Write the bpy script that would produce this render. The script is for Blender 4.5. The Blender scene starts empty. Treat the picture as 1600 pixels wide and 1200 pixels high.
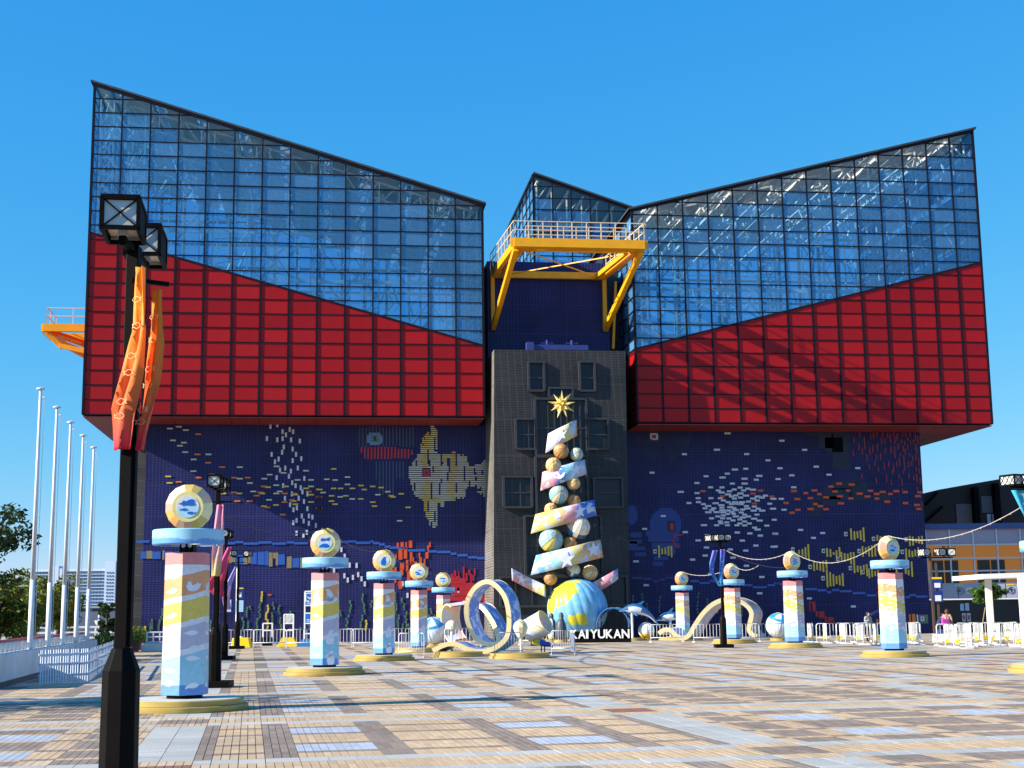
import bpy, bmesh, math, random
import numpy as np
from mathutils import Vector, Matrix
random.seed(7)
D = bpy.data
SC = bpy.context.scene
COL = SC.collection
PI = math.pi
rad = math.radians

# ------------------------------------------------------------------ camera
FPX, CX, CY, EYE, ROLL = 2200.0, 800.0, 600.0, 1.75, 0.013
PITCH = math.atan((957 - 600) / FPX)
cF = np.array([0, math.cos(PITCH), math.sin(PITCH)])
cU0 = np.array([0, -math.sin(PITCH), math.cos(PITCH)])
cR0 = np.array([1.0, 0, 0])
cR = math.cos(ROLL) * cR0 - math.sin(ROLL) * cU0
cU = math.sin(ROLL) * cR0 + math.cos(ROLL) * cU0
cC = np.array([0, 0, EYE])
cam = D.cameras.new("camera")
cam.sensor_width = 36.0
cam.lens = 36.0 * FPX / 1600.0
cam.clip_start = 0.1
cam.clip_end = 6000
camo = D.objects.new("camera", cam)
COL.objects.link(camo)
M3 = Matrix((tuple(cR), tuple(cU), tuple(-cF))).transposed()
camo.matrix_world = Matrix.Translation(Vector(cC)) @ M3.to_4x4()
SC.camera = camo

# ------------------------------------------------------------------ light
SUN_EL, SUN_TH = rad(26), rad(19.5)
to_sun = Vector((-math.cos(SUN_EL) * math.cos(SUN_TH), -math.cos(SUN_EL) * math.sin(SUN_TH), math.sin(SUN_EL)))
w = D.worlds.new("World")
SC.world = w
w.use_nodes = True
nt = w.node_tree
sky = nt.nodes.new("ShaderNodeTexSky")
sky.sky_type = 'NISHITA'
sky.sun_disc = False
sky.sun_elevation = SUN_EL
sky.sun_rotation = math.atan2(to_sun.x, to_sun.y)
sky.altitude = 0
sky.air_density = 0.9
sky.dust_density = 0.0
sky.ozone_density = 6.0
bg = nt.nodes["Background"]
bg.inputs[1].default_value = 0.10
# colour response of the sky: deep azure overhead, pale blue at the horizon
sep = nt.nodes.new("ShaderNodeSeparateColor")
com = nt.nodes.new("ShaderNodeCombineColor")
nt.links.new(sky.outputs[0], sep.inputs[0])
chan = []
for k_, (pw_, ml_) in enumerate(((1.50, .376), (.621, 1.387), (.235, 3.30))):
    a_ = nt.nodes.new("ShaderNodeMath")
    a_.operation = 'POWER'
    a_.inputs[1].default_value = pw_
    b_ = nt.nodes.new("ShaderNodeMath")
    b_.operation = 'MULTIPLY'
    b_.inputs[1].default_value = ml_
    nt.links.new(sep.outputs[k_], a_.inputs[0])
    nt.links.new(a_.outputs[0], b_.inputs[0])
    chan.append(b_)
mn_ = nt.nodes.new("ShaderNodeMath")
mn_.operation = 'MINIMUM'
nt.links.new(chan[0].outputs[0], mn_.inputs[0])
nt.links.new(chan[1].outputs[0], mn_.inputs[1])
nt.links.new(mn_.outputs[0], com.inputs[0])
nt.links.new(chan[1].outputs[0], com.inputs[1])
nt.links.new(chan[2].outputs[0], com.inputs[2])
nt.links.new(com.outputs[0], bg.inputs[0])
sun = D.lights.new("sun", 'SUN')
sun.energy = 5.0
sun.angle = rad(0.53)
sun.color = (1.0, 0.91, 0.76)
suno = D.objects.new("sun", sun)
COL.objects.link(suno)
suno.rotation_euler = to_sun.to_track_quat('Z', 'Y').to_euler()
vs = SC.view_settings
vs.view_transform = 'Standard'
vs.look = 'None'
vs.exposure = 0.95
vs.gamma = 1.0
vs.use_curve_mapping = False
SC.cycles.max_bounces = 8
SC.cycles.transparent_max_bounces = 24
SC.cycles.caustics_reflective = False
SC.cycles.caustics_refractive = False


# ------------------------------------------------------------------ view maths (survey of the place from the photograph)
def ray(px, py):
    return cF + cR * (px - CX) / FPX - cU * (py - CY) / FPX


def gnd(px, py, z=0.0):
    d = ray(px, py)
    t = (z - EYE) / d[2]
    P = cC + d * t
    return Vector((P[0], P[1], z))


def at_y(px, py, Y):
    d = ray(px, py)
    P = cC + d * (Y / d[1])
    return Vector(P)


# ------------------------------------------------------------------ colour + materials
def lin(r, g, b):
    return tuple(((c / 255) / 12.92 if c / 255 <= 0.04045 else ((c / 255 + 0.055) / 1.055) ** 2.4) for c in (r, g, b))


def mat(name, col, rough=0.6, metal=0.0, noise=0.08, nscale=6.0, spec=0.4, bump=0.0, coat=0.0, fine=None):
    m = D.materials.new(name)
    m.use_nodes = True
    n = m.node_tree.nodes
    L = m.node_tree.links
    b = n["Principled BSDF"]
    b.inputs["Roughness"].default_value = rough
    b.inputs["Metallic"].default_value = metal
    b.inputs["Specular IOR Level"].default_value = spec
    if coat:
        b.inputs["Coat Weight"].default_value = coat
        b.inputs["Coat Roughness"].default_value = 0.1
    tc = n.new("ShaderNodeTexCoord")
    nz = n.new("ShaderNodeTexNoise")
    nz.inputs["Scale"].default_value = nscale
    nz.inputs["Detail"].default_value = 5
    L.new(tc.outputs["Object"], nz.inputs["Vector"])
    mr = n.new("ShaderNodeMapRange")
    mr.inputs[1].default_value = 0.3
    mr.inputs[2].default_value = 0.7
    mr.inputs[3].default_value = 1 - noise
    mr.inputs[4].default_value = 1 + noise
    L.new(nz.outputs["Fac"], mr.inputs[0])
    mx = n.new("ShaderNodeVectorMath")
    mx.operation = 'SCALE'
    mx.inputs[0].default_value = col[:3]
    L.new(mr.outputs[0], mx.inputs["Scale"])
    L.new(mx.outputs[0], b.inputs["Base Color"])
    if bump:
        bp = n.new("ShaderNodeBump")
        bp.inputs["Strength"].default_value = bump
        bp.inputs["Distance"].default_value = 0.02
        L.new(nz.outputs["Fac"], bp.inputs["Height"])
        L.new(bp.outputs[0], b.inputs["Normal"])
    return m


def island_mat(name, cols, rough=0.85, jitter=0.18, nscale=30, stain=0.12):
    """alike loose pieces: each piece gets its own slight tone"""
    m = D.materials.new(name)
    m.use_nodes = True
    n = m.node_tree.nodes
    L = m.node_tree.links
    b = n["Principled BSDF"]
    b.inputs["Roughness"].default_value = rough
    b.inputs["Specular IOR Level"].default_value = 0.25
    ge = n.new("ShaderNodeNewGeometry")
    oi = n.new("ShaderNodeObjectInfo")
    ad = n.new("ShaderNodeMath")
    ad.operation = 'ADD'
    L.new(ge.outputs["Random Per Island"], ad.inputs[0])
    L.new(oi.outputs["Random"], ad.inputs[1])
    fr = n.new("ShaderNodeMath")
    fr.operation = 'FRACT'
    L.new(ad.outputs[0], fr.inputs[0])
    cr = n.new("ShaderNodeValToRGB")
    for i, c in enumerate(cols):
        p = i / max(1, len(cols) - 1)
        e = cr.color_ramp.elements[i] if i < 2 else cr.color_ramp.elements.new(p)
        e.position = p
        e.color = (*c, 1)
    L.new(fr.outputs[0], cr.inputs[0])
    tc = n.new("ShaderNodeNewGeometry")
    nz = n.new("ShaderNodeTexNoise")
    nz.inputs["Scale"].default_value = nscale
    nz.inputs["Detail"].default_value = 6
    L.new(tc.outputs["Position"], nz.inputs["Vector"])
    n2 = n.new("ShaderNodeTexNoise")
    n2.inputs["Scale"].default_value = 0.35
    n2.inputs["Detail"].default_value = 6
    L.new(tc.outputs["Position"], n2.inputs["Vector"])
    a1 = n.new("ShaderNodeMapRange")
    a1.inputs[1].default_value = .3
    a1.inputs[2].default_value = .7
    a1.inputs[3].default_value = 1 - jitter
    a1.inputs[4].default_value = 1 + jitter
    L.new(nz.outputs["Fac"], a1.inputs[0])
    a2 = n.new("ShaderNodeMapRange")
    a2.inputs[1].default_value = .3
    a2.inputs[2].default_value = .7
    a2.inputs[3].default_value = 1 - stain
    a2.inputs[4].default_value = 1 + stain
    L.new(n2.outputs["Fac"], a2.inputs[0])
    mu = n.new("ShaderNodeMath")
    mu.operation = 'MULTIPLY'
    L.new(a1.outputs[0], mu.inputs[0])
    L.new(a2.outputs[0], mu.inputs[1])
    mx = n.new("ShaderNodeVectorMath")
    mx.operation = 'SCALE'
    L.new(cr.outputs[0], mx.inputs[0])
    L.new(mu.outputs[0], mx.inputs["Scale"])
    L.new(mx.outputs[0], b.inputs["Base Color"])
    return m


def glass_mat(name, tint, refl=0.22, rough=0.03, film=0.0, filmcol=(0.2, 0.35, 0.55)):
    m = D.materials.new(name)
    m.use_nodes = True
    n = m.node_tree.nodes
    L = m.node_tree.links
    n.remove(n["Principled BSDF"])
    out = n["Material Output"]
    tr = n.new("ShaderNodeBsdfTransparent")
    tr.inputs[0].default_value = (*tint, 1)
    gl = n.new("ShaderNodeBsdfGlossy")
    gl.inputs["Roughness"].default_value = rough
    gl.inputs["Color"].default_value = (.9, .95, 1, 1)
    fz = n.new("ShaderNodeFresnel")
    fz.inputs[0].default_value = 1.28
    mr = n.new("ShaderNodeMath")
    mr.operation = 'ADD'
    mr.inputs[1].default_value = refl
    mr.use_clamp = True
    L.new(fz.outputs[0], mr.inputs[0])
    mx = n.new("ShaderNodeMixShader")
    L.new(mr.outputs[0], mx.inputs[0])
    L.new(tr.outputs[0], mx.inputs[1])
    L.new(gl.outputs[0], mx.inputs[2])
    last = mx
    if film:
        df = n.new("ShaderNodeBsdfDiffuse")
        df.inputs[0].default_value = (*filmcol, 1)
        m2 = n.new("ShaderNodeMixShader")
        oi = n.new("ShaderNodeObjectInfo")       # film adds a hazy blue, amount random per pane
        fr_ = n.new("ShaderNodeMapRange")
        fr_.inputs[3].default_value = film * .55
        fr_.inputs[4].default_value = film * 1.45
        L.new(oi.outputs["Random"], fr_.inputs[0])
        L.new(fr_.outputs[0], m2.inputs[0])
        L.new(mx.outputs[0], m2.inputs[1])
        L.new(df.outputs[0], m2.inputs[2])
        last = m2
    L.new(last.outputs[0], out.inputs[0])
    return m


# ------------------------------------------------------------------ mesh builder
class MB:
    def __init__(s):
        s.v, s.f, s.m = [], [], []

    def add(s, vs, fs, mi=0):
        o = len(s.v)
        s.v.extend([tuple(q) for q in vs])
        s.f.extend([tuple(i + o for i in f) for f in fs])
        s.m.extend([mi] * len(fs))
        return s

    def box(s, x0, x1, y0, y1, z0, z1, mi=0):
        return s.add([(x0, y0, z0), (x1, y0, z0), (x1, y1, z0), (x0, y1, z0), (x0, y0, z1), (x1, y0, z1), (x1, y1, z1), (x0, y1, z1)],
                     [(3, 2, 1, 0), (4, 5, 6, 7), (0, 1, 5, 4), (1, 2, 6, 5), (2, 3, 7, 6), (3, 0, 4, 7)], mi)

    def bar(s, a, b, w, h=None, mi=0, up=(0, 0, 1)):
        """rectangular bar from a to b, w across, h along up"""
        h = w if h is None else h
        a, b, up = Vector(a), Vector(b), Vector(up)
        d = (b - a).normalized()
        if abs(d.dot(up)) > .98:
            up = Vector((0, 1, 0)) if abs(d.y) < .9 else Vector((1, 0, 0))
        x = d.cross(up).normalized() * (w / 2)
        y = x.cross(d).normalized() * (h / 2)
        vs = []
        for p in (a, b):
            vs += [p - x - y, p + x - y, p + x + y, p - x + y]
        return s.add(vs, [(3, 2, 1, 0), (4, 5, 6, 7), (0, 1, 5, 4), (1, 2, 6, 5), (2, 3, 7, 6), (3, 0, 4, 7)], mi)

    def tube(s, pts, r, n=8, mi=0, cap=True):
        pts = [Vector(p) for p in pts]
        rs = r if isinstance(r, (list, tuple)) else [r] * len(pts)
        rings = []
        ref = None
        for i, p in enumerate(pts):
            d = ((pts[min(i + 1, len(pts) - 1)] - pts[max(i - 1, 0)])).normalized()
            if ref is None:
                ref = Vector((0, 0, 1)) if abs(d.z) < .9 else Vector((1, 0, 0))
            x = d.cross(ref)
            if x.length < 1e-4:
                x = d.cross(Vector((0, 1, 0)))
            x.normalize()
            y = x.cross(d)
            rings.append([p + (x * math.cos(2 * PI * k / n) + y * math.sin(2 * PI * k / n)) * rs[i] for k in range(n)])
        vs = [v for rg in rings for v in rg]
        fs = []
        for i in range(len(pts) - 1):
            for k in range(n):
                k2 = (k + 1) % n
                fs.append((i * n + k, i * n + k2, (i + 1) * n + k2, (i + 1) * n + k))
        if cap:
            fs.append(tuple(range(n - 1, -1, -1)))
            fs.append(tuple((len(pts) - 1) * n + k for k in range(n)))
        return s.add(vs, fs, mi)

    def lathe(s, prof, n=24, c=(0, 0, 0), mi=0, rot=0.0):
        vs, fs = [], []
        for (r, z) in prof:
            for k in range(n):
                a = 2 * PI * k / n + rot
                vs.append((c[0] + r * math.cos(a), c[1] + r * math.sin(a), c[2] + z))
        for i in range(len(prof) - 1):
            for k in range(n):
                k2 = (k + 1) % n
                fs.append((i * n + k, i * n + k2, (i + 1) * n + k2, (i + 1) * n + k))
        fs.append(tuple(range(n - 1, -1, -1)))
        fs.append(tuple((len(prof) - 1) * n + k for k in range(n)))
        return s.add(vs, fs, mi)

    def prism(s, poly, o, ex, ey, ez, depth, mi=0):
        """polygon (2D) in plane o + ex*u + ey*v, pushed along ez by depth"""
        o, ex, ey, ez = Vector(o), Vector(ex), Vector(ey), Vector(ez)
        n = len(poly)
        vs = [o + ex * p[0] + ey * p[1] for p in poly] + [o + ex * p[0] + ey * p[1] + ez * depth for p in poly]
        fs = [tuple(range(n - 1, -1, -1)), tuple(range(n, 2 * n))]
        for k in range(n):
            k2 = (k + 1) % n
            fs.append((k, k2, n + k2, n + k))
        return s.add(vs, fs, mi)

    def sphere(s, c, r, nu=16, nv=10, mi=0, sc=(1, 1, 1)):
        vs, fs = [], []
        for j in range(nv + 1):
            t = PI * j / nv
            for i in range(nu):
                a = 2 * PI * i / nu
                vs.append((c[0] + r * sc[0] * math.sin(t) * math.cos(a), c[1] + r * sc[1] * math.sin(t) * math.sin(a), c[2] + r * sc[2] * math.cos(t)))
        for j in range(nv):
            for i in range(nu):
                i2 = (i + 1) % nu
                fs.append((j * nu + i, (j + 1) * nu + i, (j + 1) * nu + i2, j * nu + i2))
        return s.add(vs, fs, mi)

    def mesh(s, name, mats, smooth=False, fix=True):
        me = D.meshes.new(name)
        me.from_pydata(s.v, [], s.f)
        for m in mats:
            me.materials.append(m)
        if len(mats) > 1:
            me.polygons.foreach_set("material_index", s.m)
        if fix:
            bm = bmesh.new()
            bm.from_mesh(me)
            bmesh.ops.recalc_face_normals(bm, faces=bm.faces)
            bm.to_mesh(me)
            bm.free()
        if smooth:
            me.polygons.foreach_set("use_smooth", [True] * len(me.polygons))
        me.update()
        return me

    def build(s, name, mats, parent=None, smooth=False, kind=None, bevel=0.0, fix=True, auto=None):
        if not isinstance(mats, (list, tuple)):
            mats = [mats]
        o = link(name, s.mesh(name, mats, smooth, fix), parent)
        if kind:
            o["kind"] = kind
        if bevel:
            md = o.modifiers.new("bevel", 'BEVEL')
            md.width = bevel
            md.segments = 2
            md.limit_method = 'ANGLE'
        if auto:
            sharp(o.data, auto)
        return o


def sharp(me, ang):
    me.polygons.foreach_set("use_smooth", [True] * len(me.polygons))
    bm = bmesh.new()
    bm.from_mesh(me)
    for e in bm.edges:
        if len(e.link_faces) == 2 and e.calc_face_angle(0) > rad(ang):
            e.smooth = False
    bm.to_mesh(me)
    bm.free()


def link(name, data, parent=None, loc=None, kind=None):
    o = D.objects.new(name, data)
    COL.objects.link(o)
    if parent:
        o.parent = parent
    if loc is not None:
        o.location = loc
    if kind:
        o["kind"] = kind
    return o


def thing(name, label, cat, loc=(0, 0, 0), rz=0.0, group=None):
    o = D.objects.new(name, None)
    COL.objects.link(o)
    o.empty_display_size = .3
    o.location = loc
    o.rotation_euler = (0, 0, rz)
    o["kind"] = "thing"
    tag(o, label, cat, group)
    return o


def tag(o, label, cat, group=None):
    o["label"] = label
    o["category"] = cat
    if group:
        o["group"] = group
    return o


def dup(root, loc=None, rz=None, label=None, group=None):
    r = root.copy()
    COL.objects.link(r)
    if loc is not None:
        r.location = loc
    if rz is not None:
        r.rotation_euler = (0, 0, rz)
    if label:
        r["label"] = label
    if group:
        r["group"] = group
    for ch in list(root.children):
        c = ch.copy()
        COL.objects.link(c)
        c.parent = r
        for g in list(ch.children):
            d = g.copy()
            COL.objects.link(d)
            d.parent = c
    return r


def clip(poly, a, b, c):
    """keep a*x + b*y <= c"""
    out = []
    for i in range(len(poly)):
        p, q = poly[i], poly[(i + 1) % len(poly)]
        dp, dq = a * p[0] + b * p[1] - c, a * q[0] + b * q[1] - c
        if dp <= 0:
            out.append(p)
        if (dp < 0 < dq) or (dq < 0 < dp):
            t = dp / (dp - dq)
            out.append((p[0] + (q[0] - p[0]) * t, p[1] + (q[1] - p[1]) * t))
    return out


CUBE = {}


def unit_cube(m):
    if m.name not in CUBE:
        CUBE[m.name] = MB().box(-.5, .5, -.5, .5, -.5, .5).mesh("tile_" + m.name, [m])
    return CUBE[m.name]


# ------------------------------------------------------------------ shared materials
black = mat("black_paint", (.0045, .004, .0045), .55, noise=.2, spec=.06)
darkbrown = mat("dark_brown_paint", (.0055, .0042, .0042), .55, noise=.2, nscale=3, spec=.07)
white = mat("white_paint", (.80, .80, .79), .4, noise=.05, nscale=4)
offwhite = mat("off_white", (.62, .61, .58), .6, noise=.1, nscale=2)
steel = mat("galvanised_steel", (.55, .57, .60), .45, metal=.3, noise=.08)
steelwhite = mat("pole_white", (.66, .68, .71), .4, noise=.06, nscale=2)
yellow = mat("yellow_steel", lin(238, 165, 12), .45, noise=.07, nscale=2)
gold = mat("gold_base", lin(176, 152, 84), .42, noise=.08, nscale=3)
goldtop = mat("pale_base_top", (.55, .53, .46), .6, noise=.08, nscale=3)
plast_y = mat("yellow_plastic", lin(238, 200, 30), .5, noise=.06)
plast_b = mat("blue_plastic", lin(40, 120, 190), .5, noise=.06)
concrete = mat("concrete", (.48, .47, .45), .85, noise=.14, nscale=1.5, bump=.1)
darkconc = mat("dark_concrete", (.10, .10, .105), .85, noise=.2, nscale=1.2)
lampglass = mat("lamp_panel", (.55, .56, .55), .35, noise=.06)
rail_red = mat("red_rail", lin(150, 40, 50), .5, noise=.1)

# ------------------------------------------------------------------ ground and paving
base_m = mat("ground_bed", (.13, .12, .105), .95, noise=.25, nscale=.6)
far_m = mat("far_ground", (.30, .29, .27), .95, noise=.2, nscale=.05)
gp = MB()
gp.add([(-3000, -300, -.05), (3000, -300, -.05), (3000, 5000, -.05), (-3000, 5000, -.05)], [(0, 1, 2, 3)])
ground = gp.build("ground", far_m, kind="structure", fix=False)
YAW = rad(7.5)
O = Vector((0, 93, 0))
E1 = Vector((math.cos(YAW), math.sin(YAW), 0))
E2 = Vector((-math.sin(YAW), math.cos(YAW), 0))


def bpx(px, py, d=0.0):
    r_ = ray(px, py)
    rd = Vector(r_)
    p0 = O - E2 * d
    t = (p0 - Vector(cC)).dot(E2) / rd.dot(E2)
    P = Vector(cC) + rd * t - O
    return P.dot(E1), P.z


PA = -0.184
PU = Vector((math.cos(PA), -math.sin(PA), 0))
PV = Vector((math.sin(PA), math.cos(PA), 0))
pl = thing("plaza", "broad paved square of beige, brown, blue and grey pavers", "pavement")
pl["kind"] = "structure"
gq = MB()
gq.add([PU * a + PV * b + Vector((0, 0, -.02)) for a, b in ((-45, -10), (75, -10), (75, 130), (-45, 130))], [(0, 1, 2, 3)])
gq.build("paving_bed", base_m, pl, kind="structure", fix=False)

P_BEIGE = island_mat("paver_beige", [lin(180, 155, 124), lin(194, 168, 135), lin(187, 161, 130), lin(202, 177, 146)])
P_BROWN = island_mat("paver_brown", [lin(128, 114, 104), lin(138, 124, 113), lin(147, 132, 120)])
P_BLUE = island_mat("paver_blue", [lin(162, 170, 182), lin(168, 177, 189), lin(174, 183, 195)], stain=.06)
P_GREY = island_mat("paver_grey", [lin(168, 168, 163), lin(176, 176, 171), lin(184, 183, 178)])
P_RED = island_mat("paver_red", [lin(132, 92, 84), lin(142, 100, 90)])
PAVM = [P_BEIGE, P_BROWN, P_BLUE, P_GREY, P_RED]
BE, BR, BL, GR, RD = range(5)
STR_A = [(-1.48, -.65, 'slab'), (-.65, -.43, BR), (-.43, .22, 'f'), (.22, .64, BR), (.64, 1.70, 'b'), (1.70, 2.13, BR), (2.13, 3.45, 'f'), (3.45, 3.88, BR),
         (3.88, 4.98, 'b'), (4.98, 5.40, BR), (5.40, 6.07, 'f'), (6.07, 6.29, BR)]
ROWS = [(0, .5, 'L'), (.5, 1.45, 'M'), (1.45, 1.95, 'L'), (1.95, 2.55, 'r'), (2.55, 2.78, 't'), (2.78, 3.78, 'B'), (3.78, 4.03, 't'), (4.03, 5.37, 'r'), (5.37, 5.62, 't'),
        (5.62, 6.62, 'B'), (6.62, 6.87, 't'), (6.87, 7.7, 'r')]
UP, VP = 7.77, 7.70
prng = random.Random(3)


def paver_colour(kind, row, typ, iu, iv):
    if kind == 'slab':
        if row == 'L':
            return BE
        if row == 'M':
            return RD if (iu + iv) % 2 == 0 else BR
        return GR
    if row == 'L':
        return GR if kind != BR or typ else GR
    if row == 'M':
        return BE
    if typ == 0:
        if kind == BR or row == 't':
            return BR
        if kind == 'b' and row == 'B':
            return BL
        return BE
    else:
        if kind == BR:
            return BE if row != 't' else BR
        if row == 't':
            return BE
        if kind == 'b' and row == 'B':
            return BL if (iu * 3 + iv) % 3 != 1 else BR
        return BR


pieces = []      # (u0,u1,v0,v1,col)
for iv in range(-1, 13):
    for iu in range(-5, 7):
        typ = 1 if (iu != 0 and iv <= 1) else 0
        for (v0, v1, rt) in ROWS:
            V0, V1 = v0 + iv * VP + 16.3, v1 + iv * VP + 16.3
            for (u0, u1, k) in STR_A:
                U0_, U1_ = u0 + iu * UP, u1 + iu * UP
                c = PU * ((U0_ + U1_) / 2) + PV * ((V0 + V1) / 2)
                if c.y < 11.5 or abs(c.x) > .40 * c.y + 5 or (c - O).dot(E2) > -0.2:
                    continue
                col = paver_colour(k, rt, typ, iu, iv)
                far = c.y > 46
                if far:
                    pieces.append((U0_, U1_, V0, V1, col))
                    continue
                W = U1_ - U0_
                if col == GR:
                    nu = 2 if k == 'slab' else max(1, round(W / .33))
                    nv = max(1, round((V1 - V0) / .62))
                    off = False
                else:
                    nu = max(1, round(W / .2125))
                    nv = max(1, round((V1 - V0) / .5))
                    off = True
                if k == 'slab' and col == GR:
                    nu = 2
                for a in range(nu):
                    for b in range(nv):
                        ua, ub = U0_ + W * a / nu, U0_ + W * (a + 1) / nu
                        va, vb = V0 + (V1 - V0) * b / nv, V0 + (V1 - V0) * (b + 1) / nv
                        if off and c.y < 30:       # each cell is a pair of bricks
                            um = (ua + ub) / 2
                            pieces.append((ua, um, va, vb, col))
                            pieces.append((um, ub, va, vb, col))
                        else:
                            pieces.append((ua, ub, va, vb, col))


def vis_key(p):
    c = PU * ((p[0] + p[1]) / 2) + PV * ((p[2] + p[3]) / 2)
    inframe = abs(c.x) < c.y * .355 and c.y > 15.6
    return (0 if inframe else 1, c.y)


pieces.sort(key=vis_key)
JG = .005
pmesh = {}
for p in pieces[:300]:
    key = (round(p[1] - p[0], 3), round(p[3] - p[2], 3), p[4])
    if key not in pmesh:
        a, b = (p[1] - p[0]) / 2 - JG, (p[3] - p[2]) / 2 - JG
        pmesh[key] = MB().box(-a, a, -b, b, -.02, 0).mesh("paver", [PAVM[p[4]]])
    o = link("paver", pmesh[key], pl)
    o.location = PU * ((p[0] + p[1]) / 2) + PV * ((p[2] + p[3]) / 2) + Vector((0, 0, prng.uniform(-.0012, .0012)))
    o.rotation_euler = (0, 0, -PA)
mbp = MB()
for p in pieces[300:]:
    a0, a1, b0, b1 = p[0] + JG, p[1] - JG, p[2] + JG, p[3] - JG
    z = prng.uniform(-.0012, .0012)
    q = [PU * a + PV * b for a, b in ((a0, b0), (a1, b0), (a1, b1), (a0, b1))]
    mbp.add([(v.x, v.y, -.02) for v in q] + [(v.x, v.y, z) for v in q], [(4, 5, 6, 7), (0, 1, 5, 4), (1, 2, 6, 5), (2, 3, 7, 6), (3, 0, 4, 7)], p[4])
mbp.build("paving_field", PAVM, pl, kind="stuff", fix=False)

# ------------------------------------------------------------------ aquarium building
bld = thing("aquarium_building", "huge glass and red panelled aquarium on dark blue mosaic walls", "building", O, YAW)
frame_m = mat("dark_mullion", (.010, .010, .018), .5, noise=.1, spec=.12)
redframe_m = mat("purple_grey_mullion", (.016, .008, .014), .5, noise=.1, spec=.12)
red_m = mat("red_panel", lin(158, 16, 22), .36, noise=.10, nscale=.6, spec=.22)
_n = red_m.node_tree.nodes
_l = red_m.node_tree.links
_b = _n["Principled BSDF"]
_src = _b.inputs["Base Color"].links[0].from_socket
_oi = _n.new("ShaderNodeObjectInfo")
_mr = _n.new("ShaderNodeMapRange")
_mr.inputs[3].default_value = .84
_mr.inputs[4].default_value = 1.14
_l.new(_oi.outputs["Random"], _mr.inputs[0])
_sc = _n.new("ShaderNodeVectorMath")
_sc.operation = 'SCALE'
_l.new(_src, _sc.inputs[0])
_l.new(_mr.outputs[0], _sc.inputs["Scale"])
_l.new(_sc.outputs[0], _b.inputs["Base Color"])
_mq = _n.new("ShaderNodeMapRange")
_mq.inputs[3].default_value = .28
_mq.inputs[4].default_value = .5
_l.new(_oi.outputs["Random"], _mq.inputs[0])
_l.new(_mq.outputs[0], _b.inputs["Roughness"])
soffit_m = mat("brown_red_soffit", lin(136, 46, 38), .55, noise=.12, nscale=.5)
glass_b = glass_mat("blue_glass", (.60, .82, .97), refl=.05, rough=.02, film=.20, filmcol=(.18, .48, .86))
glass_c = glass_mat("clear_glass", (.95, .96, .95), refl=.03, rough=.02)
roof_m = mat("roof_sheet", (.05, .05, .055), .5, noise=.15, nscale=.4)
roofin_m = mat("roof_lining", (.80, .74, .63), .7, noise=.25, nscale=.6)
truss_m = mat("white_truss", (.88, .88, .85), .5, noise=.12)


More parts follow.
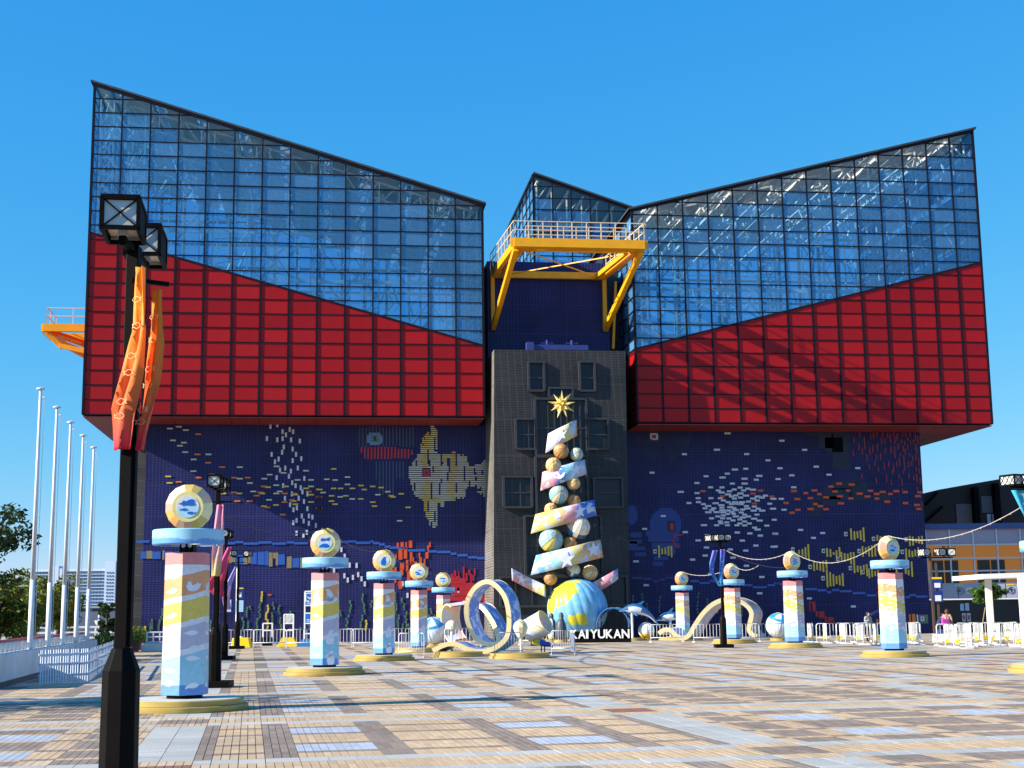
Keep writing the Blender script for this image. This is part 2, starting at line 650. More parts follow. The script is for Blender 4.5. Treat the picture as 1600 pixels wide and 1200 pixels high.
def mosaic_mat(name, base, mortar, bump=.9, bw=.22, bh=.11, grid=2.02):
    m = D.materials.new(name)
    m.use_nodes = True
    n = m.node_tree.nodes
    L = m.node_tree.links
    b = n["Principled BSDF"]
    b.inputs["Roughness"].default_value = .34
    b.inputs["Specular IOR Level"].default_value = .22
    tc = n.new("ShaderNodeTexCoord")
    sp = n.new("ShaderNodeSeparateXYZ")
    L.new(tc.outputs["Object"], sp.inputs[0])
    ad = n.new("ShaderNodeMath")
    L.new(sp.outputs[0], ad.inputs[0])
    L.new(sp.outputs[1], ad.inputs[1])
    cb = n.new("ShaderNodeCombineXYZ")
    L.new(ad.outputs[0], cb.inputs[0])
    L.new(sp.outputs[2], cb.inputs[1])
    br = n.new("ShaderNodeTexBrick")
    br.offset = 0
    br.squash = 1
    br.inputs["Scale"].default_value = 1
    br.inputs["Brick Width"].default_value = bw
    br.inputs["Row Height"].default_value = bh
    br.inputs["Mortar Size"].default_value = .018
    br.inputs["Mortar Smooth"].default_value = .3
    br.inputs["Color1"].default_value = (*base, 1)
    br.inputs["Color2"].default_value = (base[0] * 1.35, base[1] * 1.35, base[2] * 1.25, 1)
    br.inputs["Mortar"].default_value = (*mortar, 1)
    L.new(cb.outputs[0], br.inputs["Vector"])
    b2 = n.new("ShaderNodeTexBrick")
    b2.offset = 0
    b2.inputs["Scale"].default_value = 1
    b2.inputs["Brick Width"].default_value = grid * 1.65
    b2.inputs["Row Height"].default_value = grid
    b2.inputs["Mortar Size"].default_value = .035
    b2.inputs["Color1"].default_value = (0, 0, 0, 1)
    b2.inputs["Color2"].default_value = (0, 0, 0, 1)
    b2.inputs["Mortar"].default_value = (1, 1, 1, 1)
    L.new(cb.outputs[0], b2.inputs["Vector"])
    nz = n.new("ShaderNodeTexNoise")
    nz.inputs["Scale"].default_value = .35
    nz.inputs["Detail"].default_value = 6
    L.new(tc.outputs["Object"], nz.inputs["Vector"])
    mr = n.new("ShaderNodeMapRange")
    mr.inputs[1].default_value = .3
    mr.inputs[2].default_value = .7
    mr.inputs[3].default_value = .7
    mr.inputs[4].default_value = 1.3
    L.new(nz.outputs["Fac"], mr.inputs[0])
    sc = n.new("ShaderNodeVectorMath")
    sc.operation = 'SCALE'
    L.new(br.outputs["Color"], sc.inputs[0])
    L.new(mr.outputs[0], sc.inputs["Scale"])
    mx = n.new("ShaderNodeMix")
    mx.data_type = 'RGBA'
    f2 = n.new("ShaderNodeMath")
    f2.operation = 'MULTIPLY'
    f2.inputs[1].default_value = .55
    L.new(b2.outputs["Color"], f2.inputs[0])
    L.new(f2.outputs[0], mx.inputs[0])
    L.new(sc.outputs[0], mx.inputs[6])
    mx.inputs[7].default_value = (*mortar, 1)
    L.new(mx.outputs[2], b.inputs["Base Color"])
    bp = n.new("ShaderNodeBump")
    bp.inputs["Strength"].default_value = bump
    bp.inputs["Distance"].default_value = .02
    iv_ = n.new("ShaderNodeMath")
    iv_.operation = 'SUBTRACT'
    iv_.inputs[0].default_value = 1
    L.new(br.outputs["Fac"], iv_.inputs[1])
    L.new(iv_.outputs[0], bp.inputs["Height"])
    L.new(bp.outputs[0], b.inputs["Normal"])
    return m


navy_m = mosaic_mat("navy_mosaic", (.0085, .0095, .072), (.036, .040, .15))
tower_m = mosaic_mat("grey_tower_tile", (.023, .023, .026), (.058, .055, .056), bw=.45, bh=.11, grid=2.3)
towerlit_m = mosaic_mat("grey_tower_sunlit_tile", (.20, .19, .18), (.07, .07, .07), bw=.45, bh=.17, grid=2.3)  # tower tile for the left side, sunlight put into its paler colour

FD = 3.3      # how far the upper wings stand out from the mosaic wall
RS = 0.93     # row height


def panel_wall(part_name, P0, ex, length, ncol, z0, topf, bndf, nrm, clear_rows=0, blue=True, maxkids=300, phase=1.0):
    """a framed wall of panels in the building's own axes; red panels under bndf, glass above it"""
    P0, ex, nrm = Vector(P0), Vector(ex), Vector(nrm)
    ez = Vector((0, 0, 1))
    fr = MB()
    cw = length / ncol
    zmax = max(topf(0), topf(length))
    nrow = int((zmax - z0) / RS) + 2
    W1, W2 = .085, .065
    # vertical bars
    for i in range(ncol + 1):
        s_ = i * cw
        a, b = P0 + ex * s_ + ez * z0, P0 + ex * s_ + ez * topf(s_)
        mid = min(max(bndf(s_), z0), topf(s_))
        m_ = P0 + ex * s_ + ez * mid
        ww = .16 if i in (0, ncol) else W1
        if mid - z0 > .05:
            fr.bar(a, m_, max(ww, .13), .12, 1, up=nrm)
        fr.bar(m_, b, ww, .12, 0, up=nrm)
    k0 = (topf(length) - topf(0)) / length
    kb = (bndf(length) - bndf(0)) / length
    for j in range(nrow):
        z = z0 + j * RS
        # span where z < topf
        lo, hi = 0.0, length
        if z > topf(0):
            lo = (z - topf(0)) / k0 if k0 > 0 else length
        if z > topf(length):
            hi = (z - topf(0)) / k0 if k0 < 0 else 0
        if hi - lo < .1:
            continue
        # split by boundary
        cuts = [lo, hi]
        if kb:
            sx = (z - bndf(0)) / kb
            if lo < sx < hi:
                cuts = [lo, sx, hi]
        for c0, c1 in zip(cuts, cuts[1:]):
            mid = bndf((c0 + c1) / 2)
            fr.bar(P0 + ex * c0 + ez * z, P0 + ex * c1 + ez * z, W2, .10, 1 if z < mid else 0, up=nrm)
    # boundary bar, edge of the roof
    fr.bar(P0 + ex * 0 + ez * bndf(0), P0 + ex * length + ez * bndf(length), .11, .13, 0, up=nrm)
    fr.bar(P0 + ez * (topf(0) - .08), P0 + ex * length + ez * (topf(length) - .08), .2, .18, 0, up=nrm)
    part = fr.build(part_name, [frame_m, redframe_m], bld)
    # panels
    cache = {}
    count = 0
    cells = []
    for i in range(ncol):
        for j in range(nrow):
            g = .03
            cell = [(i * cw + g, z0 + j * RS + g), ((i + 1) * cw - g, z0 + j * RS + g), ((i + 1) * cw - g, z0 + (j + 1) * RS - g), (i * cw + g, z0 + (j + 1) * RS - g)]
            cell = clip(cell, -k0, 1, topf(0) - .06)
            if len(cell) < 3:
                continue
            redp = clip(cell, -kb, 1, bndf(0) - .04)
            glp = clip(cell, kb, -1, -(bndf(0) + .04))
            for kind, poly in (('r', redp), ('g', glp)):
                if len(poly) < 3:
                    continue
                ar = abs(sum(poly[k][0] * poly[(k + 1) % len(poly)][1] - poly[(k + 1) % len(poly)][0] * poly[k][1] for k in range(len(poly)))) / 2
                if ar < .02:
                    continue
                cxp = sum(p[0] for p in poly) / len(poly)
                depth_top = (topf(cxp) - (z0 + j * RS)) / RS
                cells.append((kind, poly, depth_top))
    rest = MB()
    for kind, poly, dt in cells:
        ox, oz = poly[0]
        key = (kind, tuple((round(p[0] - ox, 3), round(p[1] - oz, 3)) for p in poly), dt < clear_rows)
        mt = red_m if kind == 'r' else (glass_c if dt < clear_rows else glass_b)
        if key not in cache:
            th = .05 if kind == 'r' else .02
            cache[key] = MB().prism([(p[0] - ox, p[1] - oz) for p in poly], (0, 0, 0), ex, ez, -nrm, th).mesh("red_panel" if kind == 'r' else "glass_pane", [mt])
        if count < maxkids:
            o = link("red_panel" if kind == 'r' else "glass_pane", cache[key], part)
            o.location = P0 + ex * ox + ez * oz + nrm * (.008 if kind == 'r' else 0.0)
            jt = .006 if kind == 'r' else .012     # sheets and panes never sit dead flat
            o.rotation_euler = (prng.uniform(-jt, jt), 0, prng.uniform(-jt, jt)) if abs(ex.x) > .5 else (0, prng.uniform(-jt, jt), prng.uniform(-jt, jt))
            count += 1
    return part


def wing(corners, depth, ncol, soff, left_side=False, right_side=False):
    """corners: front polygon pixel positions TL, TR, BR, BL, and the glass/red border at left and right"""
    (tl, tr, brc, blc, bl_, br_) = corners
    sL0, zL0 = bpx(*blc, FD)
    sR0, zR0 = bpx(*brc, FD)
    sL1, zL1 = bpx(*tl, FD)
    sR1, zR1 = bpx(*tr, FD)
    _, zbL = bpx(*bl_, FD)
    _, zbR = bpx(*br_, FD)
    sL, sR = (sL0 + sL1) / 2, (sR0 + sR1) / 2
    z0 = (zL0 + zR0) / 2
    Lg = sR - sL
    topf = lambda s: zL1 + (zR1 - zL1) * s / Lg
    bndf = lambda s: zbL + (zbR - zbL) * s / Lg
    return sL, sR, z0, topf, bndf, Lg


wl = wing([(147, 130), (753, 318), (757, 653), (131, 645), (142, 363), (756, 540)], 24, 14, 0)
wr = wing([(988, 327), (1521, 203), (1548, 665), (995, 657), (993, 545), (1533, 410)], 24, 14, 0)
Zbot = (wl[2] + wr[2]) / 2
X_, Y_, Z_ = Vector((1, 0, 0)), Vector((0, 1, 0)), Vector((0, 0, 1))
DEP = 22.0
for (sL, sR, z0, topf, bndf, Lg), side in ((wl, 'L'), (wr, 'R')):
    z0 = wl[2] if side == 'L' else wr[2]
    panel_wall("curtain_wall", (sL, -FD, 0), X_, Lg, 14, z0, topf, bndf, -Y_, clear_rows=2.2)
    # the glass and red flanks
    hi, lo = topf(0), topf(Lg)
    panel_wall("side_wall", (sL, -FD, 0), Y_, DEP, 12, z0, lambda s, h=hi: h, lambda s, b=bndf(0): b, -X_, clear_rows=1)
    panel_wall("side_wall", (sR, -FD, 0), Y_, DEP, 12, z0, lambda s, h=lo: h, lambda s, b=bndf(Lg): b, X_, clear_rows=1)
    # back wall of large lights
    yb = -FD + DEP
    bk = MB()
    for i in range(15):
        s_ = sL + Lg * i / 14
        bk.bar((s_, yb, z0), (s_, yb, topf(s_ - sL)), .2, .2)
    for j in range(0, 24, 2):
        z = z0 + j * RS
        k = (topf(Lg) - topf(0)) / Lg
        a = 0 if z < topf(0) else (z - topf(0)) / k
        b = Lg if z < topf(Lg) else (z - topf(0)) / k
        if b - a > .3:
            bk.bar((sL + a, yb, z), (sL + b, yb, z), .16, .16)
    bk.build("back_wall_frame", [frame_m], bld, kind="stuff")
    bg_ = MB()
    bg_.add([(sL, yb + .1, z0), (sR, yb + .1, z0), (sR, yb + .1, topf(Lg)), (sL, yb + .1, topf(0))], [(0, 1, 2, 3)])
    bg_.build("back_wall_glazing", [glass_b], bld)
    # floor of the glass hall and the roof
    fl = MB()
    zf = min(bndf(0), bndf(Lg)) - 1.0
    fl.box(sL + .2, sR - .2, -FD + .3, yb - .2, z0 + .12, zf)
    fl.build("hall_core", [mat("hall_core_" + side, (.05, .08, .12), .7)], bld)
    rf = MB()
    n_ = 14
    for t0 in range(28):
        if t0 % 3 == 1:
            continue
        k_r = (topf(Lg) - topf(0)) / Lg
        e0, e1 = (-.25 if t0 == 0 else Lg * t0 / 28), (Lg + .25 if t0 == 27 else Lg * (t0 + 1) / 28)
        a, b = Vector((sL + e0, 0, topf(0) + k_r * e0)), Vector((sL + e1, 0, topf(0) + k_r * e1))
        rf.add([(a.x, -FD - .15, a.z), (b.x, -FD - .15, b.z), (b.x, yb + .2, b.z), (a.x, yb + .2, a.z)] + [(a.x, -FD - .15, a.z + .13), (b.x, -FD - .15, b.z + .13), (b.x, yb + .2, b.z + .13), (a.x, yb + .2, a.z + .13)],
               [(4, 5, 6, 7), (0, 1, 5, 4), (1, 2, 6, 5), (2, 3, 7, 6), (3, 0, 4, 7)], 0)
    # open bays added to let sun in on the trusses; strips of lining between
    for i in range(28):
        if i % 3 == 1:
            continue
        f0, f1 = i / 28, (i + 1) / 28
        s0, s1 = sL + Lg * f0, sL + Lg * f1
        za, zb = topf(Lg * f0) - .05, topf(Lg * f1) - .05
        rf.add([(s0, -FD + .2, za), (s1, -FD + .2, zb), (s1, yb, zb), (s0, yb, za)], [(0, 1, 2, 3)], 1)
    rf.build("roof", [roof_m, roofin_m], bld, fix=False)
    rl_ = MB()
    ee = MB()
    for i in range(1, 28, 3):
        s0, s1 = sL + Lg * i / 28 + .02, sL + Lg * (i + 1) / 28 - .02
        za, zb = topf(s0 - sL) + .1, topf(s1 - sL) + .1
        rl_.add([(s0, -FD + .3, za), (s1, -FD + .3, zb), (s1, yb, zb), (s0, yb, za)], [(0, 1, 2, 3)])
        ee.bar((s0 - .02, -FD - .08, za - .035), (s1 + .02, -FD - .08, zb - .035), .14, .13)
    rl_.build("roof_light", [glass_c], bld, kind="stuff", fix=False)  # glazing over the bays added to light the trusses
    ee.build("roof_edge", [roof_m], bld, kind="stuff")
    # white space frame behind the glass
    tr_ = MB()
    rr = random.Random(5 if side == 'L' else 9)
    for (yy, dz) in ((-FD + 1.3, .9), (-FD + 5.0, 1.1), (-FD + 10, 1.3)):
        nb = 28
        prev = None
        for i in range(nb + 1):
            s_ = sL + .4 + (Lg - .8) * i / nb
            zt = topf(s_ - sL) - .35
            zb_ = zt - dz
            if prev:
                tr_.bar(prev[0], (s_, yy, zt), .13)
                tr_.bar(prev[1], (s_, yy + .8, zb_), .13)
                tr_.bar(prev[0] if i % 2 else prev[1], (s_, yy + .8, zb_) if i % 2 else (s_, yy, zt), .09)
            prev = ((s_, yy, zt), (s_, yy + .8, zb_))
    for i in range(0, 15):
        s_ = sL + min(max(Lg * i / 14, .7), Lg - .7)
        zt = topf(s_ - sL) - .5
        for k, y0_ in enumerate((-FD + .9, -FD + 8, -FD + 15)):
            if (i + k) % 2:
                continue
            zb_ = zf
            w_ = .85
            for dx in (-w_ / 2, w_ / 2):
                tr_.bar((s_ + dx, y0_, zb_), (s_ + dx, y0_, zt), .09)
            nz_ = int((zt - zb_) / 1.1)
            for q in range(nz_):
                za = zb_ + q * 1.1
                tr_.bar((s_ - w_ / 2, y0_, za), (s_ + w_ / 2, y0_, za + 1.1), .06)
                tr_.bar((s_ - w_ / 2, y0_, za), (s_ + w_ / 2, y0_, za), .05)
        # cross rafters running back under the roof
        tr_.bar((s_, -FD + .4, zt + .1), (s_, yb - .3, zt + .1), .16, .22)
        tr_.bar((s_, -FD + .6, zt - .9), (s_, yb - .3, zt - .9), .10)
        for q in range(10):
            y1_ = -FD + .6 + q * 2.0
            tr_.bar((s_, y1_, zt - .9), (s_, y1_ + 1.0, zt + .05), .07)
            tr_.bar((s_, y1_ + 1.0, zt + .05), (s_, y1_ + 2.0, zt - .9), .07)
    for i in range(28):     # lattice close behind the panes
        for j in range(30):
            s0 = sL + .5 + (Lg - 1.0) * i / 28
            s1 = s0 + (Lg - 1.0) / 28
            za = zf + j * 1.15
            if za < bndf(s0 - sL) - 1.2 or za + 1.2 > min(topf(s0 - sL), topf(s1 - sL)) - .3 or rr.random() < .55:
                continue
            y_ = -FD + rr.choice((.8, 1.6, 2.6, 4.0))
            up_ = rr.random() < .5
            tr_.bar((s0, y_, za if up_ else za + 1.1), (s0 + (s1 - s0) * rr.choice((.45, 1.0)), y_ + rr.uniform(-.2, .8), za + 1.1 if up_ else za), rr.choice((.08, .11, .15)))
    for q in range(70):     # loose diagonal braces seen through the panes
        s_ = sL + rr.uniform(.5, Lg - 2)
        zt = topf(s_ - sL) - 1
        z_ = rr.uniform(max(zf, bndf(s_ - sL) - 1), zt)
        y_ = rr.uniform(-FD + .8, -FD + 9)
        tr_.bar((s_, y_, z_), (s_ + rr.uniform(.5, 1.9), y_ + rr.uniform(0, 2), z_ + rr.uniform(-.9, 1.4)), .07)
    for lev in (zf + 3.2, zf + 6.6, zf + 10):   # galleries
        k = (topf(Lg) - topf(0)) / Lg
        a, b = 0, Lg
        if lev + 1.5 > topf(0):
            a = (lev + 1.5 - topf(0)) / k
        if lev + 1.5 > topf(Lg):
            b = (lev + 1.5 - topf(0)) / k
        if b - a > 2:
            tr_.bar((sL + a + .3, -FD + 6.5, lev), (sL + b - .3, -FD + 6.5, lev), .12, .25)
            tr_.bar((sL + a + .3, -FD + 6.5, lev + 1.0), (sL + b - .3, -FD + 6.5, lev + 1.0), .05)
    tr_.build("roof_truss", [truss_m], bld, kind="stuff")
    # soffit, panelled
    so = MB()
    nb = 14
    wallL = bpx(228, 660, 0)[0] if side == 'L' else bpx(985, 668, 0)[0]
    for i in range(nb):
        s0, s1 = sL + Lg * i / nb + .015, sL + Lg * (i + 1) / nb - .015
        p = link("soffit_panel", MB().box(0, s1 - s0, 0, DEP - .02, -.06, 0).mesh("soffit_panel", [soffit_m]), bld)
        p.location = (s0, -FD + .01, z0 - .10)

# rear wing, apex left
yR = 13.0
s0_, z0_ = bpx(833, 272, -yR)
s1_, z1_ = bpx(1010, 334, -yR)
Lr = s1_ - s0_
zbr = 17.0
panel_wall("curtain_wall", (s0_, yR, 0), X_, Lr, 6, zbr, lambda s: z0_ + (z1_ - z0_) * s / Lr, lambda s: zbr - 1, -Y_, clear_rows=2.4)
panel_wall("side_wall", (s0_, yR, 0), Y_, 16, 8, zbr, lambda s: z0_, lambda s: zbr - 1, -X_, clear_rows=1.5)
rf = MB()
rf.add([(s0_, yR - .2, z0_), (s1_, yR - .2, z1_), (s1_, yR + 16, z1_), (s0_, yR + 16, z0_), (s0_, yR - .2, z0_ + .15), (s1_, yR - .2, z1_ + .15), (s1_, yR + 16, z1_ + .15), (s0_, yR + 16, z0_ + .15)],
       [(3, 2, 1, 0), (4, 5, 6, 7), (0, 1, 5, 4), (1, 2, 6, 5), (2, 3, 7, 6), (3, 0, 4, 7)])
rf.build("roof", [roof_m], bld)
tr_ = MB()
for i in range(8):
    s_ = s0_ + .4 + (Lr - .6) * i / 7
    zt = z0_ + (z1_ - z0_) * (s_ - s0_) / Lr - .3
    tr_.bar((s_, yR + 1, zbr), (s_, yR + 1, zt), .10)
    tr_.bar((s_, yR + .4, zt), (s_, yR + 14, zt), .16)
    for q in range(int((zt - zbr) / 1.2)):
        tr_.bar((s_, yR + 1, zbr + q * 1.2), (s_ + .8, yR + 1.4, zbr + q * 1.2 + 1.2), .06)
tr_.build("roof_truss", [truss_m], bld, kind="stuff")
bk = MB()
bk.box(s0_ + .2, s1_, yR + 14, yR + 14.2, zbr, z1_ - .3)
bk.build("back_wall_glazing", [glass_b], bld)

# mosaic walls
sA = bpx(228, 700, 0)[0]
sB = bpx(768, 700, 0)[0]
sC = bpx(980, 700, 0)[0]
sD = bpx(1438, 700, 0)[0]
mosL = MB().box(sA, sB + .4, 0, 16, -.03, wl[2] - .17).build("mosaic_wall", [navy_m], bld)
mosR = MB().box(sC - .4, sD, 0, 16, -.03, wr[2] - .17).build("mosaic_wall", [navy_m], bld)
side_m = mosaic_mat("grey_flank_tile", (.06, .058, .062), (.13, .12, .12), bw=.9, bh=.9, grid=3)
MB().box(sA - 2.2, sA - .02, 4.5, 16, -.03, wl[2] - .17).build("flank_wall", [side_m], bld)
# upper navy shaft between the wings
su0, zt_ = bpx(761, 408, .4)
su1, _ = bpx(950, 408, .4)
shaft = MB().box(su0, su1, -.4, 8, 13.5, zt_).build("upper_shaft", [navy_m], bld)
gap_m = mat("gap_wall", (.016, .02, .035), .6, noise=.2)
MB().box(su1 + .02, wr[0] - .02, 1.5, 9, 0, zt_ + 1.2).build("gap_wall", [gap_m], bld)
MB().box(wl[1] + .05, su0 - .02, 0.5, 9, 0, zt_ - .2).build("gap_wall", [gap_m], bld)

# battered stair tower
TD = 5.0
ta, tzt = bpx(772, 546, TD - .5)
tb, _ = bpx(977, 546, TD - .5)
tc_, _ = bpx(775, 985, TD + .3)
td_, _ = bpx(985, 985, TD + .3)
tw = MB()
vs_ = [(tc_ - .15, -TD - .3, -.03), (td_, -TD - .3, -.03), (td_ + .05, .3, -.03), (tc_ - .15, .3, -.03), (ta, -TD + .5, tzt), (tb, -TD + .5, tzt), (tb, .3, tzt), (ta, .3, tzt)]
tw.add(vs_, [(3, 2, 1, 0), (4, 5, 6, 7), (0, 1, 5, 4), (1, 2, 6, 5), (2, 3, 7, 6)], 0)
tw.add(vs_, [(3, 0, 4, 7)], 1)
tower = tw.build("stair_tower", [tower_m, towerlit_m], bld, fix=False)
trim_m = mat("grey_window_trim", (.032, .032, .038), .5, noise=.1)
dk_m = mat("dark_opening", (.012, .013, .018), .35, noise=.2)


def tplane(px, py, off=0.0):
    """point on the tower's leaning front"""
    d = TD
    for _ in range(4):
        s, z = bpx(px, py, d)
        d = TD + .3 - .8 * max(0, min(1, z / tzt))
    s, z = bpx(px, py, d + off)
    return s, -(d + off), z


def tower_frame(x0, y0, x1, y1, nv=(), nh=(), deep=False):
    a = tplane(x0, y1)
    b = tplane(x1, y0)
    s0, s1, zb_, zt2 = a[0], b[0], a[2], b[2]
    yb_, yt_ = a[1] - .02, b[1] - .02
    mb = MB()
    P = lambda s, f, o=0: (s0 + (s1 - s0) * s, yb_ + (yt_ - yb_) * f - o, zb_ + (zt2 - zb_) * f)
    t = .14
    for q in ((P(0, 0), P(0, 1)), (P(1, 0), P(1, 1)), (P(0, 0), P(1, 0)), (P(0, 1), P(1, 1))):
        mb.bar(q[0], q[1], t, .42, 0, up=(0, 1, 0))
    o = mb.build("window_frame", [trim_m], tower)
    bars = MB()
    for v in nv:
        bars.bar(P(v, .02), P(v, .98), .07, .12, up=(0, 1, 0))
    for h in nh:
        bars.bar(P(.02, h), P(.98, h), .09, .16, up=(0, 1, 0))
    if nv or nh:
        o2 = bars.build("window_bar", [trim_m], tower)
    mb = MB()
    mb.add([P(.02, .01, -.01), P(.98, .01, -.01), P(.98, .99, -.01), P(.02, .99, -.01)], [(0, 1, 2, 3)])
    mb.build("window_pane", [dk_m], tower)


tower_frame(826, 566, 849, 611, nh=(.45,))
tower_frame(906, 566, 928, 611, nh=(.45,))
tower_frame(857, 607, 894, 621, nv=(.25, .75))
tower_frame(837, 624, 915, 712, nv=(.12, .25, .38, .5, .62, .75, .88), nh=(.48,))
tower_frame(806, 655, 836, 702, nv=(.4, .65), nh=(.48,))
tower_frame(918, 655, 949, 702, nh=(.48,))
tower_frame(787, 745, 830, 793, nv=(.3, .6), nh=(.48,))
tower_frame(928, 747, 971, 793, nh=(.5,))
tower_frame(838, 714, 916, 804, nv=(.12, .25, .75, .88))
tower_frame(821, 806, 938, 900, nv=(.08, .16, .84, .92), nh=(.5,))
tower_frame(782, 900, 978, 948, nv=(.12, .25, .4, .6, .75, .88))

# gantry on the tower (yellow)
def rails(mb, a, b, h=1.1, n=6, t=.05):
    a, b = Vector(a), Vector(b)
    for i in range(n + 1):
        p = a.lerp(b, i / n)
        mb.bar(p, p + Vector((0, 0, h)), t)
    for f in (.5, 1.0):
        mb.bar(a + Vector((0, 0, h * f)), b + Vector((0, 0, h * f)), t)


gd = 9.0
g0, gz = bpx(803, 378, gd)
g1, gz1 = bpx(1007, 384, gd)
h0, hz = bpx(766, 433, .6)
h1, hz1 = bpx(947, 436, .6)
gz = (gz + gz1) / 2
hz = gz
fb = MB()
fb.bar((g0, -gd, gz), (g1, -gd, gz), .35, .55)
for f in (0, .33, .66, 1):
    fb.bar((g0 + (g1 - g0) * f, -gd - .02, gz - .27), (g0 + (g1 - g0) * f, -gd - .02, gz + .27), .4, .06)
fb.build("front_beam", [yellow], bld)
bb = MB()
bb.bar((h0, -.7, hz), (h1, -.7, hz), .3, .45)
bb.build("back_beam", [yellow], bld)
for (a, b) in ((g0 + .15, h0 + .2), (g1 - .15, h1 - .2)):
    m_ = MB()
    m_.bar((a, -gd + .2, gz), (b, -.75, hz), .3, .5)
    m_.bar((a + (.5 if a > 2 else -.5) * .0 + .55 * (-1 if a > 2 else 1), -gd + .2, gz - .1), (b + .55 * (-1 if a > 2 else 1), -.75, hz - .1), .22, .3)
    m_.build("side_beam", [yellow], bld)
zl = bpx(766, 512, .7)[1]
for (a, b, pxx) in ((g0 + .15, h0 + .15, 0), (g1 - .15, h1 - .15, 1)):
    MB().bar((a, -gd + .3, gz - .3), (b, -.65, zl), .3, .38).build("brace", [yellow], bld)
    MB().bar((b, -.62, zl), (b, -.62, hz), .26, .3).build("wall_post", [yellow], bld)
MB().bar((g0 + .6, -gd + .6, gz - .32), (h1 - .5, -1, hz - .2), .07).bar((g1 - .6, -gd + .6, gz - .32), (h0 + .5, -1, hz - .2), .07).build("cross_rod", [yellow], bld)
r_ = MB()
rails(r_, (g0, -gd, gz + .28), (g1, -gd, gz + .28), n=9)
rails(r_, (g0 + .9, -gd + 1.1, gz + .28), (g1 - .9, -gd + 1.1, gz + .28), n=8)
rails(r_, (g0, -gd, gz + .28), (h0, -.7, hz + .28), n=8)
rails(r_, (g1, -gd, gz + .28), (h1, -.7, hz + .28), n=8)
r_.build("handrail", [mat("pale_rail", lin(230, 205, 170), .5)], bld)
dk = MB()
for q in range(3):
    dk.box(g0 + .3, g1 - .3, -gd + .2 + q * .3, -gd + .42 + q * .3, gz - .3, gz - .24)
dk.build("walkway_grating", [yellow], bld)
# ladder post right of the shaft, blue bar
lp = MB()
a = bpx(962, 440, .5)
b = bpx(958, 545, .5)
lp.bar((a[0], -.5, a[1]), (b[0], -.5, b[1]), .16)
lp.build("drain_pipe", [yellow], bld)
bluebar = MB()
a = bpx(832, 541, 4.0)
b = bpx(920, 535, 4.0)
bluebar.bar((a[0], -3.5, a[1]), (b[0], -3.5, a[1]), .5, .34)
for f in (.28, .72):
    bluebar.tube([(a[0] + (b[0] - a[0]) * f, -3.5, a[1] + .17), (a[0] + (b[0] - a[0]) * f, -3.5, a[1] + .5)], .08)
    bluebar.bar((a[0] + (b[0] - a[0]) * f - .4, -3.5, a[1] + .32), (a[0] + (b[0] - a[0]) * f + .4, -3.5, a[1] + .32), .06)
bluebar.box(a[0] - .35, a[0] + .1, -3.9, -3.3, a[1] - .3, a[1] + .3)
bluebar.build("hoist_beam", [mat("blue_steel", (.03, .05, .22), .5)], bld)

# small gantry on the far left flank
sgx = wl[0]
yy0 = 2.0
q0, qz = bpx(68, 512, -yy0)
sg = MB()
sg.bar((q0, yy0, qz), (sgx - .1, yy0, qz), .3, .5)
sg.bar((q0, yy0 + 3.2, qz), (sgx - .1, yy0 + 3.2, qz), .3, .5)
sg.bar((q0, yy0, qz), (q0, yy0 + 3.2, qz), .3, .5)
sg.build("front_beam", [yellow], bld)
sg = MB()
zlow = bpx(92, 543, -yy0)[1]
sg.bar((q0 + .2, yy0, qz - .2), (sgx - .1, yy0 + 4, zlow + .5), .28, .35)
sg.bar((q0 + .2, yy0 + 3.2, qz - .2), (sgx - .1, yy0 + 5, zlow - .5), .28, .35)
sg.bar((q0 + 1.1, yy0, qz - 1.2), (sgx - .1, yy0, zlow - .4), .24, .3)
sg.bar((q0 + .1, yy0 + .1, qz - .2), (q0 + 1.2, yy0 + .2, qz - 1.3), .24, .3)
sg.build("brace", [yellow], bld)
sg = MB()
for q in range(4):
    sg.bar((q0 + .2, yy0 + .4 + q * .8, qz - .2), (q0 + 2.4, yy0 + .6 + q * .8, qz - .9 - .1 * q), .25, .06)
sg.build("walkway_grating", [yellow], bld)
sg = MB()
rails(sg, (q0 + .2, yy0, qz + .25), (sgx - .1, yy0, qz + .25), n=2)
rails(sg, (q0 + .2, yy0, qz + .25), (q0 + .2, yy0 + 3.2, qz + .25), n=3)
sg.build("handrail", [mat("pale_rail_two", lin(225, 205, 180), .5)], bld)

# ------------------------------------------------------------------ mosaic pictures on the blue walls
KW = 0.0425      # metres on the wall per photograph pixel
t_yel = mat("tile_yellow", lin(214, 186, 70), .3, noise=.1)
t_cream = mat("tile_cream", lin(200, 198, 172), .3, noise=.1)
t_orange = mat("tile_orange", lin(226, 120, 40), .3, noise=.1)
t_dorange = mat("tile_deep_orange", lin(214, 84, 40), .3, noise=.1)
t_white = mat("tile_white", lin(205, 205, 215), .3, noise=.06)
t_red = mat("tile_red", lin(176, 34, 48), .3, noise=.12)
t_dred = mat("tile_dark_red", lin(130, 36, 60), .3, noise=.12)
t_blue = mat("tile_mid_blue", lin(52, 92, 176), .3, noise=.15)
t_pblue = mat("tile_pale_blue", lin(92, 128, 180), .3, noise=.15)
t_dblue = mat("tile_deep_blue", lin(24, 52, 130), .3, noise=.15)
t_tan = mat("tile_tan", lin(140, 128, 96), .35, noise=.15)
t_green = mat("tile_green", lin(84, 118, 96), .35, noise=.25, nscale=2)
t_dark = mat("tile_dark", lin(23, 30, 56), .4, noise=.3)
t_grey = mat("tile_slate", lin(62, 74, 98), .35, noise=.2)
tcount = {}
rest_tiles = {}


